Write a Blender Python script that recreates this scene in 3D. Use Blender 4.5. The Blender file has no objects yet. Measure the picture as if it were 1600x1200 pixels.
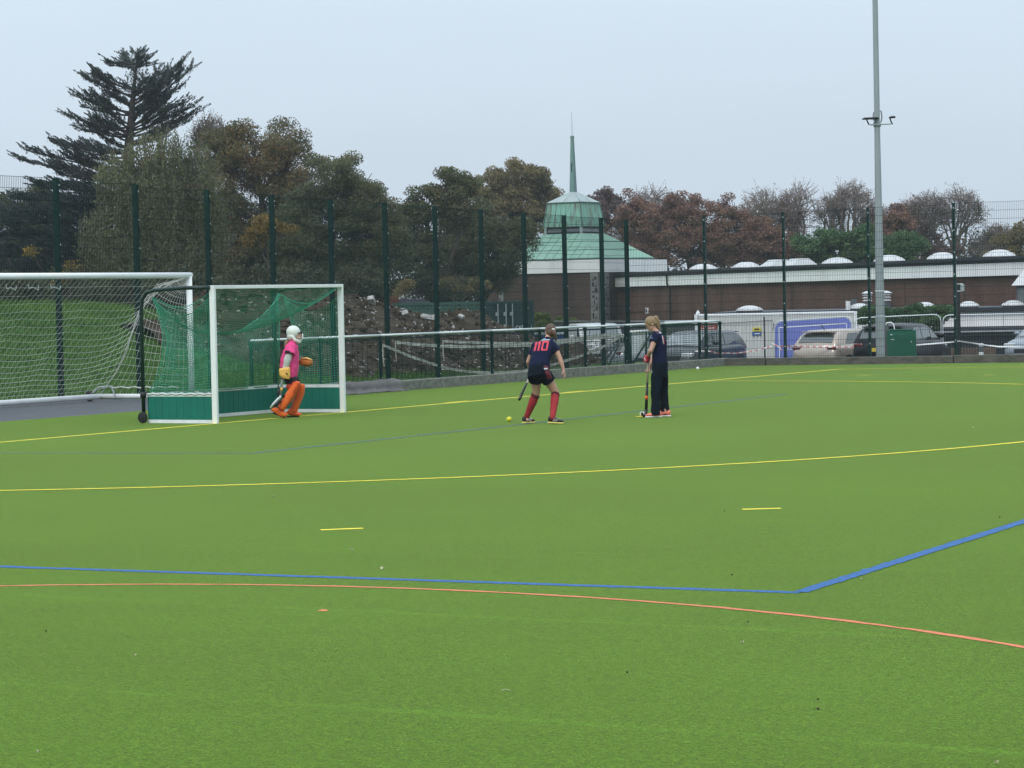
import bpy, math, random
import numpy as np
from mathutils import Vector, Matrix, noise
from mathutils.bvhtree import BVHTree

random.seed(7)
rng = np.random.default_rng(7)
scene = bpy.context.scene
COL = scene.collection

# ------------------------------------------------------------------ camera
EYE = 1.90
F = 4176.0
PITCH = 0.03227
ROLL = -0.0208
FW = Vector((0, math.cos(PITCH), -math.sin(PITCH)))
_r0 = Vector((1, 0, 0))
_u0 = _r0.cross(FW)
RT = _r0 * math.cos(ROLL) + _u0 * math.sin(ROLL)
UP = _u0 * math.cos(ROLL) - _r0 * math.sin(ROLL)
CAMPOS = Vector((0, 0, EYE))
cd = bpy.data.cameras.new("camera")
cam = bpy.data.objects.new("camera", cd)
COL.objects.link(cam)
cd.sensor_width = 36.0
cd.lens = 36.0 * F / 1600.0
cd.clip_start = 0.3
cd.clip_end = 3000
M = Matrix.Identity(4)
for i in range(3):
    M[i][0] = RT[i]; M[i][1] = UP[i]; M[i][2] = -FW[i]; M[i][3] = CAMPOS[i]
cam.matrix_world = M
scene.camera = cam

# ------------------------------------------------------------------ light
SUN_EL, SUN_AZ = math.radians(46), math.radians(200)     # azimuth measured from +Y towards +X
world = bpy.data.worlds.new("World")
scene.world = world
world.use_nodes = True
wn, wl = world.node_tree.nodes, world.node_tree.links
wn.clear()
w_out = wn.new("ShaderNodeOutputWorld")
w_bg = wn.new("ShaderNodeBackground")
w_sky = wn.new("ShaderNodeTexSky")
w_sky.sky_type = 'NISHITA'
w_sky.sun_disc = False
w_sky.sun_elevation = SUN_EL
w_sky.sun_rotation = SUN_AZ
w_sky.air_density = 1.0
w_sky.dust_density = 3.0
w_sc = wn.new("ShaderNodeVectorMath"); w_sc.operation = 'SCALE'; w_sc.inputs['Scale'].default_value = 0.10
w_tc = wn.new("ShaderNodeTexCoord")
w_sep = wn.new("ShaderNodeSeparateXYZ")
w_map = wn.new("ShaderNodeMapRange")
w_map.inputs['From Min'].default_value = 0.0; w_map.inputs['From Max'].default_value = 1.0
w_map.inputs['To Min'].default_value = 1.0; w_map.inputs['To Max'].default_value = 2.3
w_noise = wn.new("ShaderNodeTexNoise")
w_noise.inputs['Scale'].default_value = 2.2
w_noise.inputs['Detail'].default_value = 4
w_mp = wn.new("ShaderNodeMapping"); w_mp.inputs['Scale'].default_value = (1, 1, 4)
w_nr = wn.new("ShaderNodeMapRange")
w_nr.inputs['From Min'].default_value = 0.3; w_nr.inputs['From Max'].default_value = 0.7
w_nr.inputs['To Min'].default_value = 0.95; w_nr.inputs['To Max'].default_value = 1.05
w_mul = wn.new("ShaderNodeMath"); w_mul.operation = 'MULTIPLY'
w_cl = wn.new("ShaderNodeVectorMath"); w_cl.operation = 'SCALE'
w_cl.inputs[0].default_value = (0.620, 0.728, 0.832)     # overcast cloud layer
w_mix = wn.new("ShaderNodeMix"); w_mix.data_type = 'RGBA'; w_mix.inputs['Factor'].default_value = 0.92
wl.new(w_sky.outputs[0], w_sc.inputs[0])
wl.new(w_tc.outputs['Generated'], w_sep.inputs[0])
wl.new(w_sep.outputs['Z'], w_map.inputs['Value'])
wl.new(w_tc.outputs['Generated'], w_mp.inputs['Vector'])
wl.new(w_mp.outputs[0], w_noise.inputs['Vector'])
wl.new(w_noise.outputs[0], w_nr.inputs['Value'])
wl.new(w_map.outputs[0], w_mul.inputs[0]); wl.new(w_nr.outputs[0], w_mul.inputs[1])
wl.new(w_mul.outputs[0], w_cl.inputs['Scale'])
wl.new(w_sc.outputs[0], w_mix.inputs['A']); wl.new(w_cl.outputs[0], w_mix.inputs['B'])
wl.new(w_mix.outputs['Result'], w_bg.inputs['Color'])
w_bg.inputs['Strength'].default_value = 1.0
wl.new(w_bg.outputs[0], w_out.inputs['Surface'])

sd = bpy.data.lights.new("sun", 'SUN')
sd.energy = 1.4
sd.angle = math.radians(18)
sd.color = (1.0, 0.96, 0.90)
so = bpy.data.objects.new("sun", sd)
COL.objects.link(so)
_sv = Vector((math.sin(SUN_AZ) * math.cos(SUN_EL), math.cos(SUN_AZ) * math.cos(SUN_EL), math.sin(SUN_EL)))
so.rotation_euler = _sv.to_track_quat('Z', 'Y').to_euler()
so.location = (0, 0, 60)

vs = scene.view_settings
vs.view_transform = 'Standard'
vs.look = 'None'
vs.exposure = 0.0
vs.gamma = 1.0
vs.use_curve_mapping = False
cy = scene.cycles
cy.use_denoising = True
cy.max_bounces = 6
cy.diffuse_bounces = 3
cy.glossy_bounces = 3
cy.transmission_bounces = 4
cy.transparent_max_bounces = 8
cy.caustics_reflective = False
cy.caustics_refractive = False

# ------------------------------------------------------------------ helpers
def P(px, py, d):
    """world point seen at pixel (px, py) of the 1600x1200 photograph, at world distance y = d"""
    v = FW * F + RT * (px - 800.0) + UP * (600.0 - py)
    return CAMPOS + v * (d / v.y)

def G(px, py, z=0.0):
    """point of the horizontal plane z seen at a pixel"""
    v = FW * F + RT * (px - 800.0) + UP * (600.0 - py)
    p = CAMPOS + v * ((z - EYE) / v.z)
    return Vector((p.x, p.y, z))

def V(*a): return Vector(a)

class MB:
    def __init__(s):
        s.v = []; s.f = []
    def add(s, vs_, fs_):
        n = len(s.v)
        s.v.extend([tuple(p) for p in vs_])
        s.f.extend([tuple(i + n for i in f) for f in fs_])
        return s
    def box(s, c, size, ax=None):
        """box at c with full size; ax = (x axis, y axis, z axis) unit vectors"""
        c = Vector(c); hx, hy, hz = size[0] / 2, size[1] / 2, size[2] / 2
        if ax is None: ax = (Vector((1, 0, 0)), Vector((0, 1, 0)), Vector((0, 0, 1)))
        pts = [c + ax[0] * (hx * a) + ax[1] * (hy * b) + ax[2] * (hz * k)
               for k in (-1, 1) for a, b in ((-1, -1), (1, -1), (1, 1), (-1, 1))]
        return s.add(pts, [(3, 2, 1, 0), (4, 5, 6, 7), (0, 1, 5, 4), (1, 2, 6, 5), (2, 3, 7, 6), (3, 0, 4, 7)])
    def bar(s, a, b, w, t, up=Vector((0, 0, 1))):
        """rectangular bar from a to b: w across (horizontal), t along up"""
        a = Vector(a); b = Vector(b); x = (b - a); L = x.length; x = x / L
        y = up.cross(x)
        if y.length < 1e-4: y = Vector((1, 0, 0)).cross(x)
        y.normalize(); z = x.cross(y)
        return s.box((a + b) / 2, (L, w, t), (x, y, z))
    def tube(s, pts, r, n=8, caps=True):
        pts = [Vector(p) for p in pts]
        if not hasattr(r, '__len__'): r = [r] * len(pts)
        rings = []
        ref = None
        for i, p in enumerate(pts):
            d = (pts[min(i + 1, len(pts) - 1)] - pts[max(i - 1, 0)])
            if d.length < 1e-9: d = Vector((0, 0, 1))
            d.normalize()
            if ref is None:
                ref = d.orthogonal().normalized()
            ref = (ref - d * ref.dot(d))
            if ref.length < 1e-6: ref = d.orthogonal()
            ref.normalize()
            b = d.cross(ref)
            rings.append([p + (ref * math.cos(2 * math.pi * k / n) + b * math.sin(2 * math.pi * k / n)) * r[i] for k in range(n)])
        vs_ = [q for g in rings for q in g]
        fs_ = []
        for i in range(len(rings) - 1):
            for k in range(n):
                k2 = (k + 1) % n
                fs_.append((i * n + k, i * n + k2, (i + 1) * n + k2, (i + 1) * n + k))
        if caps:
            fs_.append(tuple(reversed(range(n))))
            fs_.append(tuple(range((len(rings) - 1) * n, len(rings) * n)))
        return s.add(vs_, fs_)
    def lathe(s, c, prof, n=16, axis=Vector((0, 0, 1)), closed=True):
        """prof = [(r, h)] along axis from c"""
        axis = Vector(axis).normalized(); a = axis.orthogonal().normalized(); b = axis.cross(a)
        c = Vector(c); vs_ = []; fs_ = []
        for r, h in prof:
            for k in range(n):
                t = 2 * math.pi * k / n
                vs_.append(c + axis * h + (a * math.cos(t) + b * math.sin(t)) * r)
        m = len(prof)
        for i in range(m - 1):
            for k in range(n):
                k2 = (k + 1) % n
                fs_.append((i * n + k, i * n + k2, (i + 1) * n + k2, (i + 1) * n + k))
        if closed:
            fs_.append(tuple(reversed(range(n)))); fs_.append(tuple(range((m - 1) * n, m * n)))
        return s.add(vs_, fs_)
    def ell(s, c, r, ax=None, n=14, m=9):
        c = Vector(c)
        if ax is None: ax = (Vector((1, 0, 0)), Vector((0, 1, 0)), Vector((0, 0, 1)))
        if not hasattr(r, '__len__'): r = (r, r, r)
        vs_ = [c - ax[2] * r[2]]
        for i in range(1, m):
            ph = -math.pi / 2 + math.pi * i / m
            for k in range(n):
                t = 2 * math.pi * k / n
                vs_.append(c + ax[0] * (r[0] * math.cos(ph) * math.cos(t)) + ax[1] * (r[1] * math.cos(ph) * math.sin(t)) + ax[2] * (r[2] * math.sin(ph)))
        vs_.append(c + ax[2] * r[2])
        fs_ = [(0, 1 + (k + 1) % n, 1 + k) for k in range(n)]
        for i in range(m - 2):
            for k in range(n):
                k2 = (k + 1) % n
                fs_.append((1 + i * n + k, 1 + i * n + k2, 1 + (i + 1) * n + k2, 1 + (i + 1) * n + k))
        e = len(vs_) - 1; o = 1 + (m - 2) * n
        fs_ += [(o + k, o + (k + 1) % n, e) for k in range(n)]
        return s.add(vs_, fs_)
    def cap(s, a, b, ra, rb, n=12):
        """tapered capsule with round ends"""
        a = Vector(a); b = Vector(b); x = b - a; L = max(x.length, 1e-5); x = x / L
        prof = []
        for i in range(0, 5):
            t = math.pi / 2 * i / 4; prof.append((max(ra * math.sin(t), 1e-4), -ra * math.cos(t)))
        for i in range(0, 5):
            t = math.pi / 2 * i / 4; prof.append((max(rb * math.cos(t), 1e-4), L + rb * math.sin(t)))
        return s.lathe(a, prof, n, x)
    def cone(s, a, b, ra, rb, n=14):
        a = Vector(a); b = Vector(b); x = b - a
        return s.lathe(a, [(ra, 0), (rb, x.length)], n, x)
    def loft(s, secs, n=18, power=2.3):
        """secs = [(centre, side vector, front vector)] super-elliptic sections, closed ends"""
        vs_ = []; fs_ = []
        for c, sx, fx in secs:
            for k in range(n):
                t = 2 * math.pi * k / n; ct, st = math.cos(t), math.sin(t)
                e = 2.0 / power
                vs_.append(Vector(c) + Vector(sx) * (math.copysign(abs(ct) ** e, ct)) + Vector(fx) * (math.copysign(abs(st) ** e, st)))
        m = len(secs)
        for i in range(m - 1):
            for k in range(n):
                k2 = (k + 1) % n
                fs_.append((i * n + k, i * n + k2, (i + 1) * n + k2, (i + 1) * n + k))
        fs_.append(tuple(reversed(range(n)))); fs_.append(tuple(range((m - 1) * n, m * n)))
        return s.add(vs_, fs_)
    def ribbon(s, pts, w, z):
        """flat painted line through ground points"""
        pts = [Vector((p[0], p[1], 0)) for p in pts]
        vs_ = []
        for i, p in enumerate(pts):
            d = (pts[min(i + 1, len(pts) - 1)] - pts[max(i - 1, 0)]).normalized()
            q = Vector((-d.y, d.x, 0)) * (w / 2)
            vs_ += [(p.x - q.x, p.y - q.y, z), (p.x + q.x, p.y + q.y, z)]
        return s.add(vs_, [(2 * i, 2 * i + 2, 2 * i + 3, 2 * i + 1) for i in range(len(pts) - 1)])
    def mesh(s, name):
        me = bpy.data.meshes.new(name)
        me.from_pydata([tuple(p) for p in s.v], [], s.f)
        me.validate(); me.update()
        return me

def link(name, me, mat=None, parent=None, smooth=False):
    o = bpy.data.objects.new(name, me)
    COL.objects.link(o)
    if mat is not None:
        me.materials.clear(); me.materials.append(mat)
    if smooth and hasattr(me, 'polygons'):
        me.polygons.foreach_set('use_smooth', [True] * len(me.polygons))
    if parent is not None: o.parent = parent
    return o

def root_inv(parent):
    m = Matrix.Identity(4); q = parent
    while q is not None:
        m = q.matrix_basis @ m; q = q.parent
    return m.inverted()

def part(name, mb, mat, parent=None, smooth=False, world=False, bevel=0.0, kind=None, label=None):
    """one mesh object; world=True: geometry was given in world coordinates"""
    if world and parent is not None:
        mi = root_inv(parent)
        mb.v = [tuple(mi @ Vector(p)) for p in mb.v]
    o = link(name, mb.mesh(name), mat, parent, smooth)
    if bevel > 0:
        b = o.modifiers.new('bevel', 'BEVEL'); b.width = bevel; b.segments = 2; b.limit_method = 'ANGLE'
    if kind: o['kind'] = kind
    if label: o['label'] = label
    return o

def tag(o, label=None, cat=None, group=None, kind=None):
    if label: o['label'] = label
    if cat: o['category'] = cat
    if group: o['group'] = group
    if kind: o['kind'] = kind
    return o

def thing(name, label, cat, loc=(0, 0, 0), rotz=0.0, group=None, kind=None):
    o = bpy.data.objects.new(name, None)
    o.empty_display_size = 0.2
    COL.objects.link(o)
    o.location = loc; o.rotation_euler = (0, 0, rotz)
    return tag(o, label, cat, group, kind)

def copy_tree(o, parent=None):
    c = o.copy(); COL.objects.link(c)
    if parent is not None: c.parent = parent
    for ch in list(o.children): copy_tree(ch, c)
    return c

def np_mesh(name, verts, quads):
    me = bpy.data.meshes.new(name)
    nv, nq = len(verts), len(quads); k = quads.shape[1]
    me.vertices.add(nv); me.vertices.foreach_set('co', np.ascontiguousarray(verts, dtype=np.float32).ravel())
    me.loops.add(nq * k); me.loops.foreach_set('vertex_index', np.ascontiguousarray(quads, dtype=np.int32).ravel())
    me.polygons.add(nq)
    me.polygons.foreach_set('loop_start', np.arange(0, nq * k, k, dtype=np.int32))
    me.polygons.foreach_set('loop_total', np.full(nq, k, dtype=np.int32))
    me.update(calc_edges=True)
    return me

BENCH = bpy.data.scenes.new('bench')                 # empty scratch scene, removed at the end, so that modifiers evaluate fast
def evaluated_mesh(o):
    BENCH.collection.objects.link(o)
    vl = BENCH.view_layers[0]; vl.update()
    dg = vl.depsgraph
    me = bpy.data.meshes.new_from_object(o.evaluated_get(dg))
    return me

def text_mb(txt, size, origin, xdir, zdir, depth=0.004):
    """lettering as thin solid mesh; origin = lower left, xdir reading direction, zdir up"""
    cu = bpy.data.curves.new('t', 'FONT'); cu.body = txt; cu.size = size; cu.extrude = depth / 2; cu.resolution_u = 2
    o = bpy.data.objects.new('t', cu)
    me = evaluated_mesh(o)
    x = Vector(xdir).normalized(); z = Vector(zdir).normalized(); n = x.cross(z)
    mb = MB()
    mb.v = [tuple(Vector(origin) + x * v.co.x + z * v.co.y + n * v.co.z) for v in me.vertices]
    mb.f = [tuple(p.vertices) for p in me.polygons]
    bpy.data.objects.remove(o); bpy.data.curves.remove(cu); bpy.data.meshes.remove(me)
    return mb

# ------------------------------------------------------------------ materials
def _base(name):
    m = bpy.data.materials.new(name); m.use_nodes = True
    nt = m.node_tree
    return m, nt, nt.nodes['Principled BSDF'], nt.nodes['Material Output']

def mat(name, col, rough=0.6, var=0.12, scale=5.0, bump=0.0, bscale=60.0, metal=0.0, spec=0.4, coat=0.0, col2=None, detail=5, stretch=None, mixlo=0.3, mixhi=0.7):
    m, nt, b, out = _base(name)
    tc = nt.nodes.new('ShaderNodeTexCoord')
    src = tc.outputs['Object']
    if stretch:
        mp = nt.nodes.new('ShaderNodeMapping'); mp.inputs['Scale'].default_value = stretch
        nt.links.new(src, mp.inputs['Vector']); src = mp.outputs[0]
    nz = nt.nodes.new('ShaderNodeTexNoise'); nz.inputs['Scale'].default_value = scale; nz.inputs['Detail'].default_value = detail
    nz.inputs['Roughness'].default_value = 0.65
    nt.links.new(src, nz.inputs['Vector'])
    rp = nt.nodes.new('ShaderNodeValToRGB')
    lo = tuple(max(0, c * (1 - var)) for c in col); hi = tuple(min(1, c * (1 + var)) for c in (col2 or col))
    if col2: lo = col; hi = col2
    rp.color_ramp.elements[0].position = mixlo; rp.color_ramp.elements[0].color = (*lo, 1)
    rp.color_ramp.elements[1].position = mixhi; rp.color_ramp.elements[1].color = (*hi, 1)
    nt.links.new(nz.outputs[0], rp.inputs[0])
    nt.links.new(rp.outputs[0], b.inputs['Base Color'])
    b.inputs['Roughness'].default_value = rough
    b.inputs['Metallic'].default_value = metal
    b.inputs['Specular IOR Level'].default_value = spec
    b.inputs['Coat Weight'].default_value = coat
    if bump > 0:
        n2 = nt.nodes.new('ShaderNodeTexNoise'); n2.inputs['Scale'].default_value = bscale; n2.inputs['Detail'].default_value = 4
        nt.links.new(src, n2.inputs['Vector'])
        bp = nt.nodes.new('ShaderNodeBump'); bp.inputs['Strength'].default_value = bump; bp.inputs['Distance'].default_value = 0.02
        nt.links.new(n2.outputs[0], bp.inputs['Height']); nt.links.new(bp.outputs[0], b.inputs['Normal'])
    return m

def leafmat(name, cols, scale=0.45, trans=0.25, rough=0.55):
    """foliage: clump-scale colour drift plus a tint of its own for every leaf"""
    m, nt, b, out = _base(name)
    tc = nt.nodes.new('ShaderNodeTexCoord')
    nz = nt.nodes.new('ShaderNodeTexNoise'); nz.inputs['Scale'].default_value = scale; nz.inputs['Detail'].default_value = 3
    nt.links.new(tc.outputs['Object'], nz.inputs['Vector'])
    ge = nt.nodes.new('ShaderNodeNewGeometry')
    mr = nt.nodes.new('ShaderNodeMapRange'); mr.inputs['To Min'].default_value = -0.22; mr.inputs['To Max'].default_value = 0.22
    nt.links.new(ge.outputs['Random Per Island'], mr.inputs['Value'])
    ad = nt.nodes.new('ShaderNodeMath'); ad.operation = 'ADD'
    nt.links.new(nz.outputs[0], ad.inputs[0]); nt.links.new(mr.outputs[0], ad.inputs[1])
    rp = nt.nodes.new('ShaderNodeValToRGB')
    n = len(cols)
    rp.color_ramp.elements[0].position = 0.25; rp.color_ramp.elements[0].color = (*cols[0], 1)
    rp.color_ramp.elements[1].position = 0.75; rp.color_ramp.elements[1].color = (*cols[-1], 1)
    for i in range(1, n - 1):
        e = rp.color_ramp.elements.new(0.25 + 0.5 * i / (n - 1)); e.color = (*cols[i], 1)
    nt.links.new(ad.outputs[0], rp.inputs[0])
    nt.links.new(rp.outputs[0], b.inputs['Base Color'])
    b.inputs['Roughness'].default_value = rough
    b.inputs['Specular IOR Level'].default_value = 0.25
    tr = nt.nodes.new('ShaderNodeBsdfTranslucent')
    nt.links.new(rp.outputs[0], tr.inputs['Color'])
    mx = nt.nodes.new('ShaderNodeMixShader'); mx.inputs[0].default_value = trans
    nt.links.new(b.outputs[0], mx.inputs[1]); nt.links.new(tr.outputs[0], mx.inputs[2])
    nt.links.new(mx.outputs[0], out.inputs['Surface'])
    return m

def glassmat(name, col, rough=0.06):
    m, nt, b, out = _base(name)
    b.inputs['Base Color'].default_value = (*col, 1)
    b.inputs['Roughness'].default_value = rough
    b.inputs['Specular IOR Level'].default_value = 0.9
    b.inputs['Coat Weight'].default_value = 0.6
    return m

WHITE_PAINT = mat('white_paint', (0.78, 0.80, 0.79), 0.4, 0.05, 3, bump=0.03, bscale=25)
WHITE_DIRTY = mat('weathered_white', (0.60, 0.61, 0.60), 0.6, 0, 2.2, col2=(0.80, 0.81, 0.80), bump=0.05, mixlo=0.25, mixhi=0.6)
GREEN_STEEL = mat('green_powder_coat', (0.002, 0.030, 0.024), 0.5, 0.15, 4, spec=0.2)
GREEN_MESH = mat('green_mesh_wire', (0.003, 0.022, 0.019), 0.6, 0.15, 4, spec=0.1)
GALV = mat('galvanised_steel', (0.36, 0.40, 0.41), 0.45, 0.14, 3, metal=0.35, spec=0.5, bump=0.02)
GALV_LIGHT = mat('bright_galvanised_steel', (0.62, 0.66, 0.66), 0.4, 0.08, 6, metal=0.3)
BLACK_STEEL = mat('black_steel', (0.012, 0.016, 0.016), 0.45, 0.2, 6)
BLACK_RUBBER = mat('black_rubber', (0.014, 0.014, 0.015), 0.75, 0.2, 20)
BRICK = None

# ================================================================== SETTING
A0 = G(337, 661.8); A0.z = 0
CORNER = G(1310, 577)
E1 = (CORNER - A0); E1.z = 0; E1.normalize()
NIN = Vector((E1.y, -E1.x, 0))                 # into the pitch
B0 = A0 + E1 * 3.71
def W(t, s, z=0.0):
    """t metres along the back line from the near post, s metres behind it"""
    p = A0 + E1 * t - NIN * s
    return Vector((p.x, p.y, z))
def TS(x, y):
    dx, dy = x - A0.x, y - A0.y
    return dx * E1.x + dy * E1.y, -(dx * NIN.x + dy * NIN.y)
def sm(x):
    x = min(1.0, max(0.0, x)); return x * x * (3 - 2 * x)
def hgt(x, y):
    t, s = TS(x, y)
    z = -0.06
    z += sm((s - 9.9) / 7.5) * 1.98 * sm((29.5 - t) / 11)
    low = max(sm((t - 35.5) / 4), sm((s - 10.5) / 8) * sm((t - 20) / 8))
    z -= 0.95 * low
    z += 0.10 * noise.noise(Vector((x * 0.25, y * 0.25, 0))) * sm((s - 9.9) / 4)
    return z

def turf_material():
    m, nt, b, out = _base('artificial_turf')
    N, L = nt.nodes, nt.links
    tc = N.new('ShaderNodeTexCoord')
    def nz(scale, detail=3, stretch=None, rough=0.6):
        src = tc.outputs['Object']
        if stretch:
            mp = N.new('ShaderNodeMapping'); mp.inputs['Scale'].default_value = stretch
            mp.inputs['Rotation'].default_value = (0, 0, math.atan2(E1.x, E1.y))
            L.new(src, mp.inputs['Vector']); src = mp.outputs[0]
        n = N.new('ShaderNodeTexNoise'); n.inputs['Scale'].default_value = scale; n.inputs['Detail'].default_value = detail
        n.inputs['Roughness'].default_value = rough
        L.new(src, n.inputs['Vector']); return n.outputs[0]
    def mr(v, a, c, d, e):
        n = N.new('ShaderNodeMapRange'); n.inputs['From Min'].default_value = a; n.inputs['From Max'].default_value = c
        n.inputs['To Min'].default_value = d; n.inputs['To Max'].default_value = e; L.new(v, n.inputs['Value']); return n.outputs[0]
    def mul(a, c):
        n = N.new('ShaderNodeMath'); n.operation = 'MULTIPLY'; L.new(a, n.inputs[0])
        if hasattr(c, 'node'): L.new(c, n.inputs[1])
        else: n.inputs[1].default_value = c
        return n.outputs[0]
    fine = mr(nz(1.0, 3, (85, 40, 1)), 0.32, 0.68, 0.35, 1.65)
    mid = mr(nz(1.0, 4, (26, 17, 1)), 0.32, 0.68, 0.62, 1.38)
    tuft = mr(nz(5.0, 3), 0.3, 0.7, 0.93, 1.07)
    big = mr(nz(0.22, 4), 0.3, 0.7, 0.88, 1.12)
    streak = mr(nz(1.0, 3, (0.12, 2.6, 1)), 0.3, 0.7, 0.95, 1.05)
    v = mul(mul(mul(mul(fine, mid), big), streak), tuft)
    # seams between the rolls of turf: a slightly paler line every few metres
    mp = N.new('ShaderNodeMapping'); mp.inputs['Rotation'].default_value = (0, 0, math.atan2(E1.x, E1.y))
    L.new(tc.outputs['Object'], mp.inputs['Vector'])
    sep = N.new('ShaderNodeSeparateXYZ'); L.new(mp.outputs[0], sep.inputs[0])
    wob = nz(0.8, 2)
    a1 = N.new('ShaderNodeMath'); a1.operation = 'MULTIPLY_ADD'; L.new(wob, a1.inputs[0]); a1.inputs[1].default_value = 0.05; of_ = N.new('ShaderNodeMath'); of_.inputs[1].default_value = 45.62; L.new(sep.outputs['Y'], of_.inputs[0]); L.new(of_.outputs[0], a1.inputs[2])
    md = N.new('ShaderNodeMath'); md.operation = 'PINGPONG'; L.new(a1.outputs[0], md.inputs[0]); md.inputs[1].default_value = 1.65
    seam = mr(md.outputs[0], 0.01, 0.075, 1.0, 0.0)
    seam = mul(seam, mr(nz(1.3, 3), 0.30, 0.62, 0.15, 1.0))
    v2 = N.new('ShaderNodeMath'); v2.operation = 'MULTIPLY_ADD'; L.new(seam, v2.inputs[0]); v2.inputs[1].default_value = 0.34; L.new(v, v2.inputs[2])
    # base hue wanders a little between yellowish and bluish green
    hue = N.new('ShaderNodeValToRGB')
    hue.color_ramp.elements[0].position = 0.3; hue.color_ramp.elements[0].color = (0.047, 0.119, 0.006, 1)
    hue.color_ramp.elements[1].position = 0.7; hue.color_ramp.elements[1].color = (0.066, 0.133, 0.009, 1)
    L.new(nz(7, 4), hue.inputs[0])
    sc_ = N.new('ShaderNodeVectorMath'); sc_.operation = 'SCALE'; L.new(hue.outputs[0], sc_.inputs[0]); L.new(v2.outputs[0], sc_.inputs['Scale'])
    L.new(sc_.outputs[0], b.inputs['Base Color'])
    b.inputs['Roughness'].default_value = 0.75
    b.inputs['Specular IOR Level'].default_value = 0.03
    b.inputs['Sheen Weight'].default_value = 1.0
    b.inputs['Sheen Roughness'].default_value = 0.13
    b.inputs['Sheen Tint'].default_value = (0.82, 1.0, 0.28, 1)
    bp = N.new('ShaderNodeBump'); bp.inputs['Strength'].default_value = 0.55; bp.inputs['Distance'].default_value = 0.012
    L.new(nz(70, 4), bp.inputs['Height']); L.new(bp.outputs[0], b.inputs['Normal'])
    return m

TURF = turf_material()
KC = W(29.06, 4.55)                                    # corner of the kerb
RD = Vector((0.945, -0.327, 0))                        # direction of the right-hand kerb
RN = Vector((0.327, 0.945, 0))
mb = MB()
# turf subdivided a little so that shading stays even
far_l = W(-75, 4.5); far_r = KC + RD * 60
quad = [far_l, KC, far_r, Vector((70, -30, 0)), W(-75, -50)]
mb.add([(p.x, p.y, 0.0) for p in quad], [tuple(reversed(range(5)))])
turf = tag(part('turf', mb, TURF), 'green artificial turf pitch with painted lines', kind='structure')

# painted lines, children of the turf
YEL = mat('yellow_line_paint', (0.86, 0.68, 0.04), 0.7, 0.25, 25, bump=0.3, bscale=90)
BLU = mat('blue_line_paint', (0.018, 0.105, 0.29), 0.7, 0.35, 22, bump=0.3, bscale=90)
BLUF = mat('worn_blue_line_paint', (0.058, 0.125, 0.165), 0.7, 0.25, 9, bump=0.3, bscale=90)
ORA = mat('orange_line_paint', (0.66, 0.19, 0.08), 0.7, 0.22, 25, bump=0.3, bscale=90)
def line(name, pts, w, m, z=0.004, label=None):
    pts = [Vector((p[0], p[1], 0)) for p in pts]; out = [pts[0]]
    for a, b_ in zip(pts, pts[1:]):
        n = max(1, min(900, int((b_ - a).length / .07)))
        out += [a.lerp(b_, (k + 1) / n) for k in range(n)]
    mb = MB().ribbon(out, w, z * .45); r = random.Random(int(w * 1e4 + len(out)))
    mb.v = [(x + r.gauss(0, .0055), y + r.gauss(0, .0055), zz) for x, y, zz in mb.v]     # fibre-ragged edge
    o = part(name, mb, m, turf); o['kind'] = 'structure'
    if label: o['label'] = label
    return o
line('back_line', [W(-40, 0), W(0, 0), (CORNER.x, CORNER.y)], 0.095, YEL, 0.004)
line('side_line', [(CORNER.x, CORNER.y), G(1600, 573), G(1600, 573) + (G(1600, 573) - CORNER).normalized() * 30], 0.095, YEL, 0.007)
arc = []
for i in range(0, 61):
    a = math.pi / 2 * i / 60
    arc.append(A0 - E1 * (14.63 * math.cos(a)) + NIN * (14.63 * math.sin(a)))
for i in range(0, 61):
    a = math.pi / 2 * i / 60
    arc.append(B0 + E1 * (14.3 * math.sin(a)) + NIN * (14.63 * math.cos(a)))
line('circle_line', arc, 0.095, YEL, 0.010)
for a, b_ in (((501, 828.2), (567, 825.6)), ((1160, 796), (1221, 794.3)), ((1341, 586.2), (1360, 586.2)), ((1537, 586), (1556, 586)), ((1327, 586.2), (1332, 586.2)), ((1596, 572.6), (1612, 572.4))):
    line('dash', [G(*a), G(*b_)], 0.095, YEL, 0.005)
# short ticks beyond the back line and the sideline
for px, py in ((0, 690.5), (735, 626.5), (914, 611)):
    g = G(px, py); line('tick', [g - NIN * 0.05, g - NIN * 0.05 - E1 * 0.9 + NIN * 0.02], 0.09, YEL, 0.009)
spot = G(1001, 651.6)
mb = MB(); mb.lathe((spot.x, spot.y, 0.006), [(0.001, 0.0), (0.085, 0.0), (0.085, 0.004), (0.001, 0.004)], 20, closed=False)
o = part('penalty_spot', mb, YEL, turf); o['kind'] = 'structure'
line('blue_line', [G(0, 885.5) + (G(0, 885.5) - G(1250, 926)).normalized() * 12, G(0, 885.5), G(620, 905.5), G(1252, 926.2)], 0.105, BLU, 0.005)
q = G(1250, 926.0)
line('blue_line', [q, G(1600, 815), G(1600, 815) + (G(1600, 815) - q).normalized() * 25], 0.105, BLU, 0.009)
line('worn_blue_line', [G(0, 708) + (G(0, 708) - G(395, 708.3)).normalized() * 12, G(0, 708), G(395, 708.3)], 0.075, BLUF, 0.005)
line('worn_blue_line', [G(395, 708.3), G(800, 665), G(1230, 616)], 0.075, BLUF, 0.0075)
raw = [(-160, 919.5), (0, 916), (130, 914), (260, 913.3), (400, 914), (600, 918.5), (800, 927), (1000, 939.5), (1200, 957), (1400, 980.5), (1600, 1011.5), (1800, 1050)]
pts = [G(*p) for p in raw]; fine = []
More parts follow.
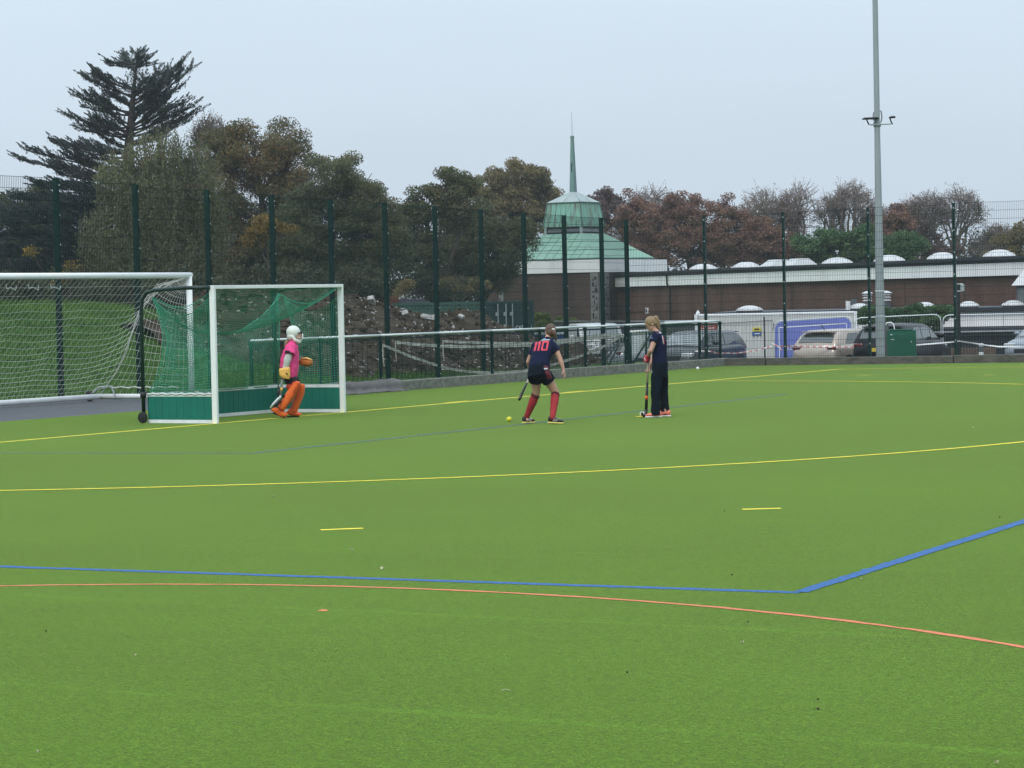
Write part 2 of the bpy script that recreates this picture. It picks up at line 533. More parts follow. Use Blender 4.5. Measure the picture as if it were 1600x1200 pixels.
for i in range(len(pts) - 1):                           # Catmull-Rom
    p0, p1, p2, p3 = pts[max(i - 1, 0)], pts[i], pts[i + 1], pts[min(i + 2, len(pts) - 1)]
    for k in range(8):
        t = k / 8
        fine.append(0.5 * ((2 * p1) + (p2 - p0) * t + (2 * p0 - 5 * p1 + 4 * p2 - p3) * t * t + (3 * p1 - p0 - 3 * p2 + p3) * t ** 3))
line('orange_line', fine, 0.055, ORA, 0.006)
line('orange_dash', [G(498, 953.7), G(512, 953.9)], 0.07, ORA, 0.004)

# ---- ground beyond the pitch, one sheet to the horizon
xs = np.concatenate([np.array([-600, -480, -350, -200, -130, -90, -65]), np.arange(-50, 50, 1.25), np.array([52, 65, 90, 130, 200, 350, 480, 600])])
ys = np.concatenate([np.array([-150, -90, -40, -10, 10, 25]), np.arange(36, 110, 1.25), np.array([112, 120, 130, 140, 155, 175, 200, 240, 300, 420, 640, 900])])
GV = np.array([(x, y, hgt(x, y)) for y in ys for x in xs])
nx, ny = len(xs), len(ys)
GQ = np.array([(j * nx + i, j * nx + i + 1, (j + 1) * nx + i + 1, (j + 1) * nx + i) for j in range(ny - 1) for i in range(nx - 1)])
GRASS = mat('rough_grass_soil', (0.045, 0.105, 0.020), 0.85, 0, 1.2, col2=(0.070, 0.145, 0.030), bump=0.5, bscale=30, spec=0.1)
ground = link('ground', np_mesh('ground', GV, GQ), GRASS, smooth=True)
tag(ground, 'rough grass ground rising to a bank behind the fence', kind='structure')
TARMAC = mat('tarmac', (0.075, 0.078, 0.085), 0.8, 0.2, 2.5, bump=0.3, bscale=80)
mb = MB(); mb.add([W(-75, 4.505, -0.004), W(-75, 9.55, -0.004), W(8.8, 9.55, -0.004), W(8.8, 4.505, -0.004)], [(3, 2, 1, 0)])
tag(part('tarmac_strip', mb, TARMAC), 'grey tarmac strip behind the goal', kind='structure')
ASPH = mat('car_park_asphalt', (0.055, 0.056, 0.060), 0.8, 0.2, 1.5, bump=0.3, bscale=60)
mb = MB(); mb.add([(-2, 84, -0.96), (60, 62, -0.96), (60, 110, -0.96), (-2, 110, -0.96)], [(0, 1, 2, 3)])
tag(part('car_park', mb, ASPH), 'low asphalt car park beyond the fence', kind='structure')

# ---- kerb of heavy timber sleepers
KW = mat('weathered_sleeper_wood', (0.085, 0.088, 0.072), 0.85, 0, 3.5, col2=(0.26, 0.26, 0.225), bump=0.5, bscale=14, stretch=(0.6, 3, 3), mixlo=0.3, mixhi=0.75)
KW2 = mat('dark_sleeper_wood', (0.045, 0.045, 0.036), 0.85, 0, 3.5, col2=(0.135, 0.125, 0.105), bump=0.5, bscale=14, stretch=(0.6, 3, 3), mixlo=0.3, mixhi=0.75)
kerb = thing('kerb', 'low timber sleeper kerb along the pitch edge', None, (KC.x, KC.y, 0)); kerb['kind'] = 'structure'
def sleepers(p, d, n, total, lens, mats, h):
    pos = 0.0; i = 0
    while pos < total:
        Ln = lens[i % len(lens)]
        a = p + d * (pos + 0.012); b_ = p + d * (min(pos + Ln, total) - 0.012)
        m_ = MB(); jz = random.uniform(-0.012, 0.012); js = random.uniform(-0.012, 0.012)
        x = d; y = Vector((-d.y, d.x, 0)); c = (a + b_) / 2 + n * (0.11 + js)
        m_.box((c.x, c.y, (h + jz) / 2 - 0.03), ((b_ - a).length, 0.20, h + jz + 0.06), (x, y, Vector((0, 0, 1))))
        part('sleeper', m_, mats[i % len(mats)], kerb, world=True, bevel=0.015)
        pos += Ln; i += 1
ts_ = [TS(*G(px, py).xy)[0] for px, py in ((602, 611.5), (773, 597), (913, 585.5), (965, 581), (1040, 577.5))]
print('kerb t', ts_)
sleepers(W(ts_[0], 4.55), E1, -NIN, 29.06 - ts_[0] + 0.2, [b_ - a for a, b_ in zip(ts_, ts_[1:])] + [3.0, 2.4], [KW], 0.215)
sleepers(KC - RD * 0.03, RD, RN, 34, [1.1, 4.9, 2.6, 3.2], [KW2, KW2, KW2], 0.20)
# crumpled grey membrane over the end of the kerb next to the goal
mb = MB(); nu, nv = 40, 14; g = []
for i in range(nu):
    for j in range(nv):
        t = ts_[0] - 3.0 + 3.3 * i / (nu - 1); u = j / (nv - 1)
        prof = [(-0.16, 0.012), (-0.03, 0.05), (-0.005, 0.20), (0.06, 0.245), (0.20, 0.25), (0.28, 0.20)]
        f_ = u * (len(prof) - 1); k = min(int(f_), len(prof) - 2); fr = f_ - k
        so_ = prof[k][0] * (1 - fr) + prof[k + 1][0] * fr; zo = prof[k][1] * (1 - fr) + prof[k + 1][1] * fr
        w_ = noise.noise(Vector((t * 2.2, u * 4, 1))) * 0.055 + noise.noise(Vector((t * 6 + u * 3, u * 9, 4))) * 0.03
        g.append(W(t, 4.55 + so_ - abs(w_) * 0.8 + 0.0, max(0.008, zo + w_ * 0.9)))
mb.add(g, [(i * nv + j, (i + 1) * nv + j, (i + 1) * nv + j + 1, i * nv + j + 1) for i in range(nu - 1) for j in range(nv - 1)])
MEMB = mat('grey_membrane', (0.105, 0.102, 0.095), 0.6, 0.25, 3, bump=0.3, bscale=20)
o = part('ground_sheet', mb, MEMB, smooth=True); tag(o, 'crumpled grey sheet draped over the kerb end beside the small goal', 'sheet')
b_ = o.modifiers.new('solid', 'SOLIDIFY'); b_.thickness = 0.006

# ---- blades of rough grass on the bank
n = 90000
tt = rng.uniform(-2, 27, n); ss = 9.7 + 9.5 * rng.random(n) ** 0.8
px_ = A0.x + E1.x * tt - NIN.x * ss; py_ = A0.y + E1.y * tt - NIN.y * ss
pz_ = np.array([hgt(a, b) for a, b in zip(px_, py_)])
hh = rng.uniform(0.05, 0.15, n) * (0.7 + 0.6 * np.sin(tt * 1.7 + ss * 2.3) ** 2); an = rng.uniform(0, np.pi, n); ww = rng.uniform(0.007, 0.016, n)
lx = rng.normal(0, 0.03, n); ly = rng.normal(0, 0.03, n)
base = np.stack([px_, py_, pz_ - 0.01], 1); sd_ = np.stack([np.cos(an) * ww, np.sin(an) * ww, np.zeros(n)], 1)
tip = base + np.stack([lx, ly, hh], 1)
vv = np.stack([base - sd_, base + sd_, tip], 1).reshape(-1, 3)
GB = leafmat('bank_grass_blade', [(0.045, 0.115, 0.018), (0.085, 0.195, 0.028), (0.155, 0.245, 0.050)], 0.5, 0.3)
tag(link('bank_grass', np_mesh('bank_grass', vv, np.arange(3 * n).reshape(-1, 3)), GB), 'long rough grass on the bank', 'grass', kind='stuff')

# ================================================================== BUILDINGS
def brickmat(name, c1, c2, mortar):
    m, nt, b, out = _base(name)
    N, L = nt.nodes, nt.links
    tc = N.new('ShaderNodeTexCoord'); sp = N.new('ShaderNodeSeparateXYZ'); L.new(tc.outputs['Object'], sp.inputs[0])
    ad = N.new('ShaderNodeMath'); L.new(sp.outputs['X'], ad.inputs[0]); L.new(sp.outputs['Y'], ad.inputs[1])
    cb = N.new('ShaderNodeCombineXYZ'); L.new(ad.outputs[0], cb.inputs['X']); L.new(sp.outputs['Z'], cb.inputs['Y'])
    br = N.new('ShaderNodeTexBrick'); br.inputs['Scale'].default_value = 1.0
    br.inputs['Brick Width'].default_value = 0.225; br.inputs['Row Height'].default_value = 0.075; br.inputs['Mortar Size'].default_value = 0.006
    br.inputs['Color1'].default_value = (*c1, 1); br.inputs['Color2'].default_value = (*c2, 1); br.inputs['Mortar'].default_value = (*mortar, 1)
    L.new(cb.outputs[0], br.inputs['Vector'])
    nz = N.new('ShaderNodeTexNoise'); nz.inputs['Scale'].default_value = 0.8; nz.inputs['Detail'].default_value = 6
    mp = N.new('ShaderNodeMapping'); mp.inputs['Scale'].default_value = (1, 1, 0.5)
    L.new(tc.outputs['Object'], mp.inputs['Vector']); L.new(mp.outputs[0], nz.inputs['Vector'])
    mr = N.new('ShaderNodeMapRange'); mr.inputs['From Min'].default_value = 0.3; mr.inputs['From Max'].default_value = 0.7
    mr.inputs['To Min'].default_value = 0.72; mr.inputs['To Max'].default_value = 1.25
    L.new(nz.outputs[0], mr.inputs['Value'])
    sc_ = N.new('ShaderNodeVectorMath'); sc_.operation = 'SCALE'; L.new(br.outputs['Color'], sc_.inputs[0]); L.new(mr.outputs[0], sc_.inputs['Scale'])
    L.new(sc_.outputs[0], b.inputs['Base Color']); b.inputs['Roughness'].default_value = 0.85; b.inputs['Specular IOR Level'].default_value = 0.2
    return m
BRICK = brickmat('dark_red_brick', (0.132, 0.066, 0.047), (0.094, 0.051, 0.039), (0.10, 0.08, 0.075))
BRICK2 = brickmat('purple_brown_brick', (0.100, 0.062, 0.050), (0.072, 0.048, 0.041), (0.085, 0.07, 0.065))
COPPER = mat('green_copper_roof', (0.185, 0.355, 0.265), 0.6, 0, 0.8, col2=(0.27, 0.45, 0.35), bump=0.03, bscale=8, mixlo=0.3, mixhi=0.7)
COPPER_V = mat('streaked_copper', (0.13, 0.15, 0.12), 0.6, 0, 1.6, col2=(0.17, 0.36, 0.28), bump=0.03, bscale=8, stretch=(3.5, 3.5, 0.5), mixlo=0.36, mixhi=0.56)
COPPER_G = mat('grey_green_copper', (0.23, 0.29, 0.28), 0.55, 0, 1.2, col2=(0.36, 0.42, 0.41), stretch=(2, 2, 0.6))
COPPER_S = mat('spire_copper', (0.09, 0.15, 0.15), 0.55, 0, 1.2, col2=(0.17, 0.30, 0.27), stretch=(3, 3, 0.4))
SEAM = mat('dark_copper_seam', (0.07, 0.12, 0.10), 0.6, 0.2, 4)
DARK_METAL = mat('dark_roof_edge', (0.020, 0.024, 0.032), 0.5, 0.2, 3)
GREY_CONC = mat('grey_concrete', (0.13, 0.135, 0.13), 0.85, 0, 2.5, col2=(0.27, 0.275, 0.265), bump=0.3, bscale=10)
DARK_GAP = mat('dark_recess', (0.015, 0.016, 0.017), 0.8, 0.2, 5)
FASCIA = mat('white_fascia', (0.70, 0.70, 0.69), 0.65, 0, 1.0, col2=(0.88, 0.88, 0.87), stretch=(1.2, 1.2, 0.25), mixlo=0.22, mixhi=0.5)
GREY_GLASS = glassmat('grey_window_glass', (0.10, 0.12, 0.13), 0.15)

# ---- chapel with green copper roof, lantern and spire
CD = 150.0
def cz(py): return EYE + (463.0 - py) / F * CD
cc = P(899, 463, CD)
chapel = thing('chapel', 'brick chapel with green copper roof and thin copper spire', 'chapel', (cc.x, cc.y, -1.0), math.radians(-32))
def lz(py): return cz(py) + 1.0                        # local height
aw = 7.42; af = 7.61; ar = 6.6
part('wall', MB().box((0, 0, (lz(425)) / 2 - 0.2), (aw, aw, lz(425) + 0.4)), BRICK2, chapel)
# relief panels of grey stone on the walls
def strip(x0, x1, face):
    zb = 0.8; zt = lz(427) - 0.02
    m_ = MB(); d_ = MB()
    xm = (x0 + x1) / 2
    h = aw / 2
    def pt(x, off, z): return (x, -h - off, z) if face == 0 else (h + off, x, z)
    sx = (x1 - x0, 0.06, zt - zb) if face == 0 else (0.06, x1 - x0, zt - zb)
    m_.box(pt(xm, 0.03, (zb + zt) / 2), sx)
    st_ = part('stone_strip', m_, GREY_CONC, chapel)
    r = random.Random(int(x0 * 100) + face)
    z = zt - 0.25; wd = x1 - x0
    while z > zb + 0.2:
        hh_ = r.uniform(0.10, 0.32); w1 = r.uniform(0.06, 0.16) * (1 if wd > 0.3 else 0.7)
        xx = xm + r.uniform(-0.5, 0.5) * max(wd - w1 - 0.1, 0.02)
        c = pt(xx, 0.062, z - hh_ / 2); s_ = (w1, 0.012, hh_) if face == 0 else (0.012, w1, hh_)
        part('stone_recess', MB().box(c, s_), DARK_GAP, st_)
        if wd > 0.35:
            xx2 = xm - r.uniform(0.1, 0.5) * (wd - w1 - 0.1) * (1 if xx > xm else -1); c = pt(xx2, 0.062, z - hh_ * 0.7 - 0.05)
            part('stone_recess', MB().box(c, (0.07, 0.012, 0.12) if face == 0 else (0.012, 0.07, 0.12)), DARK_GAP, st_)
        z -= hh_ + r.uniform(0.06, 0.2)
strip(-aw / 2 + 1.02, -aw / 2 + 1.30, 0)
strip(aw / 2 - 0.52, aw / 2 - 0.03, 0)
strip(-aw / 2 + 0.03, -aw / 2 + 1.0, 1)
strip(aw / 2 - 2.4, aw / 2 - 2.1, 1)
for i, (cx_, cy_, lx_, ly_) in enumerate(((0, -af / 2 + 0.09, af, 0.18), (0, af / 2 - 0.09, af, 0.18), (-af / 2 + 0.09, 0, 0.18, af - 0.364), (af / 2 - 0.09, 0, 0.18, af - 0.364))):
    part('fascia', MB().box((cx_, cy_, (lz(408) + lz(427)) / 2), (lx_, ly_, lz(408) - lz(427))), FASCIA, chapel)
part('roof_deck', MB().box((0, 0, lz(409.5)), (af - 0.37, af - 0.37, 0.1)), DARK_METAL, chapel)
zr0, zr1 = lz(406), lz(366); al = 2.50
def face_pt(k, u, v, off=0.0):
    """k-th roof face: u in -1..1 across, v 0..1 up"""
    r = (ar * (1 - v) + al * v) / 2
    x, y = u * r, -r
    nrm = Vector((0, -(zr1 - zr0), (ar - al) / 2)).normalized()
    p = Vector((x, y, zr0 * (1 - v) + zr1 * v)) + Vector((0, nrm.y, abs(nrm.z))) * off
    c, s = math.cos(k * math.pi / 2), math.sin(k * math.pi / 2)
    return Vector((c * p.x - s * p.y, s * p.x + c * p.y, p.z))
m_ = MB()
for k in range(4):
    m_.add([face_pt(k, -1, 0), face_pt(k, 1, 0), face_pt(k, 1, 1), face_pt(k, -1, 1)], [(0, 1, 2, 3)])
    m_.add([face_pt(k, -1, 0), face_pt(k, 1, 0), face_pt(k, 1, 0) - Vector((0, 0, 0.12)), face_pt(k, -1, 0) - Vector((0, 0, 0.12))], [(3, 2, 1, 0)])
roof = part('roof', m_, SEAM, chapel)
for k in range(4):
    ncol = 12 if k != 1 else 16
    for r_ in range(3):
        v0, v1 = r_ / 3, (r_ + 1) / 3
        for c_ in range(ncol):
            def X(cx, v):                                # constant real width columns, clipped by the hips
                full = ar / 2; r = (ar * (1 - v) + al * v) / 2
                x = -full + 2 * full * cx / ncol
                return max(-1, min(1, x / r))
            g_ = 0.04 if k != 1 else 0.05
            u00, u10 = X(c_ + g_, v0 + .01), X(c_ + 1 - g_, v0 + .01); u01, u11 = X(c_ + g_, v1 - .012), X(c_ + 1 - g_, v1 - .012)
            if u10 - u00 < 0.01 and u11 - u01 < 0.01: continue
            o1 = 0.03
            p4 = [face_pt(k, u00, v0 + .01, o1), face_pt(k, u10, v0 + .01, o1), face_pt(k, u11, v1 - .012, o1 * .7), face_pt(k, u01, v1 - .012, o1 * .7)]
            b4 = [face_pt(k, u00, v0 + .01, .002), face_pt(k, u10, v0 + .01, .002), face_pt(k, u11, v1 - .012, .002), face_pt(k, u01, v1 - .012, .002)]
            part('copper_sheet', MB().add(p4 + b4, [(0, 1, 2, 3), (4, 5, 1, 0), (5, 6, 2, 1), (6, 7, 3, 2), (7, 4, 0, 3)]), COPPER, roof)
zb0, zb1, zl1, zc1 = lz(366), lz(355), lz(317.5), lz(300)
lant = part('lantern', MB().box((0, 0, (zb0 + zb1) / 2), (2.30, 2.30, zb1 - zb0 + 0.02)), DARK_METAL, chapel)
for k in range(4):
    c, s = math.cos(k * math.pi / 2), math.sin(k * math.pi / 2)
    def R(p): return (c * p[0] - s * p[1], s * p[0] + c * p[1], p[2])
    for j in range(2):
        m_ = MB(); x0 = -1.02 + j * 1.05
        pts = [(x0, -1.165, zb0 + .10), (x0 + .98, -1.165, zb0 + .10), (x0 + .98, -1.165, zb1 - .12), (x0, -1.165, zb1 - .12)]
        m_.add([R(p) for p in pts] + [R((p[0], -1.14, p[2])) for p in pts], [(0, 1, 2, 3), (4, 5, 1, 0), (5, 6, 2, 1), (6, 7, 3, 2), (7, 4, 0, 3)])
        part('window', m_, GREY_GLASS, lant)
    m_ = MB(); m_.box(R((1.15, -1.15, (zb0 + zb1) / 2)), (0.14, 0.14, zb1 - zb0)); part('corner_post', m_, COPPER_G, lant)
    nb = 7
    for j in range(nb):
        u0, u1 = -1 + 2 * (j + .04) / nb, -1 + 2 * (j + .96) / nb
        rb, rt = 1.27, 1.06
        pts = [(u0 * rb, -rb, zb1), (u1 * rb, -rb, zb1), (u1 * rt, -rt, zl1), (u0 * rt, -rt, zl1)]
        m_ = MB().add([R(p) for p in pts] + [R((p[0], p[1] + .04, p[2])) for p in pts], [(0, 1, 2, 3), (4, 5, 1, 0), (5, 6, 2, 1), (6, 7, 3, 2), (7, 4, 0, 3)])
        part('copper_sheet', m_, COPPER_V, lant)
    m_ = MB(); m_.bar(R((1.27, -1.27, zb1)), R((1.06, -1.06, zl1)), .07, .07); part('corner_seam', m_, SEAM, lant)
    for j in range(2):
        e = 0.13
        pa, pb, pc, pd = (-1.1 + 1.1 * j + .02, -1.1, zl1 + .03), (-1.1 + 1.1 * (j + 1) - .02, -1.1, zl1 + .03), (-e + e * (j + 1), -e, zc1), (-e + e * j, -e, zc1)
        m_ = MB().add([R(p) for p in (pa, pb, pc, pd)], [(0, 1, 2, 3)])
        part('cap_sheet', m_, COPPER_G, lant)
m_ = MB()
m_.add([(x * 1.22, y * 1.22, zb1) for x, y in ((-1, -1), (1, -1), (1, 1), (-1, 1))] + [(x * 1.01, y * 1.01, zl1) for x, y in ((-1, -1), (1, -1), (1, 1), (-1, 1))], [(0, 1, 5, 4), (1, 2, 6, 5), (2, 3, 7, 6), (3, 0, 4, 7)])
m_.box((0, 0, zl1), (2.24, 2.24, 0.05))
m_.add([(x * 1.06, y * 1.06, zl1 + .02) for x, y in ((-1, -1), (1, -1), (1, 1), (-1, 1))] + [(x * .1, y * .1, zc1 - .01) for x, y in ((-1, -1), (1, -1), (1, 1), (-1, 1))], [(0, 1, 5, 4), (1, 2, 6, 5), (2, 3, 7, 6), (3, 0, 4, 7)])
part('lantern_core', m_, SEAM, lant)
zs1, zn1 = lz(213), lz(176)
m_ = MB()
q0 = [(x * .155, y * .155, zc1 - .05) for x, y in ((-1, -1), (1, -1), (1, 1), (-1, 1))]; q1 = [(x * .068, y * .068, zs1) for x, y in ((-1, -1), (1, -1), (1, 1), (-1, 1))]
m_.add(q0 + q1, [(0, 1, 5, 4), (1, 2, 6, 5), (2, 3, 7, 6), (3, 0, 4, 7), (4, 5, 6, 7)])
m_.box((0, 0, zs1 - .06), (.17, .17, .10))
sp_ = part('spire', m_, COPPER_S, chapel)
part('slot', MB().box((0.0, -.128, zc1 + 1.35), (.05, .02, .5)), DARK_GAP, sp_)
part('needle', MB().cone((0, 0, zs1), (0, 0, zn1), .022, .010, 6), GALV, sp_)

# ---- long flat-roofed brick hall
def wall_building(name, label, p0, p1, zt, depth, zg, brick):
    d = (p1 - p0); d.z = 0; L_ = d.length; ang = math.atan2(d.y, d.x)
    b = thing(name, label, 'building', (p0.x, p0.y, zg), ang)
    return b, L_
pl = P(955, 461, 147.5); pr = P(1700, 447, 99.5)
hall, HL = wall_building('brick_hall', 'long flat-roofed brick hall with white fascia and round roof domes', pl, pr, 3.0, 14, -1.0, BRICK)
HT = 4.06
part('wall', MB().box((HL / 2, 7, (HT - .55) / 2 - .2), (HL, 14, HT - .55 + .4)), BRICK, hall)
nf = 8
for i in range(nf):
    part('fascia', MB().box((HL * (i + .5) / nf, -.06, HT - .44), (HL / nf - .012, .24, .50)), FASCIA, hall)
part('roof_edge', MB().box((HL / 2, 6.95, HT - .06), (HL + .2, 14.3, .20)), DARK_METAL, hall)
part('gutter', MB().box((HL / 2, -.27, HT + .0), (HL + .2, .10, .12)), DARK_METAL, hall)
def hall_u(px):                                         # distance along the hall front seen at pixel px
    a = (px - 800) / F
    r = a * pl.y - pl.x; dx = (pr.x - pl.x) / HL; dy = (pr.y - pl.y) / HL
    return r / (dx - a * dy)
DOME = mat('white_rooflight', (0.56, 0.57, 0.57), 0.45, 0.08, 3)
def dome(parent, x, y, z, r, finial=False, hs=1.0):
    m_ = MB(); n = 20
    z -= .13
    m_.lathe((x, y, z), [(r * 1.0, 0), (r * 1.0, .03), (r * .93, .09 * hs), (r * .72, .24 * hs), (r * .70, .26 * hs), (r * .55, .36 * hs), (r * .3, .43 * hs), (.01, .45 * hs)], n)
    for k in range(12):
        t = 2 * math.pi * k / 12
        m_.bar((x + r * .95 * math.cos(t), y + r * .95 * math.sin(t), z + .09 * hs), (x + r * .72 * math.cos(t), y + r * .72 * math.sin(t), z + .265 * hs), .03, .03)
    o = part('roof_dome', m_, DOME, parent)
    part('dome_kerb', MB().lathe((x, y, z - .16), [(r * .96, 0), (r * .96, .159)], 20), DARK_METAL, o)
    if finial:
        part('vent', MB().lathe((x, y, z + .44), [(.03, 0), (.03, .10), (.09, .10), (.09, .16), (.03, .17)], 10), DOME, o)
for px, fin, r in ((1070, 0, .80), (1136, 0, .76), (1276, 1, .78), (1356, 0, .76), (1437, 0, .70), (1525, 0, .72), (1612, 0, .72)):
    dome(hall, hall_u(px), 1.15, HT + .22, r * .93, bool(fin), 0.64)
for px in (1172, 1205):                                  # low white lantern lights between the domes
    x = hall_u(px); m_ = MB()
    m_.add([(x - .75, .9, HT + .1), (x + .75, .9, HT + .1), (x + .75, 2.2, HT + .1), (x - .75, 2.2, HT + .1), (x - .45, 1.3, HT + .42), (x + .6, 1.3, HT + .42), (x + .6, 1.8, HT + .42), (x - .45, 1.8, HT + .42)], [(0, 1, 5, 4), (1, 2, 6, 5), (2, 3, 7, 6), (3, 0, 4, 7), (4, 5, 6, 7)])
    part('roof_lantern', m_, DOME, hall)
x = hall_u(1052)
part('downpipe', MB().tube([(x + .10, -.34, HT - .05), (x - .0, -.26, HT - .18), (x - .0, -.25, HT - .60), (x, -.10, HT - .85), (x, -.10, .2)], .05, 8), BLACK_STEEL, hall)
x = hall_u(1014)
vent = part('wall_vent', MB().box((x, -.03, HT - 2.0), (.32, .06, .30)), WHITE_DIRTY, hall)
for i in range(4):
    part('slat', MB().box((x - .10 + i * .065, -.066, HT - 2.0), (.02, .012, .22)), DARK_GAP, vent)
m_ = MB()                                                # movement joints and a projecting brick course
m_.box((HL / 2, -.012, HT - 2.05), (HL - .1, .024, .05))
part('brick_course', m_, BRICK, hall)
for px in (1130, 1240, 1417, 1510):
    part('movement_joint', MB().box((hall_u(px), -.006, 1.6), (.03, .012, 3.2)), DARK_GAP, hall)

# ---- low flat-roofed annex in front
ql = P(1120, 459, 96.5); qr = P(1720, 447, 94)
annex, AL = wall_building('low_annex', 'low annex with white band and dark canopy in front of the brick hall', ql, qr, 1.1, 8, -1.0, BRICK)
GREY_CLAD = mat('grey_cladding', (0.085, 0.095, 0.100), 0.5, 0.15, 1.2, stretch=(1, 1, 3))
AT = 2.18
part('wall', MB().box((AL / 2, 4, .72), (AL, 8, 1.65)), GREY_CLAD, annex)
part('roof', MB().box((AL / 2, 3.9, AT - .04), (AL + .3, 8.6, .14)), DARK_METAL, annex)
for i in range(8):
    part('white_band', MB().box((AL * (i + .5) / 8, -.10, AT - .38), (AL / 8 - .012, .2, .52)), FASCIA, annex)
part('canopy', MB().box((AL / 2, -.55, AT - .74), (AL, 1.0, .14)), DARK_METAL, annex)
part('canopy_trim', MB().box((AL / 2, -1.06, AT - .80), (AL, .02, .05)), GALV, annex)
def annex_u(px):
    a = (px - 800) / F
    r = a * ql.y - ql.x; dx = (qr.x - ql.x) / AL; dy = (qr.y - ql.y) / AL
    return r / (dx - a * dy)
for px, r in ((1170, .5), (1343, .42), (1446, .40), (1515, .38), (1586, .44)):
    dome(annex, annex_u(px), .8, AT + .20, r, False, .42)
x = annex_u(1612); m_ = MB()                             # glazed roof lantern at the right edge
lan = part('roof_lantern', MB().box((x, 1.2, AT + .38), (.95, .95, .80)), GREY_CLAD, annex)
for k in range(3): part('pane', MB().box((x - .3 + .3 * k, .715, AT + .38), (.24, .02, .62)), GREY_GLASS, lan)
m_.add([(x - .65, .55, AT + .78), (x + .65, .55, AT + .78), (x + .65, 1.85, AT + .78), (x - .65, 1.85, AT + .78), (x - .12, 1.1, AT + 1.45), (x + .12, 1.1, AT + 1.45), (x + .12, 1.3, AT + 1.45), (x - .12, 1.3, AT + 1.45)], [(3, 2, 1, 0), (0, 1, 5, 4), (1, 2, 6, 5), (2, 3, 7, 6), (3, 0, 4, 7), (4, 5, 6, 7)])
part('lantern_cap', m_, DOME, lan)
# louvred vent cowls and a pale flue on the annex roof
def cowl(px, d_):
    x = annex_u(px); m_ = MB(); z0 = AT
    m_.lathe((x, d_, z0), [(.15, 0), (.15, .30)], 14)
    o = part('vent_cowl', m_, GREY_CLAD, annex)
    m2 = MB()
    for k in range(3): m2.lathe((x, d_, z0 + .32 + .10 * k), [(.10, 0), (.19, .015), (.13, .06), (.10, .07)], 14)
    m2.lathe((x, d_, z0 + .60), [(.21, 0), (.215, .015), (.06, .085), (.01, .09)], 16)
    part('louvre', m2, DOME, o)
cowl(1354, 1.6); cowl(1384, 1.6)
part('flue', MB().lathe((annex_u(1326), .5, AT), [(.085, 0), (.085, .35)], 14), WHITE_DIRTY, annex)
part('vent_box', MB().box((annex_u(1334), .8, AT + .28), (.20, .2, .30)), GREY_CLAD, annex)

# ---- dark boarded wall at the left end of the car park
BOARD = mat('dark_grey_boarding', (0.055, 0.058, 0.055), 0.8, 0.3, 2, stretch=(.5, .5, 4), bump=0.2)
bw0 = P(868, 463, 112); bw1 = P(1100, 459, 101)
dv = (bw1 - bw0); dv.z = 0; bl_ = dv.length; dvn = dv / bl_
bwl = thing('board_wall', 'dark grey boarded wall behind the parked cars', 'wall', (bw0.x, bw0.y, -1.0), math.atan2(dv.y, dv.x))
for i in range(6):
    part('board', MB().box((bl_ / 2, 0, .17 + .30 * i), (bl_, .06 + .02 * (i % 2), .285)), BOARD, bwl)
part('coping', MB().box((bl_ / 2, 0, 1.87), (bl_ + .1, .16, .06)), GREY_CONC, bwl)

# ---- low brown brick wall by the bollard
lw0, lw1 = P(1486, 541, 91.5), P(1560, 541, 91.0)
lwall = thing('low_wall', 'low brown brick wall between the black car and the right-hand car', 'wall', (lw0.x, lw0.y, -1.0))
part('wall', MB().box(((lw1.x - lw0.x) / 2, .12, (lw0.z + 1) / 2 - .02), (lw1.x - lw0.x, .24, lw0.z + 1 - .04)), brickmat('brown_brick', (0.13, 0.085, 0.06), (0.09, 0.06, 0.045), (0.12, 0.10, 0.085)), lwall)
part('coping', MB().box(((lw1.x - lw0.x) / 2, .12, lw0.z + 1 - .01), (lw1.x - lw0.x + .04, .28, .06)), DARK_METAL, lwall)

# ---- small slate-roofed hut with brick chimney seen over the soil heap
SLATE = mat('slate_roof', (0.050, 0.052, 0.058), 0.6, 0.3, 3, stretch=(2, 2, 6))
hp = P(622, 470, 128)
hut = thing('hut', 'small slate-roofed hut with red brick chimney beyond the soil heap', 'hut', (hp.x, hp.y, -.6), math.radians(8))
part('wall', MB().box((0, 1.6, .95), (4.6, 3.0, 1.9)), BRICK, hut)
ro = part('roof', MB().add([(-2.5, 0, 1.85), (2.5, 0, 1.85), (2.5, 3.2, 1.85), (-2.5, 3.2, 1.85), (-1.6, 1.6, 2.55), (1.4, 1.6, 2.55)], [(0, 1, 5, 4), (2, 3, 4, 5), (1, 2, 5), (3, 0, 4), (3, 2, 1, 0)]), SLATE, hut)
ch = part('chimney', MB().box((-.15, 1.5, 2.72), (.62, .5, .75)), mat('chimney_brick', (0.26, 0.085, 0.055), 0.85, 0.25, 6), ro)
part('chimney_cap', MB().box((-.15, 1.5, 3.12), (.74, .6, .07)), BRICK2, ch)
part('flaunching', MB().box((-.42, 1.235, 2.86), (.22, .03, .12)), WHITE_DIRTY, ch)

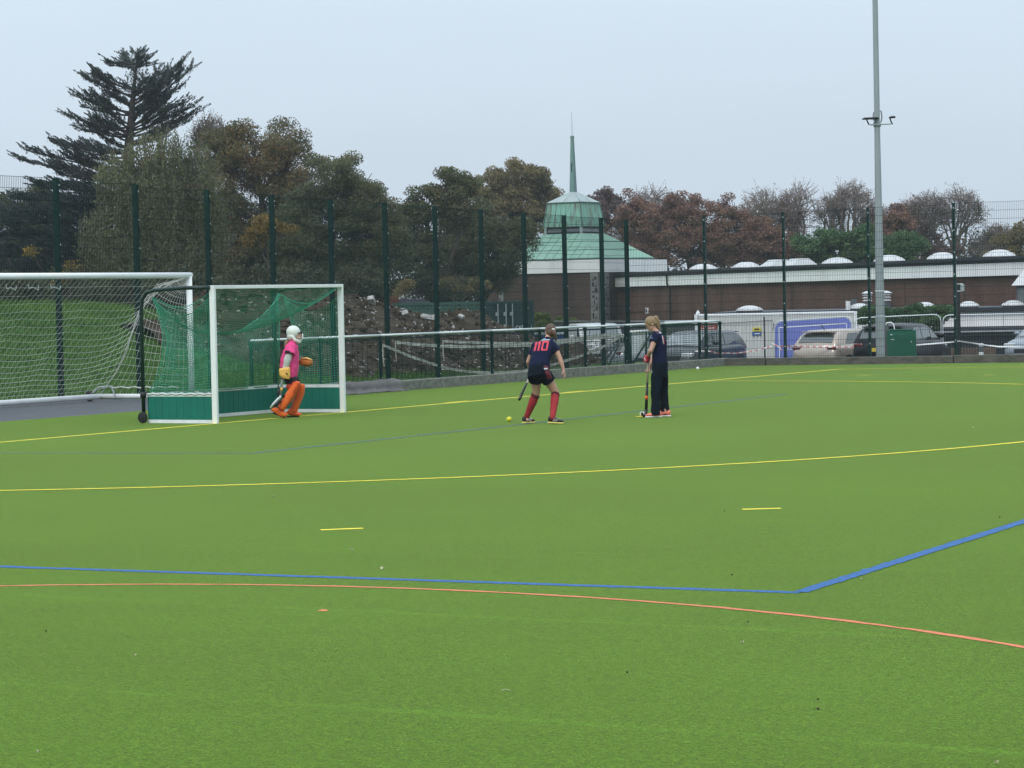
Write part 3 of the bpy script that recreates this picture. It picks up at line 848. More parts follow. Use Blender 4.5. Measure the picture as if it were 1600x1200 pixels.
# ================================================================== TREES
BARK = mat('grey_brown_bark', (0.035, 0.030, 0.024), 0.9, 0, 3, col2=(0.085, 0.072, 0.058), bump=0.5, bscale=12, stretch=(3, 3, .6))
BARK_D = mat('dark_bark', (0.022, 0.019, 0.017), 0.9, 0, 3, col2=(0.05, 0.043, 0.036), bump=0.4, bscale=12)
L_OAK = leafmat('oak_leaf', [(0.062, 0.071, 0.040), (0.096, 0.104, 0.046), (0.158, 0.125, 0.053), (0.250, 0.143, 0.060)], 0.35)
L_DGREEN = leafmat('dark_green_leaf', [(0.047, 0.065, 0.038), (0.071, 0.097, 0.047), (0.119, 0.127, 0.059), (0.178, 0.149, 0.064)], 0.35)
L_BIRCH = leafmat('weeping_birch_leaf', [(0.078, 0.092, 0.048), (0.128, 0.139, 0.068), (0.188, 0.186, 0.090)], 0.5)
L_CEDAR = leafmat('cedar_needle', [(0.017, 0.030, 0.028), (0.028, 0.044, 0.040), (0.046, 0.065, 0.056)], 0.5, 0.08)
L_BRONZE = leafmat('bronze_leaf', [(0.098, 0.094, 0.048), (0.174, 0.149, 0.067), (0.275, 0.196, 0.091)], 0.4)
L_COPPER = leafmat('copper_beech_leaf', [(0.112, 0.074, 0.063), (0.177, 0.101, 0.083), (0.251, 0.131, 0.096), (0.283, 0.175, 0.101)], 0.30)
L_PURPLE = leafmat('purple_brown_leaf', [(0.071, 0.052, 0.052), (0.121, 0.077, 0.071), (0.161, 0.102, 0.086)], 0.4)
L_SHRUB = leafmat('evergreen_shrub_leaf', [(0.043, 0.098, 0.043), (0.070, 0.146, 0.058), (0.129, 0.206, 0.076)], 0.6)
L_YEL = leafmat('yellowing_leaf', [(0.094, 0.084, 0.023), (0.217, 0.152, 0.036), (0.377, 0.217, 0.043)], 0.6)
L_UNDER = leafmat('undergrowth_leaf', [(0.036, 0.048, 0.030), (0.065, 0.076, 0.043), (0.112, 0.113, 0.058)], 0.5)

def leaves(name, cen, size, m, parent, aspect=0.55, up_bias=0.3, dirs=None, dir_mix=0.0):
    n = len(cen)
    t = rng.normal(size=(n, 3))
    if dirs is not None: t = t * (1 - dir_mix) + dirs * dir_mix * 1.7
    t /= np.linalg.norm(t, axis=1, keepdims=True) + 1e-9
    q = rng.normal(size=(n, 3)); q[:, 2] *= (1 - up_bias)
    s = np.cross(t, q); s /= np.linalg.norm(s, axis=1, keepdims=True) + 1e-9
    sz = size if hasattr(size, '__len__') else np.full(n, size)
    sz = sz * rng.uniform(0.7, 1.3, n)
    a = t * (sz / 2)[:, None]; b = s * (sz * aspect / 2)[:, None]
    v = np.stack([cen - a, cen + b, cen + a, cen - b], 1).reshape(-1, 3)
    o = link(name, np_mesh(name, v, np.arange(4 * n).reshape(-1, 4)), m, parent)
    return o

def lobe_clumps(lobes, dens):
    out = []
    for c, r in lobes:
        area = 4 * math.pi * ((r[0] * r[1] + r[0] * r[2] + r[1] * r[2]) / 3)
        n = max(6, int(area * dens))
        d = rng.normal(size=(n, 3)); d /= np.linalg.norm(d, axis=1, keepdims=True)
        rad = rng.random(n) ** 0.33
        rad = 0.35 + 0.65 * rad
        sd_ = rng.uniform(0, 100)
        wob = np.array([0.88 + 0.60 * noise.noise(Vector((x[0] * 1.8 + sd_, x[1] * 1.8, x[2] * 1.8))) + 0.28 * noise.noise(Vector((x[0] * 5 + sd_, x[1] * 5, x[2] * 5))) for x in d])
        out.append(np.array(c) + d * (rad * wob)[:, None] * np.array(r))
    return out

def tree(name, label, cat, group, trunk_px, d, lobes_px, leaf, nleaf, lsize=0.13, csig=0.36, dens=1.6, trunk_r=0.28, bark=None, depth_k=0.9, twig=1.0, keep=1.0):
    bark = bark or BARK
    base = P(trunk_px, 470, d); base.z = hgt(base.x, base.y) - 0.1
    t = thing(name, label, cat, base, 0, group)
    lobes = []
    for lb in lobes_px:
        cx, cy_, rx, ry = lb[:4]; dd = lb[4] if len(lb) > 4 else 0.0
        c = P(cx, cy_, d + dd); k = (d + dd) / F
        lobes.append(((c.x - base.x, c.y - base.y, c.z - base.z), (rx * k, (rx + ry) / 2 * k * depth_k, ry * k)))
    cl = lobe_clumps(lobes, dens)
    # wood
    m_ = MB(); r = random.Random(int(trunk_px * 7 + d))
    cen = sum((Vector(l[0]) for l in lobes), Vector()) / len(lobes)
    top = max(l[0][2] for l in lobes)
    fork = Vector((cen.x * .3, cen.y * .3, min(l[0][2] for l in lobes) * .55))
    m_.tube([(0, 0, 0), (fork.x * .3, fork.y * .3, fork.z * .45), fork], [trunk_r * 1.25, trunk_r, trunk_r * .8], 8)
    for (c, rr), pts in zip(lobes, cl):
        c = Vector(c); mid = fork.lerp(c, .5) + Vector((r.uniform(-.4, .4), r.uniform(-.4, .4), r.uniform(0, .5)))
        m_.tube([fork, mid, c], [trunk_r * .6, trunk_r * .42, trunk_r * .25], 6)
        idx = rng.permutation(len(pts))[:int(min(len(pts), 26 * twig))]
        for i in idx:
            e = Vector(pts[i]); s_ = mid.lerp(c, r.uniform(.3, 1))
            mm = s_.lerp(e, .5) + Vector((r.uniform(-.25, .25), r.uniform(-.25, .25), r.uniform(0, .35)))
            m_.tube([s_, mm, e], [trunk_r * .17, trunk_r * .10, .018], 4, False)
    part('trunk', m_, bark, t)
    # leaves
    cl = np.concatenate(cl)
    if keep < 1: cl = cl[rng.random(len(cl)) < keep]
    per = rng.integers(0, len(cl), nleaf)
    q = rng.normal(size=(nleaf, 3)); q /= np.linalg.norm(q, axis=1, keepdims=True); q *= (rng.random(nleaf) ** .45)[:, None]
    pos = cl[per] + q * np.array([csig, csig, csig * .70]) * 1.75
    leaves('crown', pos, lsize, leaf, t)
    return t

OAKS = 'broad trees behind the fence'
tree('oak_tree', 'tall round brown-green tree behind the small hockey goal, right of the weeping birch', 'tree', OAKS, 415, 128,
     [(400, 248, 78, 58), (352, 232, 44, 44), (448, 268, 54, 62), (392, 338, 86, 78), (440, 390, 80, 62), (360, 410, 70, 60)], L_OAK, 125000, 0.105, 0.34, 1.7, 0.36, keep=.74)
tree('oak_tree', 'dark green round tree sloping down to the gap left of the green containers', 'tree', OAKS, 525, 124,
     [(515, 292, 66, 56), (562, 325, 50, 52), (500, 362, 86, 74), (580, 385, 54, 70), (530, 425, 70, 44), (612, 390, 36, 66)], L_DGREEN, 115000, 0.105, 0.32, 1.7, 0.34, keep=.76)
tree('young_oak_tree', 'loose open tree with sky showing through, between dark tree and bronze tree', 'tree', OAKS, 672, 132,
     [(702, 292, 36, 30), (668, 318, 40, 34), (640, 350, 36, 44), (655, 410, 46, 48), (715, 330, 34, 40), (735, 285, 14, 22)], L_DGREEN, 34000, 0.125, 0.30, 2.4, 0.20, keep=.50)
tree('dark_tree', 'dense dark tree close left of the chapel roof', 'tree', OAKS, 745, 138,
     [(735, 372, 60, 56), (775, 392, 46, 46), (705, 405, 55, 50), (750, 430, 70, 36), (800, 372, 40, 48)], L_DGREEN, 60000, 0.12, 0.32, 1.5, 0.26)
tree('bronze_tree', 'rounded bronze tree behind the chapel, left of the spire', 'tree', OAKS, 808, 172,
     [(815, 278, 54, 33), (780, 296, 42, 30), (846, 300, 30, 34), (800, 326, 70, 34), (838, 345, 44, 30)], L_BRONZE, 52000, 0.145, 0.30, 1.5, 0.28, keep=.85)
tree('purple_tree', 'small dark purple tree just right of the chapel lantern', 'tree', OAKS, 945, 190,
     [(940, 312, 25, 17), (950, 330, 34, 22), (935, 345, 30, 22)], L_PURPLE, 9000, 0.17, 0.28, 1.4, 0.2, keep=.8)
CB = 'red-brown beeches behind the brick hall'
for label, tx, lb, n_, lf in (
    ('first red-brown beech right of the chapel roof', 1000, [(1000, 345, 44, 40), (975, 370, 36, 36), (1025, 375, 44, 36), (990, 325, 24, 22), (1000, 402, 60, 24)], 36000, L_COPPER),
    ('tallest red-brown beech, dense and dark, right of the first beech', 1085, [(1083, 332, 36, 30), (1060, 352, 44, 40), (1108, 355, 44, 40), (1080, 392, 74, 30), (1052, 318, 20, 20)], 42000, L_COPPER),
    ('red-brown beech left of the bare trees', 1160, [(1150, 358, 44, 36), (1185, 370, 40, 34), (1160, 395, 66, 26), (1140, 325, 16, 20)], 34000, L_COPPER),
    ('thin brown beech beside the green shrub', 1225, [(1225, 382, 34, 30), (1205, 395, 40, 26), (1245, 395, 30, 22)], 9500, L_COPPER)):
    tree('beech_tree', label, 'tree', CB, tx, 178, lb, lf, int(n_ * .85), 0.14, 0.30, 1.7, 0.26, keep=.62)
tree('brown_tree', 'brown round-headed tree right of the tall lighting mast', 'tree', 'brown trees at right', 1402, 178, [(1402, 338, 26, 22), (1385, 355, 24, 22), (1418, 358, 20, 22), (1395, 375, 34, 20)], L_COPPER, 8500, 0.17, 0.26, 1.5, 0.2, keep=.75)
tree('brown_tree', 'thin dark brown tree left of the rightmost fence post', 'tree', 'brown trees at right', 1458, 172, [(1455, 385, 28, 30), (1440, 365, 18, 22), (1475, 395, 26, 22), (1462, 410, 34, 14)], L_PURPLE, 6000, 0.16, 0.24, 1.5, 0.18, keep=.6)
tree('brown_tree', 'olive brown tree at the right edge of the photo', 'tree', 'brown trees at right', 1590, 165, [(1592, 366, 30, 26), (1575, 390, 26, 24), (1612, 385, 30, 34), (1590, 408, 46, 18)], L_BRONZE, 9000, 0.16, 0.26, 1.5, 0.2, keep=.75)
SG = 'evergreen shrubs behind the brick hall'
for label, cx, w_, tp, n_ in (('rounded evergreen shrub left of the lighting mast', 1290, 44, 352, 14000), ('larger evergreen shrub directly behind the lighting mast', 1345, 42, 352, 14000), ('lower evergreen shrub right of the lighting mast', 1408, 40, 364, 12000)):
    tree('evergreen_shrub', label, 'shrub', SG, cx, 152, [(cx, (tp + 415) / 2, w_, (415 - tp) / 2), (cx - w_ * .4, 395, w_ * .6, 24), (cx + w_ * .4, 392, w_ * .6, 26)], L_SHRUB, n_, 0.15, 0.26, 1.8, 0.12)
tree('maple_tree', 'small yellow-orange tree in front of the dark trees above the hockey goal', 'tree', None, 425, 113, [(412, 352, 24, 17), (440, 362, 16, 14), (400, 372, 18, 14)], L_YEL, 3600, 0.11, 0.22, 1.4, 0.10, keep=.6)
tree('maple_tree', 'small yellowing bush at the foot of the dark trees, left of the chapel', 'bush', None, 705, 118, [(700, 445, 22, 12), (745, 450, 20, 10), (640, 452, 24, 12)], L_BRONZE, 3000, 0.10, 0.2, 1.4, 0.07, keep=.7)
tree('far_left_tree', 'open dark tree with sky between its leaves at the left edge', 'tree', None, 35, 138, [(30, 325, 46, 34), (70, 318, 30, 26), (-10, 330, 36, 40), (40, 360, 60, 34)], L_DGREEN, 24000, 0.12, 0.28, 2.2, 0.20, keep=.5)
UG = 'dark shrubs under the trees'
for label, cx, cy_, rx, ry, d_ in (
    ('dark shrub beneath the cedar at the left edge', 20, 462, 60, 34, 92), ('dark shrub behind the football goal crossbar', 105, 458, 60, 36, 95),
    ('dark shrub under the weeping birch', 200, 462, 60, 34, 98), ('dark shrub between the two goals', 300, 458, 60, 38, 100),
    ('dark shrub behind the top of the hockey goal', 390, 452, 60, 40, 104), ('dark shrub left of the soil heap summit', 470, 448, 55, 40, 108),
    ('dark shrub behind the soil heap summit', 555, 448, 55, 36, 112), ('dark shrub right of the brick chimney', 690, 452, 60, 28, 132)):
    tree('dark_shrub', label, 'shrub', UG, cx, d_, [(cx, cy_, rx, ry), (cx - rx * .4, cy_ + 8, rx * .6, ry * .8), (cx + rx * .4, cy_ + 6, rx * .6, ry * .8)], L_UNDER, 9500, 0.12, 0.28, 1.8, 0.08)
tree('orange_bush', 'orange autumn bush behind the football crossbar', 'bush', None, 112, 88, [(112, 417, 13, 7), (48, 392, 7, 4), (90, 432, 14, 7)], L_YEL, 500, 0.09, 0.14, 2.0, 0.05)

tree('dark_conifer', 'dark conifer mass behind the lower cedar branches at left', 'tree', None, 90, 146,
     [(40, 395, 60, 50), (110, 370, 56, 62), (150, 330, 40, 44), (90, 420, 80, 40), (0, 410, 50, 46)], L_CEDAR, 42000, 0.15, 0.34, 1.6, 0.3)
# far wood as a mass that closes the gaps low down
n = 46000
xx = rng.uniform(-42, 44, n); yy = rng.uniform(196, 226, n)
top = np.array([5.2 + 2.6 * noise.noise(Vector((x * .12, 3.3, 0))) + 1.4 * noise.noise(Vector((x * .5, 1.3, 0))) for x in xx]) + np.where(xx < -6, 2.2, 0.0)
zz = -1.0 + (top + 1.0) * rng.random(n) ** 0.75
fw_ = leaves('far_wood', np.stack([xx, yy, zz], 1), 0.34, leafmat('far_wood_leaf', [(0.035, 0.036, 0.024), (0.062, 0.052, 0.034), (0.085, 0.062, 0.042)], 0.2), None)
tag(fw_, 'distant wood closing the view behind the trees', 'wood', kind='stuff')

# ---- weeping birch
def weeping():
    d = 108.0
    base = P(235, 470, d); base.z = hgt(base.x, base.y) - .1
    t = thing('weeping_birch', 'weeping birch with drooping olive foliage in front of the cedar', 'tree', base)
    k = d / F; m_ = MB(); r = random.Random(5)
    def loc(px, py, dd=0): return P(px, py, d + dd) - base
    m_.tube([(0, 0, 0), loc(236, 400), loc(240, 320), loc(250, 240)], [.26, .22, .16, .07], 8)
    pos = []; dirs = []
    lobes = [(250, 232, 58, 36), (305, 268, 42, 50), (190, 268, 44, 40), (250, 300, 84, 60), (160, 355, 38, 40), (320, 350, 40, 60), (240, 380, 95, 60), (205, 420, 80, 40), (320, 420, 40, 40)]
    for cx, cy_, rx, ry in lobes:
        c = loc(cx, cy_)
        for _ in range(int(rx * ry / 10)):
            q = rng.normal(size=3); q /= np.linalg.norm(q); q *= rng.random() ** .35
            s_ = Vector((c.x + q[0] * rx * k, c.y + q[1] * rx * k * .9, c.z + q[2] * ry * k))
            L_ = r.uniform(.5, 2.1)
            nl = int(L_ * 34); lean = Vector((r.uniform(-.12, .12), r.uniform(-.12, .12), -1))
            if r.random() < .05:
                m_.tube([Vector((0, 0, 0)).lerp(loc(240, 320), r.uniform(.8, 1.2)).lerp(s_, .2), s_ + Vector((0, 0, .3)), s_, s_ + lean * L_ * .6], [.03, .022, .014, .006], 3, False)
            u = rng.random(nl)
            for ui in u:
                pos.append((s_.x + lean.x * L_ * ui, s_.y + lean.y * L_ * ui, s_.z - L_ * ui)); dirs.append((0, 0, -1))
    for px, py in ((262, 205), (230, 240), (285, 232), (300, 255), (205, 250), (222, 215)):
        m_.tube([loc(240, 320), loc((240 + px) / 2, (320 + py) / 2), loc(px, py)], [.07, .05, .02], 5, False)
    part('trunk', m_, mat('birch_bark', (0.085, 0.078, 0.066), 0.8, 0.4, 4, stretch=(2, 2, 5)), t)
    pos = np.array(pos) + rng.normal(size=(len(pos), 3)) * .085
    leaves('crown', pos, 0.105, L_BIRCH, t, 0.42, 0.3, np.array(dirs, dtype=float), 0.55)
weeping()

# ---- cedar with flat, upswept plates of needles
def cedar():
    d = 132.0
    base = P(197, 470, d); base.z = hgt(base.x, base.y) - .1
    t = thing('cedar_tree', 'tall dark cedar with upswept flat branches rising above the other trees', 'tree', base)
    def loc(px, py, dd=0.0): return P(px, py, d + dd) - base
    trunk = [(197, 480), (197, 400), (198, 300), (202, 220), (208, 150), (214, 92)]
    m_ = MB(); m_.tube([loc(*p) for p in trunk], [.45, .40, .32, .22, .12, .04], 8)
    def tr(py):
        for a, b in zip(trunk, trunk[1:]):
            if b[1] <= py <= a[1]:
                u = (a[1] - py) / (a[1] - b[1]); return a[0] + (b[0] - a[0]) * u
        return 214
    r = random.Random(3); pos = []; dirs = []; sizes = []
    spec = [(100, 168, 99), (98, 218, 81), (104, 231, 90), (112, 190, 88), (140, 130, 110), (150, 133, 122), (168, 150, 128), (176, 116, 150), (196, 140, 150), (205, 109, 183), (214, 119, 200), (180, 125, 165),
            (215, 150, 185), (248, 78, 222), (262, 40, 235), (275, 32, 250), (285, 81, 270), (270, 100, 243), (240, 110, 225), (300, 60, 290), (290, 120, 262),
            (165, 282, 101), (175, 297, 109), (160, 262, 112), (180, 283, 136), (195, 298, 155), (205, 300, 168), (214, 309, 176), (222, 288, 193), (200, 268, 150), (190, 255, 130), (225, 265, 205), (150, 232, 130), (165, 180, 150), (185, 235, 165), (230, 160, 215),
            (140, 240, 150), (210, 170, 190), (240, 150, 235), (255, 130, 245)]
    spec += [(315, 30, 312), (330, -10, 335), (345, 10, 352), (360, -30, 372), (375, 20, 388), (390, -40, 405), (400, 40, 415), (415, -20, 432), (430, 30, 446), (320, 110, 318), (345, 100, 345), (370, 90, 372), (395, 110, 400), (420, 100, 428), (440, -30, 455), (440, 70, 455), (335, 70, 330), (380, 60, 395)]
    spec += [(320, 300, 330), (360, 320, 372), (400, 310, 410)]
    for sy, tx, ty in spec:
        low = ty > 285
        for rep in range(2 if not low else 3):
            dd = r.uniform(-2.2, 2.2) if not low else r.uniform(-4.5, 2.5)
            jx, jy = (r.uniform(-8, 8), r.uniform(-9, 7)) if rep else (0, 0)
            sh = r.uniform(.62, .92) if rep and not low else 1.0
            ex = tr(sy) + (tx - tr(sy)) * sh
            s_ = loc(tr(sy), sy + (r.uniform(-8, 8) if rep else 0)); e = loc(ex + jx, sy + (ty - sy) * sh + jy, dd)
            Lb = (e - s_).length
            rise = .16 if ty < sy - 12 else .06
            c1 = s_.lerp(e, .35) + Vector((0, 0, Lb * (.02 - rise * .5))); c2 = s_.lerp(e, .72) + Vector((0, 0, Lb * (.03 - rise * .35)))
            def at(u):
                v = 1 - u; return s_ * v ** 3 + c1 * (3 * v * v * u) + c2 * (3 * v * u * u) + e * u ** 3
            m_.tube([at(k / 6) for k in range(7)], [.06, .055, .045, .038, .028, .018, .008], 5, False)
            ax0 = (e - s_).normalized(); side0 = ax0.cross(Vector((0, 0, 1))).normalized()
            ns = int(Lb * (4.6 if not low else 7.5)) + 3
            for q_ in range(ns):
                u = .16 + .84 * r.random() ** .8
                o = at(u); ax = (at(min(1, u + .05)) - at(u - .05)).normalized()
                fan = r.gauss(0, .58); Ls = r.uniform(.55, 1.5) * (1.12 - .55 * u) * min(1.15, .45 + Lb / 4)
                dr = (ax * .85 + side0 * fan + Vector((0, 0, r.uniform(.12, .62)))).normalized()
                tip = o + dr * Ls + Vector((0, 0, -.05 * Ls))
                m_.tube([o, tip], [.018, .006], 3, False)
                nn = int(46 * Ls) + 10
                for _ in range(nn):
                    w_ = r.random(); p = o.lerp(tip, w_); sp = .088 * (1.1 - w_ * .85)
                    pos.append(p + Vector((r.gauss(0, sp), r.gauss(0, sp), r.gauss(0, sp * .5)))); dirs.append(dr + side0 * r.gauss(0, .35) + Vector((0, 0, .12)))
                    sizes.append(r.uniform(.09, .19))
    # leader tuft
    for _ in range(500):
        u = r.random(); c = loc(205, 150).lerp(loc(217, 82), u)
        pos.append(c + Vector((r.gauss(0, .38 * (1.1 - u)), r.gauss(0, .38 * (1.1 - u)), r.gauss(0, .1)))); dirs.append(Vector((r.gauss(0, .5), r.gauss(0, .5), .8))); sizes.append(r.uniform(.12, .26))
    part('trunk', m_, BARK_D, t)
    leaves('crown', np.array(pos), np.array(sizes), L_CEDAR, t, 0.26, 0.5, np.array([tuple(q.normalized()) for q in dirs]), 0.72)
cedar()

# ---- bare trees
def bare(name, label, tx, top, d, wpx, seed, leafy=0, lf=None, group='bare trees behind the brick hall'):
    base = P(tx, 470, d); base.z = hgt(base.x, base.y)
    t = thing(name, label, 'tree', base, 0, group)
    k = d / F; r = random.Random(seed); m_ = MB(); tips = []
    ry = min(62, wpx * 1.45); cen = P(tx + 2, top + ry, d) - base; rx_, rz_ = wpx * k, ry * k
    fork = Vector((r.uniform(-.2, .2), 0, max(.8, cen.z - rz_ * .8)))
    m_.tube([(0, 0, 0), fork * .5 + Vector((.08, 0, 0)), fork], [.20, .17, .15], 6, False)
    def bent(a, b_, w): return a.lerp(b_, .5) + Vector((r.gauss(0, w), r.gauss(0, w), r.gauss(w * .6, w)))
    def dirv(up, spread, base_dir=None):
        q = Vector((r.gauss(0, 1), r.gauss(0, 1), r.gauss(up, spread)))
        if base_dir is not None: q = q * .55 + base_dir * 1.1
        return q.normalized()
    for i in range(9):
        d1 = dirv(.7, .55); e1 = cen + Vector((d1.x * rx_, d1.y * rx_, d1.z * rz_)) * .48
        m1 = bent(fork, e1, .22); m_.tube([fork, m1, e1], [.10, .075, .05], 5, False)
        for j in range(5):
            d2 = dirv(.25, .6, d1); e2 = cen + Vector((d2.x * rx_, d2.y * rx_, d2.z * rz_)) * r.uniform(.66, .82)
            s2 = m1.lerp(e1, r.uniform(.2, 1)); m2 = bent(s2, e2, .14); m_.tube([s2, m2, e2], [.042, .032, .024], 4, False)
            for l in range(6):
                d3 = dirv(.2, .6, d2); e3 = cen + Vector((d3.x * rx_, d3.y * rx_, d3.z * rz_)) * r.uniform(.84, 1.04)
                s3 = m2.lerp(e2, r.uniform(0, 1)); m3 = bent(s3, e3, .09); m_.tube([s3, m3, e3], [.021, .017, .013], 3, False)
                tips += [m3, e3]
                for z_ in range(2):
                    e4 = m3.lerp(e3, r.uniform(.2, 1)) + Vector((r.gauss(0, .22), r.gauss(0, .22), r.gauss(.12, .2))); m_.tube([m3, e4], [.013, .010], 3, False); tips.append(e4)
    tips = np.array([tuple(q) for q in tips])
    part('trunk', m_, BARE_BARK, t)
    pos = tips[rng.integers(0, len(tips), leafy)] + rng.normal(size=(leafy, 3)) * .08
    leaves('crown', pos, 0.10, lf or L_BRONZE, t)
BARE_BARK = mat('pale_bare_bark', (0.17, 0.142, 0.127), 0.9, 0.3, 3)
for i, (label, tx, top, w_, lf_, m_) in enumerate((
    ('bare twiggy tree behind the red-brown beeches', 1018, 290, 52, 1500, L_COPPER),
    ('pale bare tree just right of the red-brown beeches', 1188, 292, 46, 1300, L_BRONZE),
    ('widest bare tree, its dark limbs spreading above the green shrub', 1252, 282, 46, 1100, L_COPPER),
    ('tall bare tree left of the lighting mast', 1330, 282, 46, 900, L_COPPER),
    ('narrow bare tree above the left end of the green shrubs', 1296, 306, 30, 500, L_COPPER),
    ('bare tree with a few leaves right of the brown round tree', 1448, 298, 38, 900, L_PURPLE),
    ('bare tree behind the rightmost fence post', 1494, 290, 50, 1200, L_PURPLE),
    ('low bare tree left of the olive brown tree', 1535, 365, 36, 700, L_BRONZE),
    ('russet half-bare tree behind the left green shrub', 1225, 318, 40, 2600, L_COPPER),
    ('half-bare russet tree above the middle green shrub', 1370, 318, 36, 2200, L_COPPER),
    ('half-bare tree between the lighting mast and the rightmost fence post', 1420, 312, 34, 2200, L_COPPER),
    ('russet half-bare tree low beside the olive brown tree', 1555, 350, 36, 1800, L_BRONZE),
    ('bare twigs rising above the tall brown-green oak', 330, 182, 34, 900, L_OAK))):
    bare('bare_tree', label, tx, top, 182 if tx > 500 else 133, w_, 11 + i, lf_, m_)

# ---- hedge hanging over the annex wall, and the bush by the containers
tree('ivy_hedge', 'glossy ivy hedge over the wall behind the green cabinet', 'hedge', None, 1405, 92.5,
     [(1342, 494, 18, 12), (1365, 494, 22, 15), (1390, 496, 24, 15), (1415, 495, 24, 16), (1440, 496, 24, 18), (1462, 492, 20, 16), (1480, 486, 14, 9), (1425, 508, 44, 10), (1385, 508, 34, 9)], L_SHRUB, 42000, 0.075, 0.12, 7.0, 0.015, depth_k=.5)
tree('low_hedge', 'yellow-green hedge beside the dark container end', 'hedge', None, 868, 122, [(850, 506, 22, 10), (885, 508, 24, 9), (905, 510, 20, 8), (846, 498, 14, 8)], leafmat('hedge_leaf', [(0.06, 0.10, 0.02), (0.12, 0.165, 0.03), (0.18, 0.22, 0.05)], .8), 6000, 0.09, 0.13, 3.0, 0.06)

# ================================================================== FENCES, GOALS, HEAP, SITE
def RP(px, py, p0, n):
    v = FW * F + RT * (px - 800.0) + UP * (600.0 - py)
    n = Vector(n); t = (Vector(p0) - CAMPOS).dot(n) / v.dot(n)
    return CAMPOS + v * t

def wire_panel(name, w, h, vs_sp, hs_sp, rv=.0025, rh=.0032, double=True):
    m_ = MB()
    nvv = int(round(w / vs_sp)); nh = int(round(h / hs_sp))
    for i in range(nvv + 1):
        x = w * i / nvv; m_.box((x, 0, h / 2), (rv * 2, rv * 2, h))
    for j in range(nh + 1):
        z = h * j / nh
        if double:
            m_.box((w / 2, -.008, z), (w, rh * 2, rh * 2)); m_.box((w / 2, .008, z), (w, rh * 2, rh * 2))
        else:
            m_.box((w / 2, 0, z), (w, rh * 2, rh * 2))
    return m_.mesh(name)

CLIP = mat('bright_clip', (0.45, 0.52, 0.52), 0.4, 0.1, 5, metal=.3)
PANEL = wire_panel('mesh_panel', 2.5, 4.0, .05, .2)
PANEL.materials.append(GREEN_MESH)
def mesh_fence(name, label, pts, skip=False):
    """pts = [(foot, top z)] at every post"""
    p0 = pts[0][0]
    f = thing(name, label, 'fence', p0)
    d = (pts[-1][0] - p0); d.z = 0; d.normalize(); nrm = Vector((d.y, -d.x, 0))
    if nrm.y > 0: nrm = -nrm
    for i, (p, zt) in enumerate(pts):
        if skip and i == 0: continue
        m_ = MB(); L_ = p - p0; z0 = p.z - .2
        m_.box((L_.x, L_.y, (z0 + zt) / 2 - p0.z), (.06, .12, zt - z0), (d, nrm, Vector((0, 0, 1))))
        m_.box((L_.x, L_.y, zt - p0.z + .006), (.07, .13, .012), (d, nrm, Vector((0, 0, 1))))
        o = part('post', m_, GREEN_STEEL, f)
        c_ = MB(); z = zt - .12
        while z > p.z + .3:
            q = L_ + nrm * .068 + d * .012
            c_.box((q.x, q.y, z - p0.z), (.022, .014, .035), (d, nrm, Vector((0, 0, 1)))); z -= .6
        part('clips', c_, CLIP, o, kind='stuff')
    for (a, za), (b_, zb_) in zip(pts, pts[1:]):
        o = link('mesh_panel', PANEL, None, f)
        e = b_ - a; e.z = 0; h = (za + zb_) / 2 - (a.z + b_.z) / 2 - .03
        q = a - p0 + nrm * .07
        o.location = (q.x, q.y, (a.z + b_.z) / 2 - p0.z + .02)
        o.rotation_euler = (0, math.atan2((zb_ - za) * .5, e.length) * -1 if False else 0, math.atan2(e.y, e.x))
        o.scale = (e.length / 2.5, 1, h / 4.0)
    return f

SF = 9.6
pl0 = W(0, SF); plists = []
tops = [(-52, 269.5), (87, 280), (211, 290), (323, 298), (424, 306), (516, 312.5), (601, 318), (679, 323.5), (751, 328), (818, 333), (881, 337), (939, 341), (978, 343.5)]
for px, py in tops:
    q = RP(px, py, pl0, NIN); plists.append((Vector((q.x, q.y, max(-.25, min(.3, hgt(q.x, q.y))))), q.z))
plists.insert(0, (plists[0][0] - (plists[1][0] - plists[0][0]), plists[0][1]))
print('fence tops', [round(z, 2) for _, z in plists], plists[-1][0])
mesh_fence('mesh_fence', 'tall dark green mesh fence running behind the goals along the bank', plists)
FC = plists[-1][0]
RDF = Vector((0.93, -0.367, 0)).normalized(); RNF = Vector((-RDF.y, RDF.x, 0))
rl = [(FC + RDF * .05 - Vector((0, 0, .3)), plists[-1][1])]
for px, py in ((1100, 337), (1223.5, 332.5), (1356, 325.5), (1490, 318), (1632, 311), (1778, 303)):
    q = RP(px, py, FC, RNF); rl.append((Vector((q.x, q.y, -.35)), q.z))
print('far fence', [(round(p.x, 1), round(p.y, 1), round(z, 2)) for p, z in rl])
mesh_fence('mesh_fence', 'tall dark green mesh fence along the far side before the car park', rl, True)

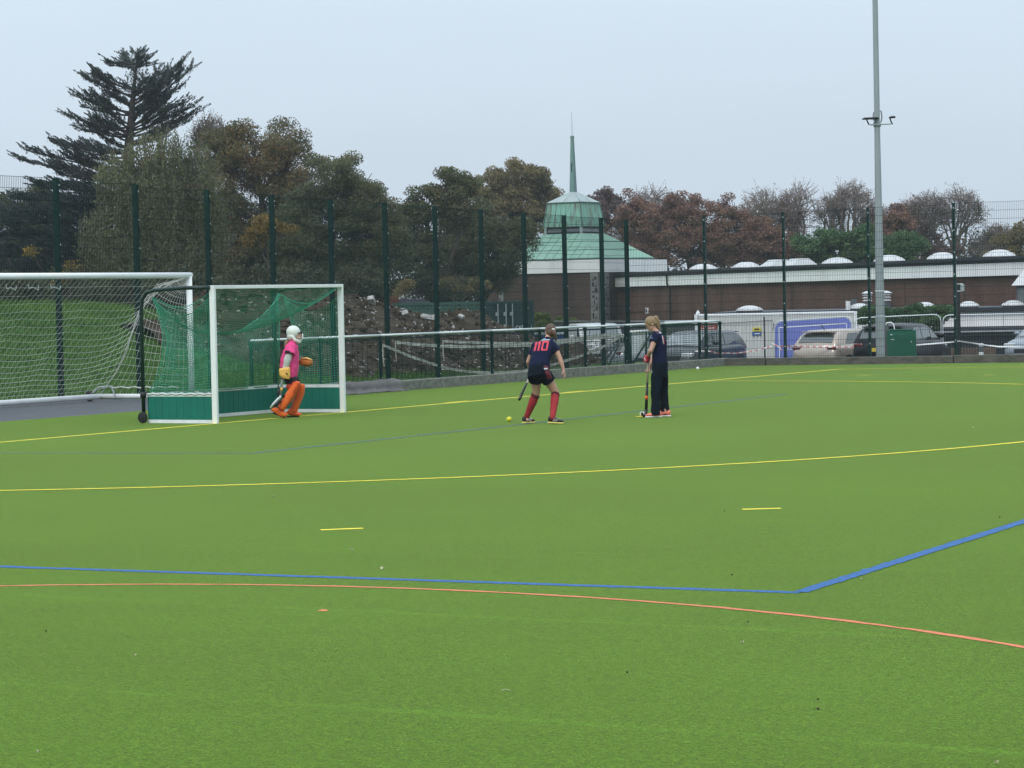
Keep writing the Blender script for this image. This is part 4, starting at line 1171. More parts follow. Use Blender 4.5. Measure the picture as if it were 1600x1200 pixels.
# ---- spectator rail with mesh infill on the kerb line
SR = 4.72
rail = thing('spectator_rail', 'waist-high green rail with galvanised handrail and close mesh along the kerb', 'railing', W(13, SR))
RPANEL = wire_panel('infill_panel', 2.5, .86, .20, .05, .003, .0032, False); RPANEL.materials.append(GREEN_MESH)
rp_ = [RP(px, py, W(0, SR), NIN) for px, py in ((392, 533.5), (500, 530.5), (594, 527), (685, 523.5), (768, 521.3), (843, 519.3), (914, 517.5), (977, 516), (1037, 514.5), (1093, 513), (1125, 512.3))]
print('rail z', [round(q.z, 2) for q in rp_])
RZ = 1.13
rp_ = [Vector((q.x, q.y, 0)) for q in rp_]
ret = rp_[-1] - NIN * 1.6
rp_.append(ret)
for i, q in enumerate(rp_):
    m_ = MB(); q2 = q
    m_.box((q.x, q.y, RZ / 2), (.055, .055, RZ - .02), (E1, NIN, Vector((0, 0, 1))))
    o = part('post', m_, GREEN_STEEL, rail, world=True)
    b2 = q + NIN * .033
    part('bolts', MB().box((b2.x, b2.y, .30), (.02, .012, .02), (E1, NIN, Vector((0, 0, 1)))).box((b2.x, b2.y, .86), (.02, .012, .02), (E1, NIN, Vector((0, 0, 1)))), CLIP, o, world=True, kind='stuff')
    part('collar', MB().box((q.x, q.y, RZ - .005), (.075, .075, .07), (E1, NIN, Vector((0, 0, 1)))), GREEN_STEEL, o, world=True)
for a, b_ in zip(rp_, rp_[1:]):
    part('handrail', MB().tube([a + Vector((0, 0, RZ + .045)), b_ + Vector((0, 0, RZ + .045))], .025, 10), GALV_LIGHT, rail, world=True, smooth=True)
    e = b_ - a; o = link('infill_panel', RPANEL, None, rail)
    q = a + NIN * .035 - rail.location; o.location = (q.x, q.y, .26); o.rotation_euler = (0, 0, math.atan2(e.y, e.x)); o.scale = (e.length / 2.5, 1, 1)
    part('lower_rail', MB().bar(a + Vector((0, 0, RZ - .03)), b_ + Vector((0, 0, RZ - .03)), .03, .03), GREEN_STEEL, rail, world=True)

# ---- nets
def net_mb(Pf, nu, nv, r, su, sv, edge=None):
    m_ = MB()
    for i in range(nu + 1):
        m_.tube([Pf(i / nu, k / sv) for k in range(sv + 1)], r if edge is None or 0 < i < nu else edge, 3, False)
    for j in range(nv + 1):
        m_.tube([Pf(k / su, j / nv) for k in range(su + 1)], r if edge is None or 0 < j < nv else edge, 3, False)
    return m_
def lerp(a, b, t): return a + (b - a) * t
def wob(u, v, a, sd): return a * noise.noise(Vector((u * 5 + sd, v * 5, sd)))

# ---- white football goal behind the hockey goal
FG = Vector((0, 0, 0))
gp = G(300, 626.5)                                       # foot of the right post
GE = E1 * -1                                             # along the goal, towards the left edge
GB_ = -NIN                                               # towards the back
fgoal = thing('football_goal', 'white full-size football goal with white net at the left edge', 'goal', gp)
GH, GW, GD = 2.47, 7.32, 2.25
def fg(u, s, z): return gp + GE * u + GB_ * s + Vector((0, 0, z))
part('crossbar', MB().tube([fg(-.06, 0, GH), fg(GW + .06, 0, GH)], .060, 12), WHITE_PAINT, fgoal, True, True)
part('post', MB().tube([fg(0, 0, 0.02), fg(0, 0, GH)], .060, 12), WHITE_PAINT, fgoal, True, True)
part('post', MB().tube([fg(GW, 0, 0.02), fg(GW, 0, GH)], .060, 12), WHITE_PAINT, fgoal, True, True)
part('back_bar', MB().tube([fg(0.02, GD, .09), fg(GW, GD, .09)], .058, 10), WHITE_DIRTY, fgoal, True, True)
for u in (0, GW):
    part('side_bar', MB().tube([fg(u, .05, .09), fg(u, GD, .09)], .052, 10), WHITE_PAINT, fgoal, True, True)
    wl_ = part('wheel', MB().lathe(fg(u + .16, GD + .16, .105), [(.03, -.05), (.09, -.045), (.105, -.02), (.105, .02), (.09, .045), (.03, .05)], 18, GE), BLACK_RUBBER, fgoal, True, True)
    part('wheel_bracket', MB().tube([fg(u + .12, GD - .45, .10), fg(u + .12, GD - .36, .30), fg(u + .14, GD - .05, .28), fg(u + .16, GD + .14, .12)], .018, 6), GALV, wl_, False, True)
NETW = mat('white_net_cord', (0.52, 0.54, 0.50), 0.7, 0.1, 8)
def fcorner(v, side):
    """gathered corner of the net from the top of the post to the ground frame"""
    s = [0.06, .62, .95, 1.22, 1.50, 1.80, 2.25]; z = [2.42, 2.30, 2.02, 1.55, 1.05, .58, .14]; w_ = [.0, .22, .24, .18, .10, .05, .0]
    f_ = v * 6; k = min(5, int(f_)); a = f_ - k
    return fg((lerp(w_[k], w_[k + 1], a) if side == 0 else GW - lerp(w_[k], w_[k + 1], a)), lerp(s[k], s[k + 1], a), lerp(z[k], z[k + 1], a))
def fback(u, v):
    cl_, cr_ = fcorner(v, 1), fcorner(v, 0)
    base = fg(GW * (1 - u), lerp(.06, GD, v), lerp(2.42, .12, v))
    bulge = math.sin(math.pi * v) * (.30) * math.sin(math.pi * u) ** .5
    base = base + GB_ * bulge + Vector((0, 0, -.16 * math.sin(math.pi * v)))
    e = .16
    if u > 1 - e:
        k = sm((u - (1 - e)) / e); base = base.lerp(cr_, k ** 1.3)
    elif u < e:
        k = sm((e - u) / e); base = base.lerp(cl_, k ** 1.3)
    w_ = wob(u * 3, v, .06, 3.1)
    return base + GB_ * w_ * math.sin(math.pi * v) + Vector((0, 0, -.05 * abs(math.sin(u * 14)) * math.sin(math.pi * v)))
net = part('net', net_mb(fback, 50, 19, .0031, 60, 16, .007), NETW, fgoal, False, True)
for side, u0 in ((0, 0), (1, GW)):
    def fside(u, v):
        c = fcorner(v, side); p = fg(u0, .06, lerp(2.38, .14, v))
        q = p.lerp(c, u); return q + GE * (.06 * math.sin(math.pi * u) * math.sin(math.pi * v)) * (1 if side == 0 else -1) + Vector((0, 0, -.07 * math.sin(math.pi * u) * (1 - v)))
    part('side_net', net_mb(fside, 14, 18, .0030, 10, 14), NETW, fgoal, False, True)
    for k in range(3):
        part('net_fold', MB().tube([fcorner(v / 12, side) + Vector((wob(v * .2, k, .05, k), wob(v * .2, k, .05, k + 7), 0)) for v in range(13)], .010, 5, False), NETW, fgoal, False, True)
# loops of cord tying the net to the crossbar
for k in range(5):
    u = 3.9 + k * .62
    part('net_tie', MB().tube([fg(u, .05, 2.30), fg(u + .03, .05, 2.22), fg(u + .16, .05, 2.27), fg(u + .27, .05, 2.25), fg(u + .29, .05, 2.32)], .010, 5), NETW, fgoal, False, True)
part('ground_ties', MB().tube([fg(.06, GD * (.12 + .07 * k), .26 + (.025 if k % 2 else 0)) for k in range(13)], .014, 5), NETW, fgoal, False, True)

# ---- hockey goal
hg = thing('hockey_goal', 'small hockey goal with white posts, green boards and green net, beside the goalkeeper', 'goal', A0)
def hq(t, s, z): return W(t, s, z)
TEAL = mat('green_goal_board', (0.001, 0.145, 0.102), 0.7, 0.12, 2.5, stretch=(1, 1, .4))
HW, HD = 3.71, 1.34
Z3 = Vector((0, 0, 1))
for t in (0, HW):
    p = hq(t, .0, 1.075); part('post', MB().box(p, (.055, .095, 2.15), (E1, NIN, Z3)), WHITE_PAINT, hg, world=True, bevel=.006)
p = hq(HW / 2, .0, 2.165); part('crossbar', MB().box(p, (HW + .055, .095, .055), (E1, NIN, Z3)), WHITE_PAINT, hg, world=True, bevel=.006)
def board(p0, p1, n, name):
    d = (p1 - p0); L_ = d.length; d = d / L_; nr = Vector((d.y, -d.x, 0))
    m_ = MB().box((p0 + p1) / 2 + Vector((0, 0, .24)), (L_, .025, .36), (d, nr, Z3)); o = part(name, m_, TEAL, hg, world=True)
    for k in range(n):
        c = p0 + d * (L_ * (k + .5) / n) + Vector((0, 0, .24))
        part('plank', MB().box(c, (L_ / n - .006, .034, .375), (d, nr, Z3)), TEAL, o, world=True)
    for z, h_ in ((.03, .055), (.455, .05)):
        c = (p0 + p1) / 2 + Vector((0, 0, z)); part('white_rail', MB().box(c, (L_, .042, h_), (d, nr, Z3)), WHITE_DIRTY, o, world=True)
    return o
board(hq(0, .055, 0), hq(0, HD - .04, 0), 9, 'side_board')
board(hq(HW, .055, 0), hq(HW, HD - .04, 0), 9, 'side_board')
board(hq(.03, HD, 0), hq(HW - .03, HD, 0), 25, 'back_board')
DKG = mat('dark_green_frame', (0.006, 0.026, 0.020), 0.4, 0.2, 5)
for t, m_ in ((-.05, DKG), (HW + .02, GALV)):
    pts = [hq(t, .02, 2.16), hq(t, .5, 2.165), hq(t, 1.10, 2.14), hq(t, 1.27, 2.10), hq(t, 1.36, 1.98), hq(t, 1.38, 1.8), hq(t, 1.38, .03)]
    part('frame_bar', MB().tube(pts, .032, 8), DKG, hg, True, True)
    wh = part('wheel', MB().lathe(hq(t - .03, 1.38, .095), [(.03, -.02), (.08, -.02), (.092, -.01), (.092, .01), (.08, .02), (.03, .02)], 18, E1), BLACK_RUBBER, hg, True, True)
    part('hub', MB().lathe(hq(t - .03, 1.38, .095), [(.02, -.028), (.03, -.026), (.03, .026), (.02, .028)], 10, E1), BLACK_STEEL, wh, False, True)
    part('bar_collar', MB().lathe(hq(t, 1.38, .46), [(.03, -.05), (.05, -.05), (.05, .05), (.03, .05)], 10), BLACK_STEEL, hg, True, True)
NETG = mat('green_net_cord', (0.012, 0.20, 0.115), 0.6, 0, 3, col2=(0.05, 0.32, 0.20))
BACKTOP = lambda u: hq(lerp(.05, HW - .02, u), lerp(1.20, 1.26, u), lerp(2.03, 2.06, u) - .66 * (4 * u * (1 - u)) ** .8)
def hback(u, v):
    a = BACKTOP(u); b_ = hq(lerp(.03, HW - .03, u), HD - .03, .46)
    q = a.lerp(b_, v); pull = .22 * math.sin(math.pi * v)
    edge = (1 - 2 * u) ; q = q + E1 * (pull * (abs(edge) ** 2) * (1 if edge > 0 else -1)) + NIN * (.16 * math.sin(math.pi * v))
    return q + NIN * wob(u * 2, v, .06, 1.7) + Vector((0, 0, -.05 * math.sin(math.pi * v)))
def hroof(u, v):
    a = hq(lerp(.05, HW - .05, u), .03, 2.13 - .02 * abs(math.sin(u * 25))); b_ = BACKTOP(u)
    q = a.lerp(b_, v); return q + Vector((0, 0, -.22 * math.sin(math.pi * v)))
def hside(t0, sgn):
    def f(u, v):
        top = lerp(2.02, 2.03, u) - .30 * 4 * u * (1 - u)
        s_top = lerp(.05, 1.20, u); s_bot = lerp(.05, HD - .03, u)
        s = lerp(s_top, s_bot, v) - .26 * math.sin(math.pi * v) * u ** 3
        return hq(t0 + sgn * (.05 * math.sin(math.pi * u) * math.sin(math.pi * v)), s, lerp(top, .46, v)) + E1 * wob(u, v, .03, 5 + t0)
    return f
for nm, f_, a, b_ in (('back_net', hback, 72, 36), ('roof_net', hroof, 72, 22), ('side_net', hside(.0, 1), 24, 34), ('side_net', hside(HW, -1), 24, 34)):
    part(nm, net_mb(f_, a, b_, .0034, 30, 12, .008), NETG, hg, False, True)
part('net_rope', MB().tube([hq(-.02, lerp(.05, HD, k / 20), .47 + .012 * math.sin(k * 2.2)) for k in range(21)], .018, 6), GALV_LIGHT, hg, True, True)

# ---- soil heap
HS = 14.6
crest_px = [(240, 500), (270, 492), (300, 478), (335, 460), (380, 453), (430, 455), (475, 456), (520, 461), (550, 467), (580, 475), (610, 484), (650, 489), (688, 499), (702, 493), (718, 486.5), (738, 491), (765, 505), (800, 517), (835, 528), (865, 545)]
crest = []
for px, py in crest_px:
    q = RP(px, py, W(0, HS), NIN); t, _ = TS(q.x, q.y); crest.append((t, q.z))
ct, cz_ = np.array([c[0] for c in crest]), np.array([c[1] for c in crest])
def heap_z(t, s):
    z = float(np.interp(t, ct, cz_)); dd = s - HS
    k = .62 + .12 * noise.noise(Vector((t * .5, 0, 0)))
    z = z - k * max(0, abs(dd) - .25) - .12 * min(abs(dd), .5)
    z += .20 * noise.noise(Vector((t * .8, s * .8, 2))) + .12 * noise.noise(Vector((t * 2.1, s * 2.1, 5))) + .06 * noise.noise(Vector((t * 5, s * 5, 9))) + .03 * noise.noise(Vector((t * 11, s * 11, 9)))
    return z
t0, t1 = float(ct[0]) - 1.0, float(ct[-1]) + 1.5
nt_, ns_ = 260, 130; hv = []
for i in range(nt_):
    for j in range(ns_):
        t = lerp(t0, t1, i / (nt_ - 1)); s = lerp(HS - 4.6, HS + 4.5, j / (ns_ - 1)); p = W(t, s)
        hv.append((p.x, p.y, max(heap_z(t, s), hgt(p.x, p.y) - .25)))
hb = W(26, HS); hb.z = -.5
heap = thing('soil_heap', 'long heap of brown soil and pale rubble behind the rail', 'soil heap', hb)
SOIL = mat('brown_soil', (0.024, 0.0175, 0.010), 0.95, 0, 1.8, col2=(0.080, 0.057, 0.035), bump=0.8, bscale=9, detail=9)
hv = np.array(hv) - np.array(hb)
hqd = np.array([(i * ns_ + j, i * ns_ + j + 1, (i + 1) * ns_ + j + 1, (i + 1) * ns_ + j) for i in range(nt_ - 1) for j in range(ns_ - 1)])
link('soil', np_mesh('soil', hv, hqd[:, ::-1]), SOIL, heap, True)
def rubble(n, smin, smax, m, name, seed, bias=1.0):
    r = random.Random(seed); m_ = MB(); k = 0
    while k < n:
        t = r.uniform(t0 + .5, t1 - .3); s = HS + r.uniform(-4.3, 1.5) * bias
        z = heap_z(t, s); p = W(t, s)
        if z < hgt(p.x, p.y) - .05: continue
        if noise.noise(Vector((t * .9, s * 1.3, 21))) < r.uniform(-.5, .35): continue
        k += 1
        a = smin + (smax - smin) * r.random() ** 2.5
        ax = Matrix.Rotation(r.uniform(0, 6.28), 3, Vector((r.gauss(0, 1), r.gauss(0, 1), r.gauss(0, 1))))
        x, y, zz = ax.col[0], ax.col[1], ax.col[2]
        m_.box(Vector((p.x, p.y, z + a * .1)) - hb, (a * r.uniform(.8, 2.2), a * r.uniform(.5, 1.1), a * r.uniform(.3, .8)), (x, y, zz))
    return part(name, m_, m, heap, kind='stuff')
RUB1 = mat('pale_rubble', (0.30, 0.29, 0.27), 0.8, 0, 9, col2=(0.62, 0.61, 0.58)); RUB2 = mat('grey_rubble', (0.060, 0.050, 0.040), 0.9, 0, 7, col2=(0.15, 0.13, 0.11))
RUB3 = mat('red_brick_rubble', (0.16, 0.055, 0.035), 0.9, 0.3, 7)
rubble(2400, .012, .065, RUB1, 'pale_rubble', 1); rubble(350, .03, .10, RUB2, 'grey_rubble', 2); rubble(25, .03, .08, RUB3, 'brick_rubble', 3)
rubble(1800, .05, .17, SOIL, 'soil_clods', 4)
for px, py, a in ((576, 477, .30), (626, 486, .24), (661, 499, .30), (674, 501, .26), (716, 491, .20), (1e9, 0, 0)):
    if px > 1e8: break
    q = RP(px, py, W(0, HS - .3), NIN); m_ = MB(); r = random.Random(px)
    t, s = TS(q.x, q.y); z = heap_z(t, HS - .4)
    rot = Matrix.Rotation(r.uniform(0, 3), 3, 'X') @ Matrix.Rotation(r.uniform(0, 3), 3, 'Z')
    m_.box(W(t, HS - .4, z + .05) - hb, (a, a * .6, a * .5), (rot.col[0], rot.col[1], rot.col[2])); part('rubble_chunk', m_, RUB1, heap, bevel=.02)

# ---- green shipping container
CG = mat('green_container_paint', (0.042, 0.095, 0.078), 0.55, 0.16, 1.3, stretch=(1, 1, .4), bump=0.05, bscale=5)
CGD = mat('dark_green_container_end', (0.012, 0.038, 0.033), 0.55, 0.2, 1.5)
c0 = P(757, 466, 104.0)
ang = math.radians(-39)                                  # local x along the door end, local y along the side
cont = thing('shipping_container', 'green steel shipping container with dark door end, beyond the soil heap', 'container', (c0.x, c0.y, -.85), math.radians(39))
CL_, CW_, CH_ = 6.06, 2.44, 2.62
# door end runs from local (0,0) along +x; side runs back along +y rotated: side seen to the left
def corr(x0, x1, y, n, dep):                              # corrugated sheet, upright waves
    m_ = MB(); p = []
    for i in range(n * 4 + 1):
        x = lerp(x0, x1, i / (n * 4)); o = (0, 0, dep, dep)[i % 4]; p.append((x, o))
    return p
side = MB(); prof = corr(.12, CL_ - .12, 0, 22, .045)
vs_ = [(-.0 + o, x, z) for z in (.16, CH_ - .12) for x, o in prof]; k = len(prof)
side.add(vs_, [(i, i + 1, k + i + 1, k + i) for i in range(k - 1)])
side.add([(CW_ - o, x, z) for z in (.16, CH_ - .12) for x, o in prof], [(i + 1, i, k + i, k + i + 1) for i in range(k - 1)])
part('side_panel', side, CG, cont)
part('roof', MB().box((CW_ / 2, CL_ / 2, CH_ - .05), (CW_ - .02, CL_ - .02, .06)), CG, cont)
part('end_wall', MB().box((CW_ / 2, CL_ - .06, CH_ / 2), (CW_ - .06, .06, CH_ - .1)), CG, cont)
for x in (.03, CW_ - .03):
    part('top_rail', MB().box((x, CL_ / 2, CH_ - .05), (.07, CL_, .11)), CG, cont); part('bottom_rail', MB().box((x, CL_ / 2, .08), (.07, CL_, .16)), CG, cont)
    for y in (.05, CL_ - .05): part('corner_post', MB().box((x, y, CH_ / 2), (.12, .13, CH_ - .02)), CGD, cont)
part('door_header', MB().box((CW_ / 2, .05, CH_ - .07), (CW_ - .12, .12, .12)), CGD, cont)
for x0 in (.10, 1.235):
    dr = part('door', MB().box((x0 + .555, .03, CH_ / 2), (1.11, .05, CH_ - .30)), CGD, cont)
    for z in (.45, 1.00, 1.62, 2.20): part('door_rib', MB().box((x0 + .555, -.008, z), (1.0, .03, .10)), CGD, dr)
for x in (.62, 1.02, 1.35, ):
    part('lock_rod', MB().tube([(x, -.05, .12), (x, -.05, CH_ - .10)], .022, 8), GALV, cont)
    part('rod_guide', MB().box((x - .05, -.035, CH_ - .50), (.12, .05, .14)), GALV, cont)
LET = mat('white_stencil', (0.70, 0.72, 0.70), 0.7, 0.15, 12)
for txt, x, z, sz in (('CAS', 1.50, CH_ - 1.12, .22), ('1', 2.26, CH_ - 1.12, .22), ('5 -', 1.78, CH_ - 1.48, .22), ('NSF', 1.48, CH_ - 2.02, .22), ('T.C', 1.52, CH_ - 2.30, .22), ('I', 1.86, CH_ - 2.2, .3)):
    m_ = text_mb(txt, sz, (x, -.026, z), (1, 0, 0), (0, 0, 1), .004); part('lettering', m_, LET, cont)
for z, h_ in ((CH_ - 1.05, .12), (CH_ - 1.28, .12), (CH_ - 1.45, .10)):
    part('marking_plate', MB().box((.40, -.012, z), (.24, .02, h_)), LET if z != CH_ - 1.45 else CLIP, cont)

# ---- blue skip
BLUE_S = mat('blue_skip_paint', (0.018, 0.075, 0.22), 0.5, 0.15, 2)
q = P(868, 520, 108)
sk = thing('blue_skip', 'blue steel skip behind the rail, below the low hedge', 'skip', (q.x, q.y, -.95), math.radians(-3))
part('body', MB().add([(-.75, -.7, 0), (.75, -.7, 0), (.75, .7, 0), (-.75, .7, 0), (-.93, -.9, 1.35), (.93, -.9, 1.35), (.93, .9, 1.35), (-.93, .9, 1.35)], [(3, 2, 1, 0), (0, 1, 5, 4), (1, 2, 6, 5), (2, 3, 7, 6), (3, 0, 4, 7), (4, 5, 6, 7)]), BLUE_S, sk, bevel=.02)
part('rim', MB().box((0, 0, 1.37), (1.95, 1.9, .06)), GALV, sk)
for x in (-.5, 0, .5): part('rib', MB().bar((x * .86, -.72, .1), (x, -.90, 1.32), .07, .05, Vector((0, -1, 0))), BLUE_S, sk)

# ---- white site cabin with safety signs
CABM = mat('white_cabin_sheet', (0.60, 0.61, 0.58), 0.5, 0.06, 1.5, stretch=(1, 1, .3))
w0, w1 = P(1086, 494, 90.5), P(1338, 490, 90.0)
dv = w1 - w0; CLn = Vector((dv.x, dv.y, 0)).length
cab = thing('site_cabin', 'white ribbed site cabin with red, yellow and blue safety signs', 'cabin', (w0.x, w0.y, -1.0), math.atan2(dv.y, dv.x))
CH2 = w0.z + 1.0
part('shell', MB().box((CLn / 2, 1.25, CH2 / 2), (CLn, 2.44, CH2)), CABM, cab)
nr = 44; m_ = MB()
for i in range(nr): m_.box((CLn * (i + .5) / nr, .01, CH2 / 2), (CLn / nr * .5, .045, CH2 - .12))
part('ribs', m_, CABM, cab, kind='stuff')
part('roof_edge', MB().box((CLn / 2, 1.25, CH2 + .02), (CLn + .06, 2.5, .05)), WHITE_DIRTY, cab)
for x in (.03, CLn - .03): part('corner_post', MB().box((x, .0, CH2 / 2), (.10, .10, CH2 + .12)), WHITE_PAINT, cab)
part('pipe', MB().lathe((.10, .05, CH2), [(.06, 0), (.07, .10), (.02, .20)], 10), WHITE_PAINT, cab)
def cabx(px): return CLn * (px - 1086) / (1338 - 1086)
def cabz(py): return CH2 - (py - 492.5) * 90.2 / F
SGR = mat('red_sign', (0.50, 0.075, 0.045), 0.5, 0.1, 3); SGY = mat('yellow_sign', (0.62, 0.52, 0.06), 0.5, 0.08, 3); SGB = mat('blue_sign', (0.02, 0.12, 0.36), 0.5, 0.1, 3)
INK = mat('black_print', (0.03, 0.03, 0.025), 0.6, 0.1, 5)
def sign(x0, x1, y0, y1, m, name='sign'):
    return part(name, MB().box(((cabx(x0) + cabx(x1)) / 2, -.03, (cabz(y0) + cabz(y1)) / 2), (cabx(x1) - cabx(x0), .03, abs(cabz(y0) - cabz(y1)))), m, cab)
sg = sign(1092, 1120, 504, 519, SGR)
for k in range(3): part('print_line', MB().box((cabx(1106), -.048, cabz(507.5 + 4 * k)), (cabx(1116) - cabx(1096), .004, .03)), WHITE_DIRTY, sg)
sg = sign(1176, 1189, 512, 518, SGY); part('print_line', MB().box((cabx(1182.5), -.048, cabz(515)), (.16, .004, .05)), INK, sg)
sg = sign(1175, 1189, 519.5, 524, SGB); part('print_line', MB().box((cabx(1183), -.048, cabz(521.8)), (.18, .004, .03)), WHITE_DIRTY, sg)
part('door_gap', MB().box((cabx(1194), -.022, CH2 / 2), (.03, .03, CH2 - .1)), DARK_GAP, cab)
part('cable', MB().tube([(cabx(1122), -.05, cabz(504.5)), (cabx(1160), -.05, cabz(503.5)), (cabx(1207), -.05, cabz(501)), (cabx(1209), -.05, cabz(508)), (cabx(1207), -.05, cabz(517))], .010, 5), BLACK_STEEL, cab)

# ---- blue hoarding sheet on a site fence, and plain site-fence panels
HB_ = mat('blue_hoarding', (0.150, 0.185, 0.50), 0.55, 0.08, 1.5)
def site_panel(px0, px1, pyt0, pyt1, d0, d1, label, sheet=None):
    a, b_ = P(px0, pyt0, d0), P(px1, pyt1, d1); z0 = -1.0
    e = b_ - a; L_ = Vector((e.x, e.y, 0)).length; sl = (b_.z - a.z) / L_
    h = a.z - z0
    s_ = thing('site_fence_panel', label, 'site fence', (a.x, a.y, z0), math.atan2(e.y, e.x), 'temporary site fence panels')
    def q(x, z): return (x, 0, z + sl * x)
    pts = [q(0, -.0), q(0, h - .22), q(.03, h - .10), q(.10, h - .03), q(.22, h)] + [q(L_ - .22, h), q(L_ - .10, h - .03), q(L_ - .03, h - .10), q(L_, h - .22), q(L_, 0)]
    part('frame', MB().tube(pts, .019, 8), GALV_LIGHT, s_, True)
    part('foot', MB().box((L_ / 2, 0, .06), (L_ + .2, .22, .12)).box((0, 0, .06), (.6, .24, .13)), GREY_CONC, s_)
    if sheet:
        m_ = MB(); o_ = [q(.03, .05), q(L_ - .03, .05), q(L_ - .03, h - .22), q(L_ - .10, h - .10), q(L_ - .22, h - .03), q(.22, h - .03), q(.10, h - .10), q(.03, h - .22)]
        m_.add([(x, -.03, z) for x, y, z in o_] + [(x, -.02, z) for x, y, z in o_], [tuple(range(8)), tuple(reversed(range(8, 16)))] + [(i, 8 + i, 8 + (i + 1) % 8, (i + 1) % 8) for i in range(8)])
        sh = part('sheet', m_, sheet, s_)
        m_ = MB(); i0, i1, zt = .17, L_ - .17, h - .22
        m_.bar(q(i0, 0.1), q(i0, zt), .008, .024, Vector((1, 0, 0))); m_.bar(q(i1, .1), q(i1, zt), .008, .024, Vector((1, 0, 0)))
        m_.bar(q(i0, zt), q(i1, zt), .008, .03, Vector((0, 0, 1)))
        m_.v = [(x, y - .036, z) for x, y, z in m_.v]; part('white_border', m_, WHITE_PAINT, sh)
        x_ = L_ * (1229 - px0) / (px1 - px0)
        part('lettering', text_mb('RILDC', .16, (x_, -.034, h - .98 + sl * x_), (1, 0, 0), (0, 0, 1), .004), WHITE_PAINT, sh)
    else:
        m_ = MB(); n = int(L_ / .09)
        for i in range(1, n): m_.bar(q(L_ * i / n, .12), q(L_ * i / n, h - .04), .003, .003, Vector((1, 0, 0)))
        for j in range(1, 9): m_.bar(q(.02, h * j / 9), q(L_ - .02, h * j / 9), .003, .003)
        part('mesh', m_, GALV, s_)
    return s_
site_panel(1210, 1331, 502, 494, 88.4, 87.2, 'temporary fence panel covered with a blue sheet with white border', HB_)
site_panel(1335, 1470, 497, 491, 89.0, 88.6, 'bare temporary fence panel in front of the ivy hedge')
site_panel(1473, 1612, 492.5, 490, 88.6, 88.2, 'bare temporary fence panel right of the rightmost fence post')
site_panel(890, 976, 511, 508, 97.5, 95.5, 'bare temporary fence panel right of the blue skip')
site_panel(984, 1087, 507, 504, 95.0, 92.0, 'bare temporary fence panel left of the white cabin')

# ---- lighting mast
q = P(1376.5, 560, 80.5)
ZG = -.5
mast = thing('lighting_mast', 'tall grey tapered lighting mast with black cross-arm, behind the green cabinet', 'mast', (q.x, q.y, ZG))
MASTM = mat('grey_mast_steel', (0.30, 0.335, 0.345), 0.45, 0.10, 1.5, metal=.3, stretch=(6, 6, .5))
part('shaft', MB().lathe((0, 0, 0), [(.150, 0), (.150, 1.6), (.138, 1.65), (.088, 7.0), (.075, 14.0)], 12), MASTM, mast)
part('access_door', MB().box((-.02, -.148, 1.15), (.12, .02, .5)), MASTM, mast)
part('strap', MB().lathe((0, 0, 2.35), [(.150, 0), (.150, .05)], 12), GALV_LIGHT, mast)
zl = P(1372, 190, 80.5).z - ZG
arm = part('cross_arm', MB().tube([(-.22, -.12, zl - .10), (.40, -.12, zl - .08)], .022, 8), GALV, mast)
part('clamp', MB().lathe((0, 0, zl - .16), [(.10, 0), (.115, .02), (.115, .14), (.10, .16)], 12), MASTM, mast)
for x0, x1, z_ in ((-.46, .02, zl + .075), (.34, .52, zl + .10)):
    fl = part('flood_light', MB().loft([((x0, -.15, z_), (0, .10, 0), (0, 0, .02)), ((x0 + .05, -.15, z_ + .012), (0, .16, 0), (0, 0, .035)), ((x1 - .03, -.15, z_ + .02), (0, .16, 0), (0, 0, .035)), ((x1, -.15, z_ + .01), (0, .12, 0), (0, 0, .025))], 10), BLACK_STEEL, mast)
    xm = lerp(x0, x1, .35); part('bracket', MB().tube([(xm - .04, -.15, z_ - .02), (xm, -.15, z_ - .12), (xm + .04, -.13, zl - .10)], .02, 6), BLACK_STEEL, fl)
part('cable_loop', MB().tube([(.11, -.06, zl - .02), (.14, -.06, zl + .12), (.12, -.06, zl + .30), (.09, -.05, zl + .32)], .016, 6), BLACK_STEEL, mast)
part('cable_loop', MB().tube([(-.11, -.06, zl + .02), (-.125, -.06, zl + .2), (-.10, -.05, zl + .28)], .014, 6), BLACK_STEEL, mast)

# ---- camera post with dark dome housing
q = P(1499, 560, 82)
pst = thing('camera_post', 'short black post carrying a grey box, beside the rightmost fence post', 'post', (q.x, q.y, -1.0))
zt = P(1498, 441, 82).z + 1.0
part('post', MB().box((0, 0, zt / 2), (.095, .095, zt)), BLACK_STEEL, pst)
part('box', MB().box((.115, -.02, zt - .17), (.12, .14, .21)), GALV, pst, bevel=.01)
for z in (zt - .05, zt - .27): part('bracket', MB().bar((-.04, -.05, z), (.13, -.06, z), .03, .03), GALV_LIGHT, pst)

# ---- green electrical cabinet, standing between kerb and fence
q = P(1410, 560, 71.5)
cb_ = thing('electrical_cabinet', 'dark green slatted cabinet at the foot of the lighting mast', 'cabinet', (q.x, q.y, 0), math.radians(-3))
cw = 44 * 71.5 / F; chh = P(1410, 516, 71.5).z
CBG = mat('cabinet_green', (0.006, 0.085, 0.052), 0.45, 0.12, 3)
part('body', MB().box((0, .2, chh / 2), (cw, .4, chh)), CBG, cb_, bevel=.008)
for i in range(11): part('louvre', MB().box((0, -.008, .10 + i * (chh - .2) / 10.5), (cw - .06, .022, .045)), CBG, cb_)
part('lid', MB().box((-.03, .2, chh + .012), (cw * .80, .44, .03)), CBG, cb_)
part('lock', MB().box((cw * .32, -.025, chh * .62), (.018, .02, .03)), GALV_LIGHT, cb_); part('badge', MB().box((-cw * .38, -.024, chh * .86), (.05, .012, .022)), GALV_LIGHT, cb_)
part('label_plate', MB().box((-cw * .34, -.024, chh * .70), (.09, .012, .02)), GALV, cb_)
q = P(1386, 560, 72.2)
gpz = P(1386, 505, 72.2).z
